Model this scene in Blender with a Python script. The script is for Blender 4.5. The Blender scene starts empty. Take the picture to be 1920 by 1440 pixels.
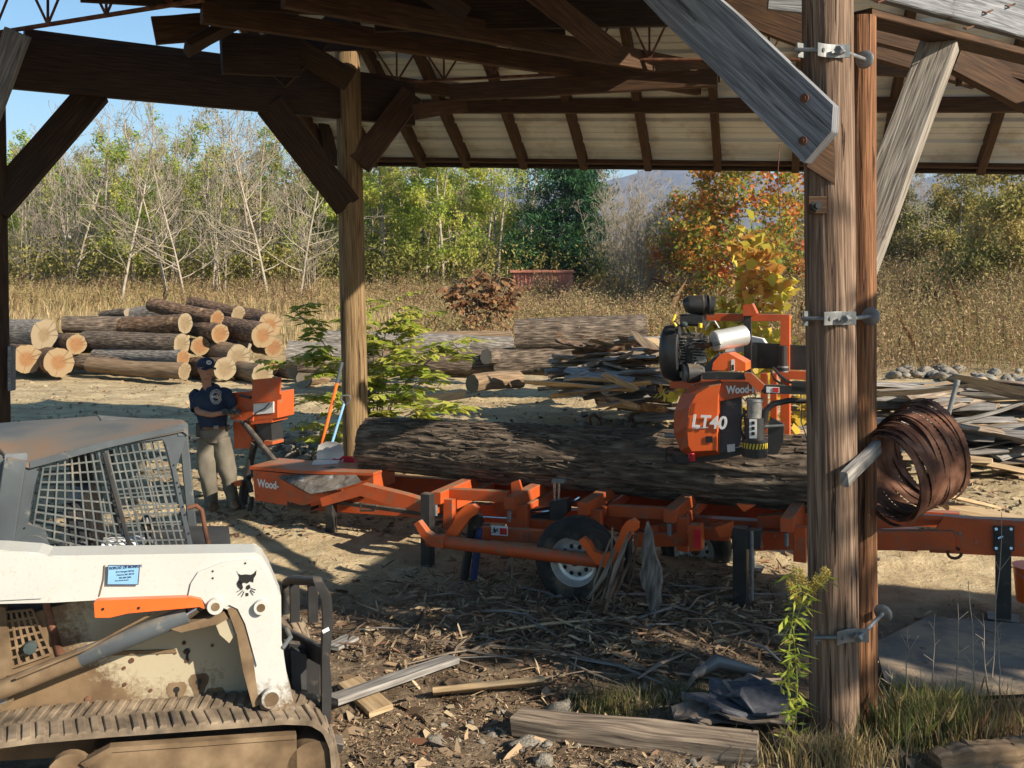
import bpy, math, random
import numpy as np
from mathutils import Vector, Matrix, noise
R = random.Random(7)
NR = np.random.RandomState(5)
F = 1850.0; CX = 960.0; HY = 500.0; CH = 2.75      # focal length and horizon in photo pixels, camera height in metres
SC = bpy.context.scene
COL = SC.collection
V = Vector
def P(px, py, D):
    return V(((px-CX)*D/F, D, CH-(py-HY)*D/F))
class Plane:
    """a vertical plane through o with horizontal direction u; v metres behind it"""
    def __init__(s, px, D, ux, uy):
        s.o = V(((px-CX)*D/F, D, 0)); s.u = V((ux, uy, 0)).normalized(); s.n = V((-s.u.y, s.u.x, 0))
    def __call__(s, px, py, v=0.0):
        r = V(((px-CX)/F, 1, (HY-py)/F))
        D = ((s.o+s.n*v).dot(s.n))/r.dot(s.n)
        return V((r.x*D, D, CH+r.z*D))
def sm(a, b, x):
    t = min(1, max(0, (x-a)/(b-a))); return t*t*(3-2*t)
def ground_z(x, y):
    z = 1.25*sm(23, 56, y)+0.9*sm(56, 140, y)
    z += 1.7*sm(7, 24, x)*sm(24, 46, y)
    z += 0.25*sm(-1, -12, x)*sm(24, 34, y)
    if y < 60:
        a = noise.fractal(V((x*.55, y*.55, 0)), 1.0, 2.0, 4)
        z += .05*a
        if y < 26 and abs(x) < 16:
            z += .022*noise.fractal(V((x*3.1, y*3.1, 4)), 1.0, 2.0, 3)
            z += (.018+.03*sm(10.5, 13, y))*max(0, noise.fractal(V((x*1.7, y*2.2, 8)), .8, 2.1, 5))
            z += .025*sm(11, 13, y)*noise.fractal(V((x*6, y*6, 1)), .7, 2.0, 3)
            z += .03*sm(10.5, 12, y)*sm(24, 20, y)*math.sin((y+.25*x)*5+2*noise.noise(V((x*.3, y*.3, 2))))
    # raised debris around the mill wheel and foreground rubble
    z += .10*math.exp(-((x-.6)**2/1.6+(y-7.3)**2/.5))
    z += .10*math.exp(-((x-1.4)**2/2.0+(y-5.3)**2/.35))
    return z
# ---------------- mesh collector
class G:
    def __init__(s): s.v = []; s.f = []; s.m = []; s.uv = []
    def add(s, vs, fs, m=0, uvs=None):
        b = len(s.v); s.v += [tuple(p) for p in vs]
        for i, f in enumerate(fs):
            s.f.append([b+k for k in f]); s.m.append(m)
            if uvs: s.uv.append(uvs[i])
            else: s.uv.append(None)
    def rings(s, rings, m=0, caps=True, capm=None, closed=False, us=None):
        """loft a list of equal-length rings"""
        n = len(rings[0]); k = len(rings); vs = [p for r in rings for p in r]; fs = []; uvs = []
        if us is None:
            us = [0]; cs = [sum((V(p) for p in r), V())/n for r in rings]
            for i in range(1, k): us.append(us[-1]+(cs[i]-cs[i-1]).length)
            us.append(us[-1]+(cs[-1]-cs[0]).length)
        per = [0]
        for j in range(n): per.append(per[-1]+(V(rings[0][(j+1) % n])-V(rings[0][j])).length)
        if per[-1] < .02:
            per = [0]
            q = rings[k//2]
            for j in range(n): per.append(per[-1]+(V(q[(j+1) % n])-V(q[j])).length)
        o = R.random()*20
        for i in range(k-1+(1 if closed else 0)):
            i2 = (i+1) % k
            for j in range(n):
                j2 = (j+1) % n
                fs.append([i*n+j, i*n+j2, i2*n+j2, i2*n+j])
                uvs.append([(us[i]+o, per[j]+o), (us[i]+o, per[j+1]+o), (us[i+1]+o, per[j+1]+o), (us[i+1]+o, per[j]+o)])
        s.add(vs, fs, m, uvs)
        if caps and not closed:
            cm = m if capm is None else capm
            for r, fl in ((rings[0], 1), (rings[-1], 0)):
                c = sum((V(p) for p in r), V())/n
                ax = (V(r[0])-c); ax = ax.normalized() if ax.length > 1e-9 else V((1, 0, 0))
                nr = (V(r[0])-c).cross(V(r[n//4 or 1])-c)
                nr = nr.normalized() if nr.length > 1e-12 else V((0, 0, 1))
                ay = nr.cross(ax)
                idx = list(range(n))
                if fl: idx = idx[::-1]
                s.add(r, [idx], cm, [[((V(r[q])-c).dot(ax), (V(r[q])-c).dot(ay)) for q in idx]])
    def tube(s, pts, rad, n=8, m=0, caps=True, capm=None, wob=0, wf=3.0, closed=False, flat=None):
        pts = [V(p) for p in pts]; k = len(pts)
        if not hasattr(rad, '__len__'): rad = [rad]*k
        t0 = (pts[1]-pts[0]).normalized()
        up = V((0, 0, 1)) if abs(t0.z) < .9 else V((1, 0, 0))
        x = t0.cross(up).normalized(); rings = []
        for i in range(k):
            a = pts[(i-1) % k] if (i > 0 or closed) else pts[0]; b = pts[(i+1) % k] if (i < k-1 or closed) else pts[-1]
            t = (b-a).normalized()
            x = (x-t*x.dot(t)).normalized(); y = t.cross(x); r = []
            for j in range(n):
                an = 2*math.pi*j/n; rr = rad[i]
                d = x*math.cos(an)+y*math.sin(an)
                if flat: d = x*math.cos(an)*flat[0]+y*math.sin(an)*flat[1]
                if wob:
                    q = pts[i]*.7+d*wf*rr
                    rr *= 1+wob*noise.fractal(q*2, 1, 2, 3)
                r.append(pts[i]+d*rr)
            rings.append(r)
        s.rings(rings, m, caps, capm, closed)
    def beam(s, a, b, w, h, m=0, up=(0, 0, 1), ch=.006, seg=1, wob=0, capm=None, taper=1):
        """timber of width w (sideways) and height h (along up)"""
        a = V(a); b = V(b); t = (b-a).normalized(); up = V(up)
        if abs(t.dot(up)) > .98: up = V((0, 1, 0))
        x = t.cross(up).normalized(); y = x.cross(t)
        W = w/2; H = h/2; c = min(ch, W*.4, H*.4)
        o = [(W, H-c), (W-c, H), (-W+c, H), (-W, H-c), (-W, -H+c), (-W+c, -H), (W-c, -H), (W, -H+c)]
        rings = []
        for i in range(seg+1):
            q = a.lerp(b, i/seg); k = 1+(taper-1)*i/seg; r = []
            for (px, py) in o:
                p = q+x*px*k+y*py*k
                if wob: p += V((noise.noise(p*5), noise.noise(p*5+V((9, 0, 0))), noise.noise(p*5+V((0, 9, 0)))))*wob
                r.append(p)
            rings.append(r)
        s.rings(rings, m, True, capm)
    def box(s, c, sx, sy, sz, X=(1, 0, 0), Y=(0, 1, 0), m=0, ch=.004):
        X = V(X).normalized(); Y = V(Y).normalized()
        s.beam(V(c)-X*sx/2, V(c)+X*sx/2, sy, sz, m, up=X.cross(Y), ch=ch)
    def prism(s, out, th, m=0, sidem=None):
        """outline (3-D points) extruded by the vector th"""
        out = [V(p) for p in out]; th = V(th); n = len(out)
        nr = V()
        for i in range(n): nr += out[i].cross(out[(i+1) % n])
        if nr.dot(th) > 0: out = out[::-1]; nr = -nr
        u = (out[1]-out[0]).normalized(); w = nr.normalized().cross(u)
        uv = [((p-out[0]).dot(u), (p-out[0]).dot(w)) for p in out]
        b = [p+th for p in out]
        s.add(out+b, [list(range(n)), list(range(2*n-1, n-1, -1))], m, [uv, uv[::-1]])
        L = 0; sf = []; su = []
        for i in range(n):
            j = (i+1) % n; l = (out[j]-out[i]).length
            sf.append([i, i+n, j+n, j]); su.append([(L, 0), (L, th.length), (L+l, th.length), (L+l, 0)]); L += l
        s.add(out+b, sf, m if sidem is None else sidem, su)
    def blob(s, c, rx, ry, rz, m=0, nu=10, nv=7, wob=0, wf=2.0, X=(1, 0, 0), Z=(0, 0, 1), seed=0):
        c = V(c); X = V(X).normalized(); Z = V(Z).normalized(); Y = Z.cross(X).normalized(); X = Y.cross(Z)
        rings = []
        for i in range(nv+1):
            th = math.pi*(i/nv); r = []
            st, ct = max(math.sin(th), .02), -math.cos(th)
            for j in range(nu):
                a = 2*math.pi*j/nu
                d = V((math.cos(a)*st, math.sin(a)*st, ct))
                k = 1+(wob*noise.fractal(d*wf+V((seed, 0, 0)), 1, 2, 3) if wob else 0)
                r.append(c+X*d.x*rx*k+Y*d.y*ry*k+Z*d.z*rz*k)
            rings.append(r)
        s.rings(rings, m)
    def build(s, name, mats, parent=None, smooth=False, bevel=0, ang=35, origin=None):
        if not isinstance(mats, (list, tuple)): mats = [mats]
        me = bpy.data.meshes.new(name)
        if parent is not None: o = V(parent['_o'])
        elif origin is not None: o = V(origin)
        else:
            A = np.array(s.v); o = V(((A[:, 0].min()+A[:, 0].max())/2, (A[:, 1].min()+A[:, 1].max())/2, A[:, 2].min()))
        me.from_pydata([(p[0]-o.x, p[1]-o.y, p[2]-o.z) for p in s.v], [], s.f)
        for x in mats: me.materials.append(MT[x] if isinstance(x, str) else x)
        me.polygons.foreach_set('material_index', s.m)
        uv = me.uv_layers.new(name='UVMap'); fl = []
        for f, q in zip(s.f, s.uv):
            if q is None: fl += [0.0]*(2*len(f))
            else:
                for c in q: fl += [c[0], c[1]]
        uv.data.foreach_set('uv', fl)
        if smooth:
            me.shade_smooth(); me.set_sharp_from_angle(angle=math.radians(ang))
        ob = bpy.data.objects.new(name, me); COL.objects.link(ob)
        if parent is not None: ob.parent = parent; ob['_o'] = list(o)
        else: ob.location = o; ob['_o'] = list(o)
        if bevel:
            b = ob.modifiers.new('bev', 'BEVEL'); b.width = bevel; b.segments = 2; b.limit_method = 'ANGLE'
        return ob
def tag(o, label=None, cat=None, group=None, kind=None):
    if label: o['label'] = label
    if cat: o['category'] = cat
    if group: o['group'] = group
    if kind: o['kind'] = kind
    return o
def thing(name, label, cat, loc, group=None):
    e = bpy.data.objects.new(name, None); COL.objects.link(e); e.location = loc; e['_o'] = list(loc)
    e.empty_display_size = .2
    return tag(e, label, cat, group)
def copy_thing(src, loc, rz=0, sc=1.0, label=None, group=None, rot=None):
    c = src.copy(); COL.objects.link(c); c.location = loc
    c.rotation_euler = rot if rot else (0, 0, rz)
    c.scale = (sc, sc, sc) if not hasattr(sc, '__len__') else sc
    if label: c['label'] = label
    if group: c['group'] = group
    for ch in list(src.children):
        d = ch.copy(); COL.objects.link(d); d.parent = c
        for g in list(ch.children):
            e = g.copy(); COL.objects.link(e); e.parent = d
    return c
def text_mesh(txt, size, origin, xdir, ydir, mat, name='lettering', parent=None, depth=.002, bold=.0, shear=0, align='LEFT', squeeze=1.0):
    cu = bpy.data.curves.new('t', 'FONT'); cu.body = txt; cu.size = size; cu.extrude = depth; cu.offset = bold; cu.shear = shear
    cu.align_x = align
    ob = bpy.data.objects.new('t', cu); COL.objects.link(ob)
    dg = bpy.context.evaluated_depsgraph_get(); me = bpy.data.meshes.new_from_object(ob.evaluated_get(dg))
    bpy.data.objects.remove(ob)
    X = V(xdir).normalized(); Y = V(ydir).normalized(); Z = X.cross(Y).normalized()
    M = Matrix(((X.x*squeeze, Y.x, Z.x, 0), (X.y*squeeze, Y.y, Z.y, 0), (X.z*squeeze, Y.z, Z.z, 0), (0, 0, 0, 1)))
    M = Matrix.Translation(V(origin)-(V(parent['_o']) if parent else V()))@M
    me.transform(M); me.name = name; me.materials.clear(); me.materials.append(MT[mat])
    o = bpy.data.objects.new(name, me); COL.objects.link(o)
    if parent: o.parent = parent; o['_o'] = list(parent['_o'])
    return o
# ---------------- numpy meshes: leaves, blades, chips
def np_mesh(name, verts, nper, r, mats, midx=None):
    """verts (N,nper,3) one n-gon each; r (N,) random number stored in uv.x"""
    N = len(verts); me = bpy.data.meshes.new(name)
    me.vertices.add(N*nper); me.vertices.foreach_set('co', verts.reshape(-1).astype(np.float32))
    me.loops.add(N*nper); me.loops.foreach_set('vertex_index', np.arange(N*nper, dtype=np.int32))
    me.polygons.add(N); me.polygons.foreach_set('loop_start', np.arange(0, N*nper, nper, dtype=np.int32))
    try: me.polygons.foreach_set('loop_total', np.full(N, nper, dtype=np.int32))
    except Exception: pass
    me.update(calc_edges=True)
    uv = me.uv_layers.new(name='UVMap'); a = np.zeros((N*nper, 2), dtype=np.float32)
    a[:, 0] = np.repeat(r, nper); a[:, 1] = np.tile(np.linspace(0, 1, nper), N)
    uv.data.foreach_set('uv', a.reshape(-1))
    for m in mats: me.materials.append(MT[m])
    if midx is not None: me.polygons.foreach_set('material_index', midx.astype(np.int32))
    me.update(); return me
def unit(a): return a/np.maximum(np.linalg.norm(a, axis=1, keepdims=True), 1e-9)
def rnd_dir(n, zb=0.0):
    a = NR.normal(size=(n, 3)); a[:, 2] += zb; return unit(a)
def leaves_np(C, L, W, zb=-.3, D=None, N=None):
    n = len(C); D = rnd_dir(n, zb) if D is None else D; N = rnd_dir(n, 1.0) if N is None else N
    S = unit(np.cross(D, N)); L = np.asarray(L).reshape(-1, 1)*np.ones((n, 1)); W = np.asarray(W).reshape(-1, 1)*np.ones((n, 1))
    U = unit(np.cross(S, D))
    v = np.stack([C, C+D*L*.5+S*W*.5+U*W*.12, C+D*L, C+D*L*.5-S*W*.5+U*W*.12], axis=1)
    return v
def obj_from(me, name, parent=None, loc=None):
    o = bpy.data.objects.new(name, me); COL.objects.link(o)
    if parent is not None: o.parent = parent; o['_o'] = list(parent['_o'])
    elif loc is not None: o.location = loc
    return o
def blades_np(B, H, W, lean=.35):
    n = len(B); a = NR.rand(n)*6.283; S = np.stack([np.cos(a), np.sin(a), 0*a], 1)
    b = NR.rand(n)*6.283; k = (NR.rand(n)*lean)*H
    T = B+np.stack([np.cos(b)*k, np.sin(b)*k, H], 1)
    Mi = B*.5+T*.5+np.stack([-np.cos(b)*k*.2, -np.sin(b)*k*.2, H*.06], 1)
    W = np.asarray(W).reshape(-1, 1)
    return np.stack([B-S*W*.5, B+S*W*.5, Mi+S*W*.35, T, Mi-S*W*.35], 1)
# ---------------- materials
MT = {}
def _nt(name):
    m = bpy.data.materials.new(name); m.use_nodes = True; MT[name] = m
    nt = m.node_tree; return m, nt, nt.nodes, nt.links, nt.nodes['Principled BSDF']
def ramp(ns, stops):
    r = ns.new('ShaderNodeValToRGB'); e = r.color_ramp.elements
    while len(e) < len(stops): e.new(.5)
    for i, (p, c) in enumerate(stops):
        e[i].position = p; e[i].color = (c[0], c[1], c[2], 1) if hasattr(c, '__len__') else (c, c, c, 1)
    return r
def coords(ns, ls, coord, sc):
    tc = ns.new('ShaderNodeTexCoord'); mp = ns.new('ShaderNodeMapping'); mp.inputs['Scale'].default_value = sc
    ls.new(tc.outputs[coord], mp.inputs[0]); return mp
def mk(name, stops, scale=5, st=(1, 1, 1), coord='Object', rough=.8, bump=.3, bdist=.01, metal=0, detail=6, dist=0,
       dirt=None, spec=.3, bscale=None, bst=None, dust=None, rings=None):
    """noise-coloured surface; dirt=(colour, scale, lo, hi) patches; dust=(colour, amount) settles on upward faces"""
    m, nt, ns, ls, b = _nt(name)
    mp = coords(ns, ls, coord, st)
    n = ns.new('ShaderNodeTexNoise'); n.inputs['Scale'].default_value = scale; n.inputs['Detail'].default_value = detail
    n.inputs['Distortion'].default_value = dist; ls.new(mp.outputs[0], n.inputs['Vector'])
    r = ramp(ns, stops); ls.new(n.outputs[0], r.inputs[0]); out = r.outputs[0]
    def mix(fac, c1, c2):
        x = ns.new('ShaderNodeMix'); x.data_type = 'RGBA'
        if isinstance(fac, (float, int)): x.inputs[0].default_value = fac
        else: ls.new(fac, x.inputs[0])
        ls.new(c1, x.inputs[6])
        if hasattr(c2, '__len__'): x.inputs[7].default_value = (*c2, 1)
        else: ls.new(c2, x.inputs[7])
        return x.outputs[2]
    if dirt:
        for (dc, dsc, lo, hi) in (dirt if isinstance(dirt, list) else [dirt]):
            mp2 = coords(ns, ls, 'Object', (1, 1, 1)); n2 = ns.new('ShaderNodeTexNoise'); n2.inputs['Scale'].default_value = dsc
            n2.inputs['Detail'].default_value = 8; n2.inputs['Roughness'].default_value = .65
            ls.new(mp2.outputs[0], n2.inputs['Vector']); r2 = ramp(ns, [(lo, 0), (hi, 1)]); ls.new(n2.outputs[0], r2.inputs[0])
            out = mix(r2.outputs[0], out, dc)
    if dust:
        ge = ns.new('ShaderNodeNewGeometry'); sp = ns.new('ShaderNodeSeparateXYZ'); ls.new(ge.outputs['Normal'], sp.inputs[0])
        mr = ns.new('ShaderNodeMapRange'); mr.inputs[1].default_value = .3; mr.inputs[2].default_value = .9; mr.inputs[4].default_value = dust[1]
        ls.new(sp.outputs[2], mr.inputs[0])
        n3 = ns.new('ShaderNodeTexNoise'); n3.inputs['Scale'].default_value = 14; n3.inputs['Detail'].default_value = 6
        mp3 = coords(ns, ls, 'Object', (1, 1, 1)); ls.new(mp3.outputs[0], n3.inputs['Vector'])
        r3 = ramp(ns, [(.3, .15), (.6, 1)]); ls.new(n3.outputs[0], r3.inputs[0])
        mm = ns.new('ShaderNodeMath'); mm.operation = 'MULTIPLY'; ls.new(mr.outputs[0], mm.inputs[0]); ls.new(r3.outputs[0], mm.inputs[1])
        out = mix(mm.outputs[0], out, dust[0])
    ls.new(out, b.inputs['Base Color'])
    b.inputs['Roughness'].default_value = rough; b.inputs['Metallic'].default_value = metal
    b.inputs['Specular IOR Level'].default_value = spec
    if bump:
        nb = n
        if bscale:
            mpb = coords(ns, ls, coord, bst or st); nb = ns.new('ShaderNodeTexNoise'); nb.inputs['Scale'].default_value = bscale
            nb.inputs['Detail'].default_value = 8; nb.inputs['Roughness'].default_value = .65; ls.new(mpb.outputs[0], nb.inputs['Vector'])
        bp = ns.new('ShaderNodeBump'); bp.inputs['Strength'].default_value = bump; bp.inputs['Distance'].default_value = bdist
        ls.new(nb.outputs[0], bp.inputs['Height']); ls.new(bp.outputs[0], b.inputs['Normal'])
    return m
def mk_leaf(name, cols, trans=.35, rough=.6):
    m, nt, ns, ls, b = _nt(name)
    uv = ns.new('ShaderNodeUVMap'); sp = ns.new('ShaderNodeSeparateXYZ'); ls.new(uv.outputs[0], sp.inputs[0])
    r = ramp(ns, [(i/max(1, len(cols)-1), c) for i, c in enumerate(cols)]); ls.new(sp.outputs[0], r.inputs[0])
    ls.new(r.outputs[0], b.inputs['Base Color']); b.inputs['Roughness'].default_value = rough; b.inputs['Specular IOR Level'].default_value = .25
    if trans:
        tr = ns.new('ShaderNodeBsdfTranslucent'); ls.new(r.outputs[0], tr.inputs[0]); mx = ns.new('ShaderNodeMixShader')
        mx.inputs[0].default_value = trans; ls.new(b.outputs[0], mx.inputs[1]); ls.new(tr.outputs[0], mx.inputs[2])
        ls.new(mx.outputs[0], ns['Material Output'].inputs[0])
    return m
def mk_rings(name, c1, c2, c3, sc=30):
    """sawn log end: growth rings, radial checks and a paler sapwood rim"""
    m, nt, ns, ls, b = _nt(name)
    uv = ns.new('ShaderNodeUVMap')
    n = ns.new('ShaderNodeTexNoise'); n.inputs['Scale'].default_value = 5; n.inputs['Detail'].default_value = 3; ls.new(uv.outputs[0], n.inputs['Vector'])
    ma = ns.new('ShaderNodeMix'); ma.data_type = 'VECTOR'; ma.inputs[0].default_value = .06
    ls.new(uv.outputs[0], ma.inputs[4]); ls.new(n.outputs[1], ma.inputs[5])
    sub = ns.new('ShaderNodeVectorMath'); sub.operation = 'SUBTRACT'; sub.inputs[1].default_value = (.03, .03, 0); ls.new(ma.outputs[1], sub.inputs[0])
    ln = ns.new('ShaderNodeVectorMath'); ln.operation = 'LENGTH'; ls.new(sub.outputs[0], ln.inputs[0])
    w = ns.new('ShaderNodeTexWave'); w.wave_type = 'RINGS'; w.rings_direction = 'SPHERICAL'; w.inputs['Scale'].default_value = sc; w.inputs['Distortion'].default_value = 1.2
    ls.new(sub.outputs[0], w.inputs['Vector'])
    r = ramp(ns, [(.2, c1), (.8, c2)]); ls.new(w.outputs[0], r.inputs[0])
    r2 = ramp(ns, [(.13, 0), (.2, 1)]); ls.new(ln.outputs['Value'], r2.inputs[0])
    x = ns.new('ShaderNodeMix'); x.data_type = 'RGBA'; ls.new(r2.outputs[0], x.inputs[0]); ls.new(r.outputs[0], x.inputs[6]); x.inputs[7].default_value = (*c3, 1)
    # radial cracks
    g = ns.new('ShaderNodeTexGradient'); g.gradient_type = 'RADIAL'; ls.new(uv.outputs[0], g.inputs[0])
    n4 = ns.new('ShaderNodeTexNoise'); n4.noise_dimensions = '1D'; n4.inputs['Scale'].default_value = 26; n4.inputs['Detail'].default_value = 2; ls.new(g.outputs[1], n4.inputs['W'])
    r4 = ramp(ns, [(.30, .35), (.36, 1)]); ls.new(n4.outputs[0], r4.inputs[0])
    x2 = ns.new('ShaderNodeMix'); x2.data_type = 'RGBA'; x2.blend_type = 'MULTIPLY'; x2.inputs[0].default_value = .8
    ls.new(x.outputs[2], x2.inputs[6]); ls.new(r4.outputs[0], x2.inputs[7])
    ls.new(x2.outputs[2], b.inputs['Base Color']); b.inputs['Roughness'].default_value = .85
    bp = ns.new('ShaderNodeBump'); bp.inputs['Strength'].default_value = .3; bp.inputs['Distance'].default_value = .01; ls.new(r4.outputs[0], bp.inputs['Height']); ls.new(bp.outputs[0], b.inputs['Normal'])
    return m
W_ = (1.4, 26, 1)
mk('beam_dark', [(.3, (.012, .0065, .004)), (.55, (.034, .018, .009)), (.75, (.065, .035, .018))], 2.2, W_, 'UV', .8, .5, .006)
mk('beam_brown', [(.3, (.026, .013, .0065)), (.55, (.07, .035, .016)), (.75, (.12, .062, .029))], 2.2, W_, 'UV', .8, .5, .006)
mk('beam_grey', [(.28, (.05, .05, .05)), (.5, (.16, .165, .175)), (.72, (.29, .295, .305))], 1.6, (1.1, 24, 1), 'UV', .85, .9, .008, dist=1.6,
   dirt=((.06, .05, .045), 3.5, .64, .7))
mk('beam_weather', [(.28, (.075, .062, .05)), (.5, (.22, .19, .155)), (.72, (.37, .33, .27))], 1.6, (1.1, 22, 1), 'UV', .85, .8, .008, dist=1.6, dirt=((.10, .07, .05), 2.2, .6, .68))
def mk_pole(name, a, b_, c, crack):
    m = mk(name, [(.3, a), (.5, b_), (.72, c)], 2.4, (.7, 20, 1), 'UV', .85, .9, .012, dist=1.2)
    nt = m.node_tree; ns = nt.nodes; ls = nt.links; b = ns['Principled BSDF']
    mp = coords(ns, ls, 'UV', (.9, 26, 1)); n = ns.new('ShaderNodeTexNoise'); n.inputs['Scale'].default_value = 1.1; n.inputs['Detail'].default_value = 4; n.inputs['Distortion'].default_value = .4
    ls.new(mp.outputs[0], n.inputs['Vector']); r = ramp(ns, [(.335, 0), (.375, 1)]); ls.new(n.outputs[0], r.inputs[0])
    src = b.inputs['Base Color'].links[0].from_socket
    x = ns.new('ShaderNodeMix'); x.data_type = 'RGBA'; ls.new(r.outputs[0], x.inputs[0]); x.inputs[6].default_value = (*crack, 1); ls.new(src, x.inputs[7])
    ls.new(x.outputs[2], b.inputs['Base Color'])
    bp = ns.new('ShaderNodeBump'); bp.inputs['Strength'].default_value = 1; bp.inputs['Distance'].default_value = .03
    ls.new(r.outputs[0], bp.inputs['Height']); ls.new(b.inputs['Normal'].links[0].from_socket, bp.inputs['Normal']); ls.new(bp.outputs[0], b.inputs['Normal'])
mk_pole('pole_grey', (.065, .038, .025), (.155, .098, .064), (.30, .215, .15), (.035, .018, .01))
mk_pole('pole_orange', (.06, .026, .013), (.17, .075, .032), (.30, .15, .07), (.045, .018, .008))
mk_pole('pole_tan', (.075, .045, .02), (.18, .115, .055), (.29, .20, .10), (.08, .05, .025))
mk('bark_dark', [(.32, (.022, .016, .012)), (.5, (.11, .083, .06)), (.62, (.21, .16, .118)), (.8, (.36, .29, .215))], 2.0, (2.0, 13, 1), 'UV', .92, 1, .05, detail=9, bscale=2.3, bst=(2.2, 12, 1), dirt=[((.19, .10, .055), 4.2, .60, .66), ((.22, .19, .15), 7, .63, .7)])
mk('bark_brown', [(.3, (.035, .02, .012)), (.5, (.11, .065, .038)), (.72, (.24, .155, .10))], 2.6, (2.4, 9, 1), 'UV', .92, 1, .03, detail=8, dirt=((.36, .22, .12), 3, .58, .66))
mk('bark_grey', [(.3, (.05, .045, .04)), (.5, (.16, .14, .12)), (.72, (.33, .30, .26))], 2.6, (2.2, 12, 1), 'UV', .92, 1, .03, detail=8)
mk('bark_pale', [(.3, (.24, .20, .15)), (.7, (.50, .43, .33))], 3, (1.5, 5, 1), 'UV', .9, .6, .02)
mk('bark_flake', [(.3, (.06, .045, .035)), (.5, (.20, .165, .13)), (.6, (.40, .35, .28))], 4, (1, 1, .5), 'Object', .9, .8, .02, detail=9)
mk('debarked', [(.3, (.085, .055, .033)), (.5, (.18, .12, .07)), (.72, (.28, .20, .125))], 2.4, (1, 14, 1), 'UV', .9, .6, .01)
mk_rings('cut_orange', (.16, .072, .025), (.26, .13, .048), (.24, .165, .085))
mk_rings('cut_pale', (.14, .095, .05), (.23, .165, .085), (.24, .185, .11))
mk_rings('cut_grey', (.18, .14, .10), (.26, .21, .15), (.28, .23, .17))
mk('twig', [(.3, (.20, .165, .13)), (.7, (.38, .32, .25))], 3, (1, 1, 1), 'Object', .9, 0)
mk('twig_pale', [(.3, (.22, .185, .14)), (.7, (.38, .325, .25))], 3, (1, 1, 1), 'Object', .9, 0)
mk('slab', [(.3, (.06, .043, .032)), (.5, (.20, .152, .11)), (.72, (.37, .295, .215))], 2.3, (1.2, 16, 1), 'UV', .9, .8, .01)
mk('slab_fresh', [(.3, (.22, .15, .08)), (.5, (.36, .255, .145)), (.72, (.48, .36, .22))], 2.3, (1.2, 18, 1), 'UV', .85, .5, .006)
mk('slab_grey', [(.3, (.09, .08, .072)), (.5, (.20, .185, .168)), (.72, (.36, .335, .30))], 2.3, (1.2, 18, 1), 'UV', .85, .6, .008)
ORD = ((.22, .155, .10), .95)
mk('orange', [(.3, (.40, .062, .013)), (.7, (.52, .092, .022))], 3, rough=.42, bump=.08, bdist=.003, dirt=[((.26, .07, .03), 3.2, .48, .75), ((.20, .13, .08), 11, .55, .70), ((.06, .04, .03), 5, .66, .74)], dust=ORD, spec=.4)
mk('orange_bright', [(.3, (.66, .10, .018)), (.7, (.74, .13, .024))], 3, rough=.35, bump=.05, bdist=.002, dirt=((.45, .14, .05), 6, .62, .78), dust=((.24, .17, .11), .5), spec=.45)  # sunlight put into the mill's orange; also colours the loader's arm lock
mk('black_metal', [(.3, (.012, .012, .013)), (.7, (.035, .033, .032))], 6, rough=.45, bump=.1, bdist=.003, dust=((.19, .15, .11), .7), spec=.45, dirt=((.10, .08, .06), 8, .6, .72))
mk('black_plastic', [(.3, (.014, .014, .015)), (.7, (.028, .028, .03))], 4, rough=.4, bump=.05, spec=.5, dirt=((.09, .07, .055), 7, .6, .8))
mk('engine_grey', [(.3, (.14, .14, .135)), (.7, (.34, .33, .31))], 14, rough=.45, bump=.3, metal=.4, dirt=((.05, .04, .035), 9, .5, .62))
mk('chrome', [(.3, (.55, .55, .56)), (.7, (.72, .72, .73))], 5, rough=.22, bump=.05, metal=1)
mk('dusty_plate', [(.3, (.10, .085, .07)), (.7, (.22, .19, .16))], 4, rough=.8, bump=.2, dirt=[((.06, .05, .04), 8, .5, .62), ((.33, .34, .36), 2.5, .6, .66)])
mk('galv', [(.3, (.16, .165, .165)), (.7, (.28, .285, .28))], 14, rough=.5, bump=.15, bdist=.002, metal=.6, dirt=((.20, .16, .13), 9, .62, .74))
mk('muffler', [(.3, (.55, .55, .53)), (.7, (.68, .68, .66))], 5, rough=.35, bump=.08, metal=.55, dirt=((.3, .25, .2), 6, .62, .8))
mk('rust', [(.3, (.05, .022, .014)), (.5, (.12, .052, .03)), (.72, (.22, .11, .07))], 9, rough=.85, bump=.3, bdist=.003, dirt=((.20, .12, .085), 5, .6, .74), spec=.2)
mk('rubber', [(.3, (.010, .013, .012)), (.7, (.035, .032, .03))], 9, rough=.8, bump=.3, dirt=((.13, .10, .07), 4, .48, .66))
mk('track_rubber', [(.3, (.075, .056, .038)), (.5, (.165, .125, .085)), (.72, (.29, .225, .155))], 7, rough=.92, bump=.7, bdist=.012, detail=9, dirt=((.07, .06, .05), 4.5, .56, .66))
mk('mud', [(.3, (.07, .044, .024)), (.5, (.14, .093, .052)), (.72, (.23, .16, .095))], 6, rough=.95, bump=.6, bdist=.01, detail=9)
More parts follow.
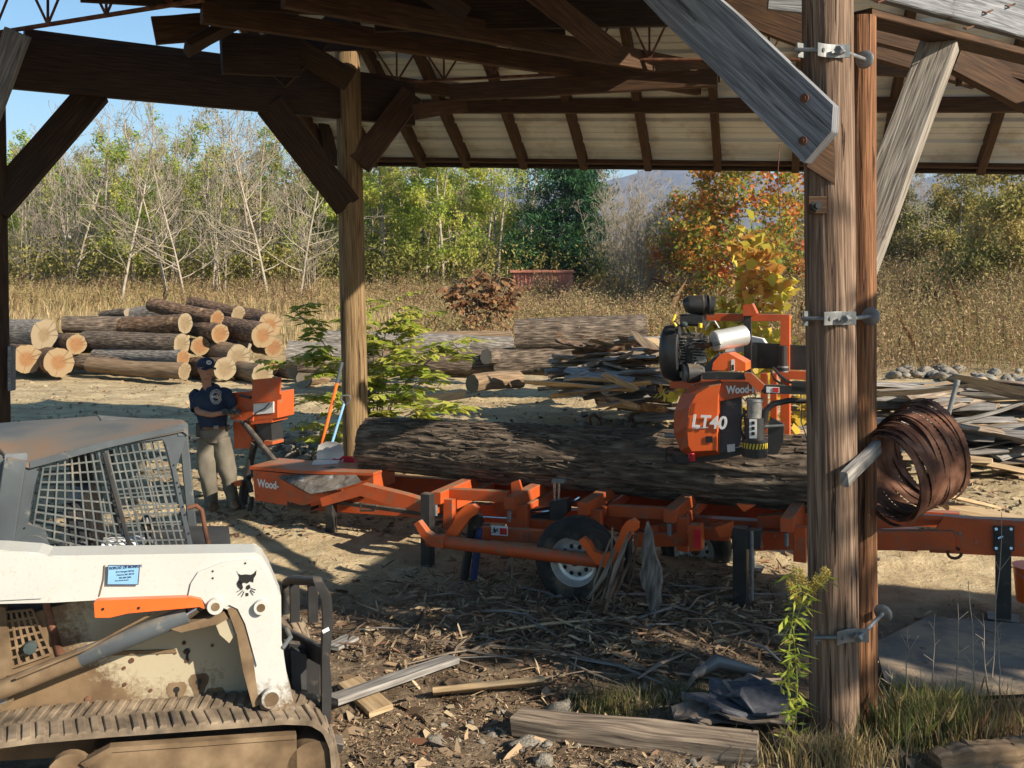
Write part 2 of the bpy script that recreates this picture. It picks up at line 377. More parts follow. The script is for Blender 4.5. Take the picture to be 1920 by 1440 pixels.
def mk_bob(name, base, pos, XK=-.9):
    """white enamel, mud creeping up from the bottom in ragged patches"""
    m, nt, ns, ls, b = _nt(name)
    tc = coords(ns, ls, 'Object', (1, 1, 1)); sp = ns.new('ShaderNodeSeparateXYZ'); ls.new(tc.outputs[0], sp.inputs[0])
    def nz(sc, d=8, r=.6):
        n = ns.new('ShaderNodeTexNoise'); n.inputs['Scale'].default_value = sc; n.inputs['Detail'].default_value = d; n.inputs['Roughness'].default_value = r; ls.new(tc.outputs[0], n.inputs['Vector']); return n.outputs[0]
    def mt(op, a, c):
        x = ns.new('ShaderNodeMath'); x.operation = op
        for i, q in enumerate((a, c)):
            if isinstance(q, (int, float)): x.inputs[i].default_value = q
            else: ls.new(q, x.inputs[i])
        return x.outputs[0]
    big = nz(1.6, 5); fine = nz(38, 4, .7)
    h = mt('ADD', mt('MULTIPLY', mt('SUBTRACT', pos, sp.outputs[2]), 2.4), mt('MULTIPLY', mt('SUBTRACT', big, .5), 3.2))
    h = mt('ADD', h, mt('MULTIPLY', mt('SUBTRACT', fine, .5), 1.3))
    h = mt('ADD', h, mt('MULTIPLY', sp.outputs[0], XK))
    r = ramp(ns, [(.25, 0), (.75, 1)]); ls.new(h, r.inputs[0])
    mc = ramp(ns, [(.3, (.085, .05, .024)), (.6, (.17, .11, .057))]); ls.new(nz(5), mc.inputs[0])
    bc = ramp(ns, [(.35, base), (.7, tuple(c*.93 for c in base))]); ls.new(nz(3), bc.inputs[0])
    spk = ramp(ns, [(.60, 0), (.68, .55)]); ls.new(nz(60, 3, .6), spk.inputs[0])
    x = ns.new('ShaderNodeMix'); x.data_type = 'RGBA'; ls.new(mt('MULTIPLY', spk.outputs[0], big), x.inputs[0]); ls.new(bc.outputs[0], x.inputs[6]); x.inputs[7].default_value = (.35, .26, .16, 1)
    y = ns.new('ShaderNodeMix'); y.data_type = 'RGBA'; ls.new(r.outputs[0], y.inputs[0]); ls.new(x.outputs[2], y.inputs[6]); ls.new(mc.outputs[0], y.inputs[7])
    ls.new(y.outputs[2], b.inputs['Base Color'])
    rr = ns.new('ShaderNodeMapRange'); rr.inputs[3].default_value = .35; rr.inputs[4].default_value = .9; ls.new(r.outputs[0], rr.inputs[0]); ls.new(rr.outputs[0], b.inputs['Roughness'])
    bp = ns.new('ShaderNodeBump'); bp.inputs['Strength'].default_value = .35; bp.inputs['Distance'].default_value = .006; ls.new(mt('ADD', r.outputs[0], mt('MULTIPLY', fine, .4)), bp.inputs['Height']); ls.new(bp.outputs[0], b.inputs['Normal'])
mk_bob('white_arm', (.45, .45, .42), .80, .5)
mk_bob('white_body', (.36, .31, .215), 1.0, -2.1)
mk('cab_grey', [(.3, (.045, .052, .058)), (.6, (.078, .09, .098)), (.75, (.13, .142, .15))], 3, rough=.5, bump=.12, bdist=.003, dirt=[((.22, .2, .17), 9, .6, .75)], dust=((.27, .22, .16), .5))
mk('cab_roof', [(.40, (.075, .083, .088)), (.54, (.13, .12, .105)), (.68, (.18, .115, .072))], 1.8, rough=.6, bump=.2, bdist=.004, detail=8, dirt=((.20, .10, .055), 3.2, .62, .74))
mk('grille', [(.3, (.07, .078, .078)), (.7, (.13, .14, .135))], 8, rough=.5, bump=.05, dirt=((.32, .26, .19), 9, .56, .7))
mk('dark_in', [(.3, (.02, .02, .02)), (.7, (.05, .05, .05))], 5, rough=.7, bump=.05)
mk('roof_metal', [(.3, (.58, .59, .59)), (.7, (.68, .69, .69))], 2, rough=.5, bump=.05, metal=.1, dirt=((.34, .28, .21), 1.6, .52, .75))
mk('white_plastic', [(.3, (.62, .62, .6)), (.7, (.74, .74, .72))], 4, rough=.4, bump=.03)
mk('red_plastic', [(.3, (.55, .02, .045)), (.7, (.70, .035, .06))], 4, rough=.4, bump=.03)
mk('blue_fibre', [(.3, (.12, .33, .55)), (.7, (.25, .48, .68))], 8, rough=.4, bump=.05, dirt=((.35, .34, .3), 8, .5, .65))
mk('orange_fibre', [(.3, (.72, .13, .02)), (.7, (.80, .17, .03))], 4, rough=.35, bump=.03)
mk('sticker_white', [(.3, (.66, .66, .64)), (.7, (.72, .72, .70))], 4, rough=.5, bump=0)
mk('sticker_red', [(.3, (.5, .03, .03)), (.7, (.5, .04, .04))], 4, rough=.5, bump=0)
mk('sticker_blue', [(.3, (.17, .34, .50)), (.7, (.23, .41, .55))], 3, rough=.5, bump=0)
mk('ink_blue', [(.3, (.02, .035, .10)), (.7, (.03, .045, .13))], 3, rough=.5, bump=0)
mk('ink_black', [(.3, (.012, .012, .012)), (.7, (.02, .02, .02))], 3, rough=.5, bump=0)
mk('yellow', [(.3, (.65, .47, .03)), (.7, (.70, .52, .05))], 3, rough=.5, bump=0)
mk('lamp_red', [(.3, (.45, .01, .02)), (.7, (.62, .03, .04))], 9, rough=.25, bump=0)
mk('stone', [(.3, (.09, .08, .065)), (.5, (.17, .15, .12)), (.72, (.27, .24, .20))], 7, rough=.9, bump=.5, bdist=.02, detail=8)
mk('stone_pale', [(.3, (.17, .15, .12)), (.72, (.31, .28, .23))], 7, rough=.9, bump=.5, bdist=.02, detail=8)
mk('cardboard', [(.3, (.13, .10, .08)), (.7, (.27, .215, .165))], 5, rough=.9, bump=.3, detail=7)
mk('shingle', [(.3, (.045, .05, .06)), (.7, (.11, .11, .125))], 22, rough=.9, bump=.5, detail=7)
mk('navy', [(.3, (.016, .026, .05)), (.7, (.032, .045, .078))], 8, rough=.9, bump=.3, bdist=.01, spec=.15)
mk('khaki', [(.3, (.10, .088, .068)), (.7, (.17, .152, .12))], 6, rough=.9, bump=.4, bdist=.012, spec=.15)
mk('skin', [(.3, (.28, .14, .085)), (.7, (.36, .19, .12))], 9, rough=.55, bump=.1)
mk('glove', [(.3, (.03, .045, .045)), (.7, (.07, .09, .09))], 14, rough=.8, bump=.2)
mk('leather', [(.3, (.09, .045, .02)), (.7, (.19, .10, .05))], 9, rough=.7, bump=.2, dirt=((.30, .22, .14), 8, .5, .65))
mk('hair', [(.3, (.05, .035, .025)), (.7, (.12, .09, .07))], 40, rough=.8, bump=.3)
mk('red_barn', [(.3, (.42, .14, .085)), (.7, (.56, .22, .14))], 1.5, rough=.7, bump=.1, dirt=((.35, .2, .15), 1.1, .55, .7))
mk('house_white', [(.3, (.5, .52, .52)), (.7, (.62, .63, .62))], 1.5, rough=.8, bump=.1)
mk('concrete', [(.3, (.11, .095, .08)), (.7, (.22, .185, .15))], 2.4, rough=.9, bump=.4, dirt=[((.30, .225, .15), 1.6, .46, .56), ((.10, .075, .05), 9, .60, .68)])
mk('mountain', [(.35, (.06, .045, .038)), (.5, (.11, .075, .05)), (.66, (.15, .11, .06))], .03, rough=.95, bump=1, bdist=12, detail=12)
mk_leaf('leaf_green', [(.055, .10, .015), (.13, .20, .03), (.23, .30, .05), (.33, .36, .08)], .4)
mk_leaf('leaf_yg', [(.17, .25, .035), (.34, .42, .06), (.48, .50, .09), (.56, .50, .13)], .5)
mk_leaf('leaf_olive', [(.12, .125, .03), (.25, .235, .06), (.36, .30, .09), (.44, .33, .13)], .4)
mk_leaf('leaf_pine', [(.008, .035, .016), (.022, .075, .028), (.05, .12, .035), (.10, .18, .04)], .15)
mk_leaf('leaf_orange', [(.45, .09, .03), (.58, .20, .03), (.60, .33, .05), (.32, .30, .05), (.15, .20, .03), (.20, .24, .04), (.58, .38, .05), (.50, .12, .03)], .5)
mk_leaf('leaf_yellow', [(.60, .42, .05), (.68, .52, .07), (.45, .42, .06), (.50, .22, .05)], .45)
mk_leaf('leaf_brown', [(.13, .06, .03), (.24, .12, .05), (.30, .17, .08)], .3)
mk_leaf('straw', [(.20, .14, .06), (.33, .24, .11), (.42, .31, .15), (.50, .39, .21), (.19, .18, .06), (.30, .17, .08)], .3)
mk_leaf('weed', [(.16, .10, .06), (.28, .18, .10), (.38, .28, .14), (.20, .20, .06), (.34, .15, .08)], .3)
mk_leaf('grass_green', [(.03, .06, .015), (.07, .11, .025), (.15, .16, .04), (.28, .22, .10), (.34, .26, .15)], .3)
mk_leaf('goldenrod', [(.50, .36, .06), (.62, .48, .12), (.42, .38, .16)], .3)
mk_leaf('chip', [(.05, .032, .02), (.13, .085, .05), (.24, .165, .10), (.36, .26, .16), (.12, .09, .065), (.44, .34, .21), (.17, .08, .045), (.20, .155, .11)], 0, .9)
# ---------------- camera, light, air
cam = bpy.data.cameras.new('camera'); co = bpy.data.objects.new('camera', cam); COL.objects.link(co); SC.camera = co
co.location = (0, 0, CH); co.rotation_euler = (math.radians(90), 0, 0)
cam.sensor_width = 36; cam.lens = F/1920*36; cam.shift_y = -(720-HY)/1920; cam.clip_end = 20000; cam.clip_start = .05
EL = math.radians(30); AZ = math.radians(55)
SUN = V((math.sin(AZ)*math.cos(EL), -math.cos(AZ)*math.cos(EL), math.sin(EL)))
sl = bpy.data.lights.new('sun', 'SUN'); so = bpy.data.objects.new('sun', sl); COL.objects.link(so)
sl.energy = 5.0; sl.angle = math.radians(.5); sl.color = (1, .89, .73); so.rotation_euler = SUN.to_track_quat('Z', 'Y').to_euler(); so.location = (20, -10, 20)
w = bpy.data.worlds.new('World'); SC.world = w; w.use_nodes = True; wn = w.node_tree
sky = wn.nodes.new('ShaderNodeTexSky'); sky.sky_type = 'NISHITA'; sky.sun_disc = False; sky.sun_elevation = EL
sky.sun_rotation = math.atan2(SUN.x, SUN.y); sky.air_density = 1.0; sky.dust_density = .3; sky.ozone_density = 1.5
hs = wn.nodes.new('ShaderNodeHueSaturation'); hs.inputs['Saturation'].default_value = 1.2; hs.inputs['Hue'].default_value = .492; wn.links.new(sky.outputs[0], hs.inputs['Color']); wn.links.new(hs.outputs[0], wn.nodes['Background'].inputs[0]); wn.nodes['Background'].inputs[1].default_value = .088
SC.view_settings.view_transform = 'Standard'; SC.view_settings.look = 'None'; SC.view_settings.exposure = .95; SC.view_settings.gamma = 1
# ---------------- ground: one sheet
def axis(lo_fine, hi_fine, step, hi, gr, lo=None, s0=None):
    a = list(np.arange(lo_fine, hi_fine, step)); s = step
    while a[-1] < hi: s = min(s*gr, 400); a.append(a[-1]+s)
    return a
ys = axis(4.2, 10, .055, 4500, 1.018); pre = [-40, -20, -10, -6, -4, -2, -1, 0, 1, 2, 2.8, 3.3, 3.6, 3.8, 4.0]; ys = pre+ys
xp = axis(0, 5, .06, 4500, 1.03); xs = [-x for x in xp[::-1][:-1]]+xp
nx, ny = len(xs), len(ys)
vz = np.zeros((ny, nx, 3), dtype=np.float32)
for j, y in enumerate(ys):
    for i, x in enumerate(xs):
        vz[j, i] = (x, y, ground_z(x, y) if (abs(x) < 300 and y < 300) else 2.15+1.7*sm(7, 24, x)*sm(24, 46, y)+.25*sm(-1, -12, x))
idx = np.arange(ny*nx).reshape(ny, nx)
fa = np.stack([idx[:-1, :-1], idx[:-1, 1:], idx[1:, 1:], idx[1:, :-1]], -1).reshape(-1, 4)
gm = bpy.data.meshes.new('ground'); gm.vertices.add(nx*ny); gm.vertices.foreach_set('co', vz.reshape(-1))
gm.loops.add(fa.size); gm.loops.foreach_set('vertex_index', fa.reshape(-1).astype(np.int32)); gm.polygons.add(len(fa))
gm.polygons.foreach_set('loop_start', np.arange(0, fa.size, 4, dtype=np.int32)); gm.update(calc_edges=True); gm.shade_smooth()
def ground_mat():
    m, nt, ns, ls, b = _nt('ground_dirt')
    tc = coords(ns, ls, 'Object', (1, 1, 1)); sp = ns.new('ShaderNodeSeparateXYZ'); ls.new(tc.outputs[0], sp.inputs[0])
    def nz(sc, d=8, r=.6, o=0, st=None):
        n = ns.new('ShaderNodeTexNoise'); n.inputs['Scale'].default_value = sc; n.inputs['Detail'].default_value = d; n.inputs['Roughness'].default_value = r
        src = tc
        if st: src = coords(ns, ls, 'Object', st)
        ls.new(src.outputs[0], n.inputs['Vector']); return n.outputs[o]
    def mix(f, a, c):
        x = ns.new('ShaderNodeMix'); x.data_type = 'RGBA'; ls.new(f, x.inputs[0]); ls.new(a, x.inputs[6]); ls.new(c, x.inputs[7]); return x.outputs[2]
    def zone(lo, hi, ax=1, amp=1.5, nsc=.8):
        a = ns.new('ShaderNodeMath'); a.operation = 'MULTIPLY_ADD'; ls.new(nz(nsc, 5), a.inputs[0]); a.inputs[1].default_value = amp*2
        q = ns.new('ShaderNodeMath'); q.operation = 'SUBTRACT'; ls.new(sp.outputs[ax], q.inputs[0]); q.inputs[1].default_value = amp; ls.new(q.outputs[0], a.inputs[2])
        r = ns.new('ShaderNodeMapRange'); r.inputs[1].default_value = lo; r.inputs[2].default_value = hi; ls.new(a.outputs[0], r.inputs[0]); return r.outputs[0]
    sand = ramp(ns, [(.3, (.31, .23, .135)), (.5, (.46, .36, .215)), (.7, (.57, .47, .30))]); ls.new(nz(2.2, 9, .65), sand.inputs[0])
    mul = ramp(ns, [(.3, (.065, .045, .028)), (.45, (.14, .10, .065)), (.6, (.25, .185, .122)), (.75, (.38, .29, .195))]); ls.new(nz(5, 9, .7), mul.inputs[0])
    stw = ramp(ns, [(.3, (.16, .11, .05)), (.5, (.31, .22, .11)), (.7, (.42, .31, .16))]); ls.new(nz(1.2, 9, .65), stw.inputs[0])
    yard = ramp(ns, [(.35, (.26, .19, .11)), (.55, (.44, .345, .20)), (.7, (.56, .455, .285))]); ls.new(nz(1.3, 9, .7, st=(.6, 2.4, 1)), yard.inputs[0])
    c = mix(zone(7.6, 8.8, amp=.8, nsc=.9), mul.outputs[0], sand.outputs[0])
    c = mix(zone(10.5, 12.5), c, yard.outputs[0])
    c = mix(zone(24, 27.5), c, stw.outputs[0])
    ls.new(c, b.inputs['Base Color']); b.inputs['Roughness'].default_value = .95; b.inputs['Specular IOR Level'].default_value = .15
    bp = ns.new('ShaderNodeBump'); bp.inputs['Strength'].default_value = 1; bp.inputs['Distance'].default_value = .06; ls.new(nz(9, 9, .7), bp.inputs['Height']); ls.new(bp.outputs[0], b.inputs['Normal'])
ground_mat(); gm.materials.append(MT['ground_dirt'])
go = bpy.data.objects.new('ground', gm); COL.objects.link(go); go['kind'] = 'structure'
# mountains
def ridge(name, D0, D1, prof, seed):
    g = G(); nxx = 260; nyy = 26; vs = []; fs = []
    for j in range(nyy+1):
        t = j/nyy; D = D0+(D1-D0)*t
        for i in range(nxx+1):
            px = -1200+i*(4400/nxx); X = (px-CX)/F*D1
            top = CH+(HY-prof(px))/F*D1
            h = top*math.sin(t*math.pi/2)**1.1
            h += (noise.fractal(V((X*.004, D*.004, seed)), 1, 2, 6))*85*t*(1-.65*t)+ noise.fractal(V((X*.012, D*.012, seed)), 1, 2, 4)*9*t
            vs.append((X, D, h if j else -5))
    for j in range(nyy):
        for i in range(nxx):
            a = j*(nxx+1)+i; fs.append([a, a+1, a+nxx+2, a+nxx+1])
    g.add(vs, fs); o = g.build(name, 'mountain', smooth=True, ang=180); o['kind'] = 'structure'
def prof1(px):
    return 362-34*math.exp(-((px-1270)/200)**2)-26*math.exp(-((px-1900)/300)**2)+8*math.sin(px*.013)+4*math.sin(px*.05)+ (40 if px < 900 else 0)*sm(900, 500, px)
ridge('mountain', 2300, 3600, prof1, 3.0)
# air
hz = G(); hz.box((0, 1800, 340), 9000, 4200, 700, m=0, ch=1)
HAZE = True
if HAZE:
    me = bpy.data.meshes.new('haze')
    x0, x1, y0, y1, z0, z1 = -4600, 4600, -60, 3800, -8, 400
    me.from_pydata([(x, y, z) for x in (x0, x1) for y in (y0, y1) for z in (z0, z1)], [], [(0, 1, 3, 2), (4, 6, 7, 5), (0, 4, 5, 1), (2, 3, 7, 6), (0, 2, 6, 4), (1, 5, 7, 3)])
    ho = bpy.data.objects.new('haze', me); COL.objects.link(ho); ho['kind'] = 'stuff'; ho['label'] = 'thin blue air between the yard and the mountain'; ho['category'] = 'haze'
    m = bpy.data.materials.new('haze'); m.use_nodes = True; nt = m.node_tree; nt.nodes.remove(nt.nodes['Principled BSDF'])
    pv = nt.nodes.new('ShaderNodeVolumePrincipled'); pv.inputs['Color'].default_value = (.55, .72, 1, 1); pv.inputs['Density'].default_value = .00022; pv.inputs['Anisotropy'].default_value = 0.2
    nt.links.new(pv.outputs[0], nt.nodes['Material Output'].inputs['Volume']); me.materials.append(m)
# ---------------- trees: trunk with limbs + a crown of leaves or bare twigs
def limb(rg, p, d, L, r, lev, segs, out, tips, up, wig, nb, ratio, minlev=0):
    pts = [p]; rad = [r]; q = V(p); dd = V(d).normalized(); step = L/segs
    for i in range(segs):
        dd = (dd+V((rg.gauss(0, wig), rg.gauss(0, wig), rg.gauss(0, wig*.6)+up)))
        dd.normalize(); q = q+dd*step; pts.append(V(q)); rad.append(r*(1-.75*(i+1)/segs))
    out.append((pts, rad, lev))
    if lev <= minlev:
        tips.append((pts, lev)); return
    tips.append((pts[segs//2:], lev))
    for k in range(nb):
        t = rg.uniform(.25, 1); i = min(segs-1, int(t*segs)); base = pts[i].lerp(pts[i+1], t*segs-i if t < 1 else 1)
        ax = (pts[i+1]-pts[i]).normalized(); a = rg.uniform(0, 6.283)
        s = ax.orthogonal().normalized(); s = Matrix.Rotation(a, 3, ax)@s
        nd = ax*rg.uniform(.5, 1.0)+s*rg.uniform(.5, .95)
        limb(rg, base, nd, L*ratio*rg.uniform(.7, 1.15)*(1.15-.5*t), rad[i]*.55, lev-1, max(3, segs-2), out, tips, up, wig, max(2, nb-1), ratio, minlev)
def tree_proto(name, seed, h, r, kind='bare', leaf=None, stems=1, lean=.08, nleaf=2500, lsize=.16, crown_w=.3, twigm='twig', first=.3, nb1=14, dens=1.0, lev=2, barkm=None, up=.06, rad_leaf=.5, wl=.55):
    rg = random.Random(seed)
    root = thing(name, '', 'tree', (0, 0, 0))
    trunk = G(); tw = G(); tips = []
    for s in range(stems):
        a = rg.uniform(0, 6.28); ln = lean*(1 if stems == 1 else 2.2)
        d = V((math.cos(a)*ln, math.sin(a)*ln, 1)).normalized()
        hh = h*rg.uniform(.75, 1) if stems > 1 else h
        pts = [V((math.cos(a)*.12*(stems > 1), math.sin(a)*.12*(stems > 1), -.3))]; q = V(pts[0]); n = 9
        for i in range(n):
            d = (d+V((rg.gauss(0, .05), rg.gauss(0, .05), .06))).normalized(); q = q+d*(hh+.3)/n; pts.append(V(q))
        rr = r*(1 if stems == 1 else .6)
        rad = [rr*(1.25 if i == 0 else 1)*(1-.85*i/n) for i in range(n+1)]
        trunk.tube(pts, rad, 6, caps=False)
        for b in range(nb1):
            t = first+(1-first)*(b+rg.random())/nb1; t = min(t, .98); i = min(n-1, int(t*n)); base = pts[i].lerp(pts[i+1], t*n-i)
            a2 = rg.uniform(0, 6.283)
            elev = rg.uniform(.25, 1.0) if kind == 'bare' else rg.uniform(-.05, .6)
            nd = V((math.cos(a2), math.sin(a2), elev))
            L = h*crown_w*(1.1-t*.75)*rg.uniform(.7, 1.25)
            out = []
            limb(rg, base, nd, L, rad[i]*.45+.006, lev, 5, out, tips, up, .14, 4, .55)
            for (pp, ra, lv) in out:
                tgt = trunk if lv == lev else tw
                mr = .012 if lv == lev else (.009 if lv >= 1 else .006)
                tgt.tube(pp, [max(x, mr) for x in ra], 4 if lv == lev else 3, caps=False)
    tr = trunk.build('trunk', barkm or twigm, root, smooth=True, ang=180)
    if tw.v:
        t2 = tw.build('twigs', twigm, tr if kind != 'bare' else root, smooth=True, ang=180)
        if kind == 'bare': t2.name = 'crown'; t2.data.name = 'crown'
    if leaf and nleaf:
        allp = []; wts = []
        for (pp, lv) in tips:
            for i in range(len(pp)-1): allp.append((pp[i], pp[i+1])); wts.append((pp[i+1]-pp[i]).length)
        wts = np.array(wts); wts /= wts.sum(); ch = NR.choice(len(allp), size=nleaf, p=wts)
        A = np.array([list(allp[i][0]) for i in ch]); B = np.array([list(allp[i][1]) for i in ch]); t = NR.rand(nleaf, 1)
        C = A*(1-t)+B*t+NR.normal(size=(nleaf, 3))*rad_leaf*h*.03
        vv = leaves_np(C, lsize*(.6+.8*NR.rand(nleaf)), lsize*wl*(.6+.8*NR.rand(nleaf)))
        # colour drifts from clump to clump
        cl = np.array([noise.noise(V(c)*.7) for c in C])*.95+.5
        me = np_mesh('crown', vv, 4, np.clip(cl+NR.normal(size=nleaf)*.16, .02, .98), [leaf])
        obj_from(me, 'crown', root)
    return root
def conifer(name, seed, h, r, w, leaf, n_whorl=26, lp=5200, ls=.22):
    rg = random.Random(seed); root = thing(name, '', 'tree', (0, 0, 0)); g = G(); tw = G()
    g.tube([(0, 0, -.3), (.05, 0, h*.5), (0, .05, h)], [r, r*.6, .02], 7, caps=False); C = []
    for k in range(n_whorl):
        t = .1+.9*k/n_whorl; z = h*t
        for j in range(rg.randint(5, 7)):
            a = rg.uniform(0, 6.28); prof = (1-t)**.6*min(1, .6+t*1.6)
            L = w*prof*rg.uniform(.40, 1.25)+.25
            p0 = V((0, 0, z)); p1 = p0+V((math.cos(a)*L*.55, math.sin(a)*L*.55, L*.12)); p2 = p0+V((math.cos(a)*L, math.sin(a)*L, L*rg.uniform(.15, .42)))
            tw.tube([p0, p1, p2], [.035, .025, .01], 3, caps=False)
            m = max(4, int(lp*L/(w*n_whorl*4.2)/1.0))
            for q in range(m):
                u = rg.uniform(.25, 1.05)**.8; c = p0.lerp(p1, u*2) if u < .5 else p1.lerp(p2, u*2-1)
                sp = .10*L+.12
                C.append((c.x+rg.gauss(0, sp), c.y+rg.gauss(0, sp), c.z+rg.gauss(0, sp*.45)+.06))
    tr = g.build('trunk', 'bark_grey', root, smooth=True, ang=180); tw.build('branches', 'bark_grey', tr, smooth=True, ang=180)
    C = np.array(C); n = len(C); k = 5
    C2 = np.repeat(C, k, 0)+NR.normal(size=(n*k, 3))*.05; D = rnd_dir(n*k, .5)
    vv = leaves_np(C2, ls*(.6+.8*NR.rand(n*k)), ls*.22, D=D)
    cl = np.array([noise.noise(V(c)*.8) for c in C])*.6+.45
    obj_from(np_mesh('crown', vv, 4, np.clip(np.repeat(cl, k)+NR.normal(size=n*k)*.14, .02, .98), [leaf]), 'crown', root)
    return root
protos = {
 'bare1': tree_proto('bare_tree', 11, 9.5, .07, 'bare', stems=1, twigm='twig_pale', nb1=24, crown_w=.30, first=.15, up=.12),
 'bare2': tree_proto('bare_tree', 12, 8.5, .06, 'bare', stems=6, twigm='twig_pale', nb1=10, crown_w=.24, first=.15, lean=.06, up=.16),
 'bare3': tree_proto('bare_tree', 13, 11.0, .085, 'bare', 'leaf_olive', stems=1, twigm='twig', nb1=18, crown_w=.25, first=.3, nleaf=900, lsize=.13),
 'green1': tree_proto('young_tree', 21, 10, .11, 'leafy', 'leaf_yg', nleaf=5200, lsize=.19, nb1=18, crown_w=.30, first=.15, twigm='twig'),
 'green2': tree_proto('young_tree', 22, 9, .11, 'leafy', 'leaf_green', nleaf=7500, lsize=.19, nb1=20, crown_w=.32, first=.08, twigm='twig'),
 'olive': tree_proto('young_tree', 23, 10, .10, 'leafy', 'leaf_olive', nleaf=4200, lsize=.17, nb1=18, crown_w=.28, first=.15, twigm='twig_pale'),
 'slim': tree_proto('slim_tree', 24, 11.5, .10, 'bare', 'leaf_yg', nleaf=1500, lsize=.15, nb1=16, crown_w=.17, first=.4, twigm='twig'),
}
used = {}
def put_tree(kind, px, D, hs=1.0, label='', group=None, cat='tree', rz=None):
    p = protos[kind]; x = (px-CX)*D/F; loc = (x, D, ground_z(x, D)-.05)
    rz = R.uniform(0, 6.28) if rz is None else rz
    if kind not in used:
        used[kind] = 1; p.location = loc; p.rotation_euler = (0, 0, rz); p.scale = (hs, hs, hs); t = p
    else: t = copy_thing(p, loc, rz, hs)
    t['label'] = label; t['category'] = cat
    if group: t['group'] = group
    elif 'group' in t: del t['group']
    return t
L_bp = 'slender bare pale grey tree in the thicket behind the log pile'
L_bm = 'thin bare tree with a few dry leaves in the woods past the field'
L_g1 = 'young yellow green leafy tree in the woods past the field'
L_g2 = 'dense dark green leafy tree in the woods past the field'
L_ol = 'young tree with thin olive brown foliage in the woods past the field'
L_sl = 'tall slim tree with a sparse yellow green top in the woods past the field'
rg = random.Random(3)
for i in range(22):     # pale bare trees, left
    put_tree(['bare1', 'bare2'][i % 2], 15+i*27+rg.uniform(-14, 14), rg.uniform(43, 56), rg.uniform(.78, 1.08) if i > 3 else rg.uniform(.9, 1.1), L_bp, 'bare pale trees behind the log pile')
for i in range(15):
    put_tree('bare3', 60+i*72+rg.uniform(-20, 20), rg.uniform(52, 64), rg.uniform(.72, 1.0), L_bm, 'thin bare trees in the woods')
for i in range(14):
    px = [200, 250, 330, 60, 380, 480, 720, 760, 830, 880, 560, 930, 800, 700][i]
    put_tree('green1', px, rg.uniform(50, 60), rg.uniform(.8, 1.0) if px > 600 else rg.uniform(.72, .92), L_g1, 'young green trees in the woods')
for i, px in enumerate([20, 110, 270, 340, 400, 160, 310, 520, 600, 230, 440, 850, 740]):
    put_tree('green2', px, rg.uniform(64, 74), rg.uniform(.78, 1.05) if px < 430 else rg.uniform(.8, .95), L_g2, 'dense green trees in the woods')
for i, px in enumerate([20, 70, 420, 455, 500, 550, 590, 700, 790, 860, 910, 950, 1160, 1185, 1220, 1245, 1840, 1900, 1750, 1680]):
    put_tree('olive', px, rg.uniform(56, 68), rg.uniform(.6, .86) if px < 1100 else rg.uniform(.42, .6), L_ol, 'thin olive trees in the woods')
for i, px in enumerate([640, 705, 725, 770, 815, 845, 905, 930, 480, 345]):
    put_tree('slim', px, rg.uniform(48, 58), rg.uniform(.8, 1.0), L_sl, 'slim trees in the woods')
for i, px in enumerate([1140, 1150, 1160, 1170, 1180, 1195, 1205, 1215, 1225, 1240, 1250, 1262, 1500, 1530, 1660, 1700, 1720, 1745]):
    put_tree('bare2', px+rg.uniform(-8, 8), rg.uniform(44, 54), rg.uniform(.60, .82), 'low bare brushy tree in front of the mountain', 'low bare trees before the mountain')
t = put_tree('bare1', 318, 45, 1.08, 'tallest bare pale tree with spreading crown behind the log pile'); put_tree('bare1', 478, 50, 1.12, 'tall straight bare tree above the right end of the log pile')
# evergreen, orange maple, sycamore sapling, dark bush on the right
pine = conifer('pine_tree', 31, 8.8, .16, 3.0, 'leaf_pine', lp=8600, ls=.28); D = 52; x = (1062-CX)*D/F
pine.location = (x, D, ground_z(x, D)-.3); tag(pine, 'large dark green pine standing past the field by the red metal shed', 'tree')
p2 = conifer('pine_tree', 33, 9.0, .14, 1.6, 'leaf_pine', n_whorl=20, lp=1700); x = (993-CX)*D/F; p2.location = (x, 60, ground_z(x, 60)-.3); tag(p2, 'narrow sparse evergreen just left of the large pine', 'tree')
mp = tree_proto('maple_tree', 41, 6.6, .11, 'leafy', 'leaf_orange', nleaf=8500, lsize=.19, nb1=28, crown_w=.60, first=.06, twigm='twig', rad_leaf=1.2, wl=.85)
D = 41; x = (1400-CX)*D/F; mp.location = (x, D, ground_z(x, D)-.1); mp.scale = (.98, .98, .98); tag(mp, 'bushy maple with orange and red autumn leaves left of the double pole', 'tree')
mp2 = copy_thing(mp, ((1300-CX)*45/F, 45, ground_z((1300-CX)*45/F, 45)), 2.0, .74, 'smaller orange maple at the left edge of the autumn trees')
sy = tree_proto('sycamore_sapling', 42, 3.7, .035, 'leafy', 'leaf_yellow', nleaf=1500, lsize=.20, nb1=15, crown_w=.30, first=.12, twigm='twig_pale', rad_leaf=1.0, wl=.9, stems=2)
D = 15.5; x = (1432-CX)*D/F; sy.location = (x, D, ground_z(x, D)-.1); sy.scale = (.92, .92, .92); tag(sy, 'yellow leaved sycamore sapling right behind the mill engine', 'tree')
db = tree_proto('dark_bush', 43, 6.0, .10, 'leafy', 'leaf_olive', nleaf=13000, lsize=.17, nb1=26, crown_w=.42, first=.05, twigm='twig', rad_leaf=1.2)
def put_bush(px, D, s, label, src=None, first=False, rz=0):
    x = (px-CX)*D/F; loc = (x, D, ground_z(x, D)-.1)
    if first: src.location = loc; src.scale = (s,)*3; tag(src, label, 'bush'); return src
    return copy_thing(src, loc, rz, s, label)
put_bush(1890, 36, .93, 'large dark bush at the far right edge of the field', db, True)
put_bush(1800, 44, .8, 'rounded olive bush behind the dark bush on the right', db, rz=2)
put_bush(1690, 46, .62, 'low olive bush beside the right wooden brace', db, rz=4)
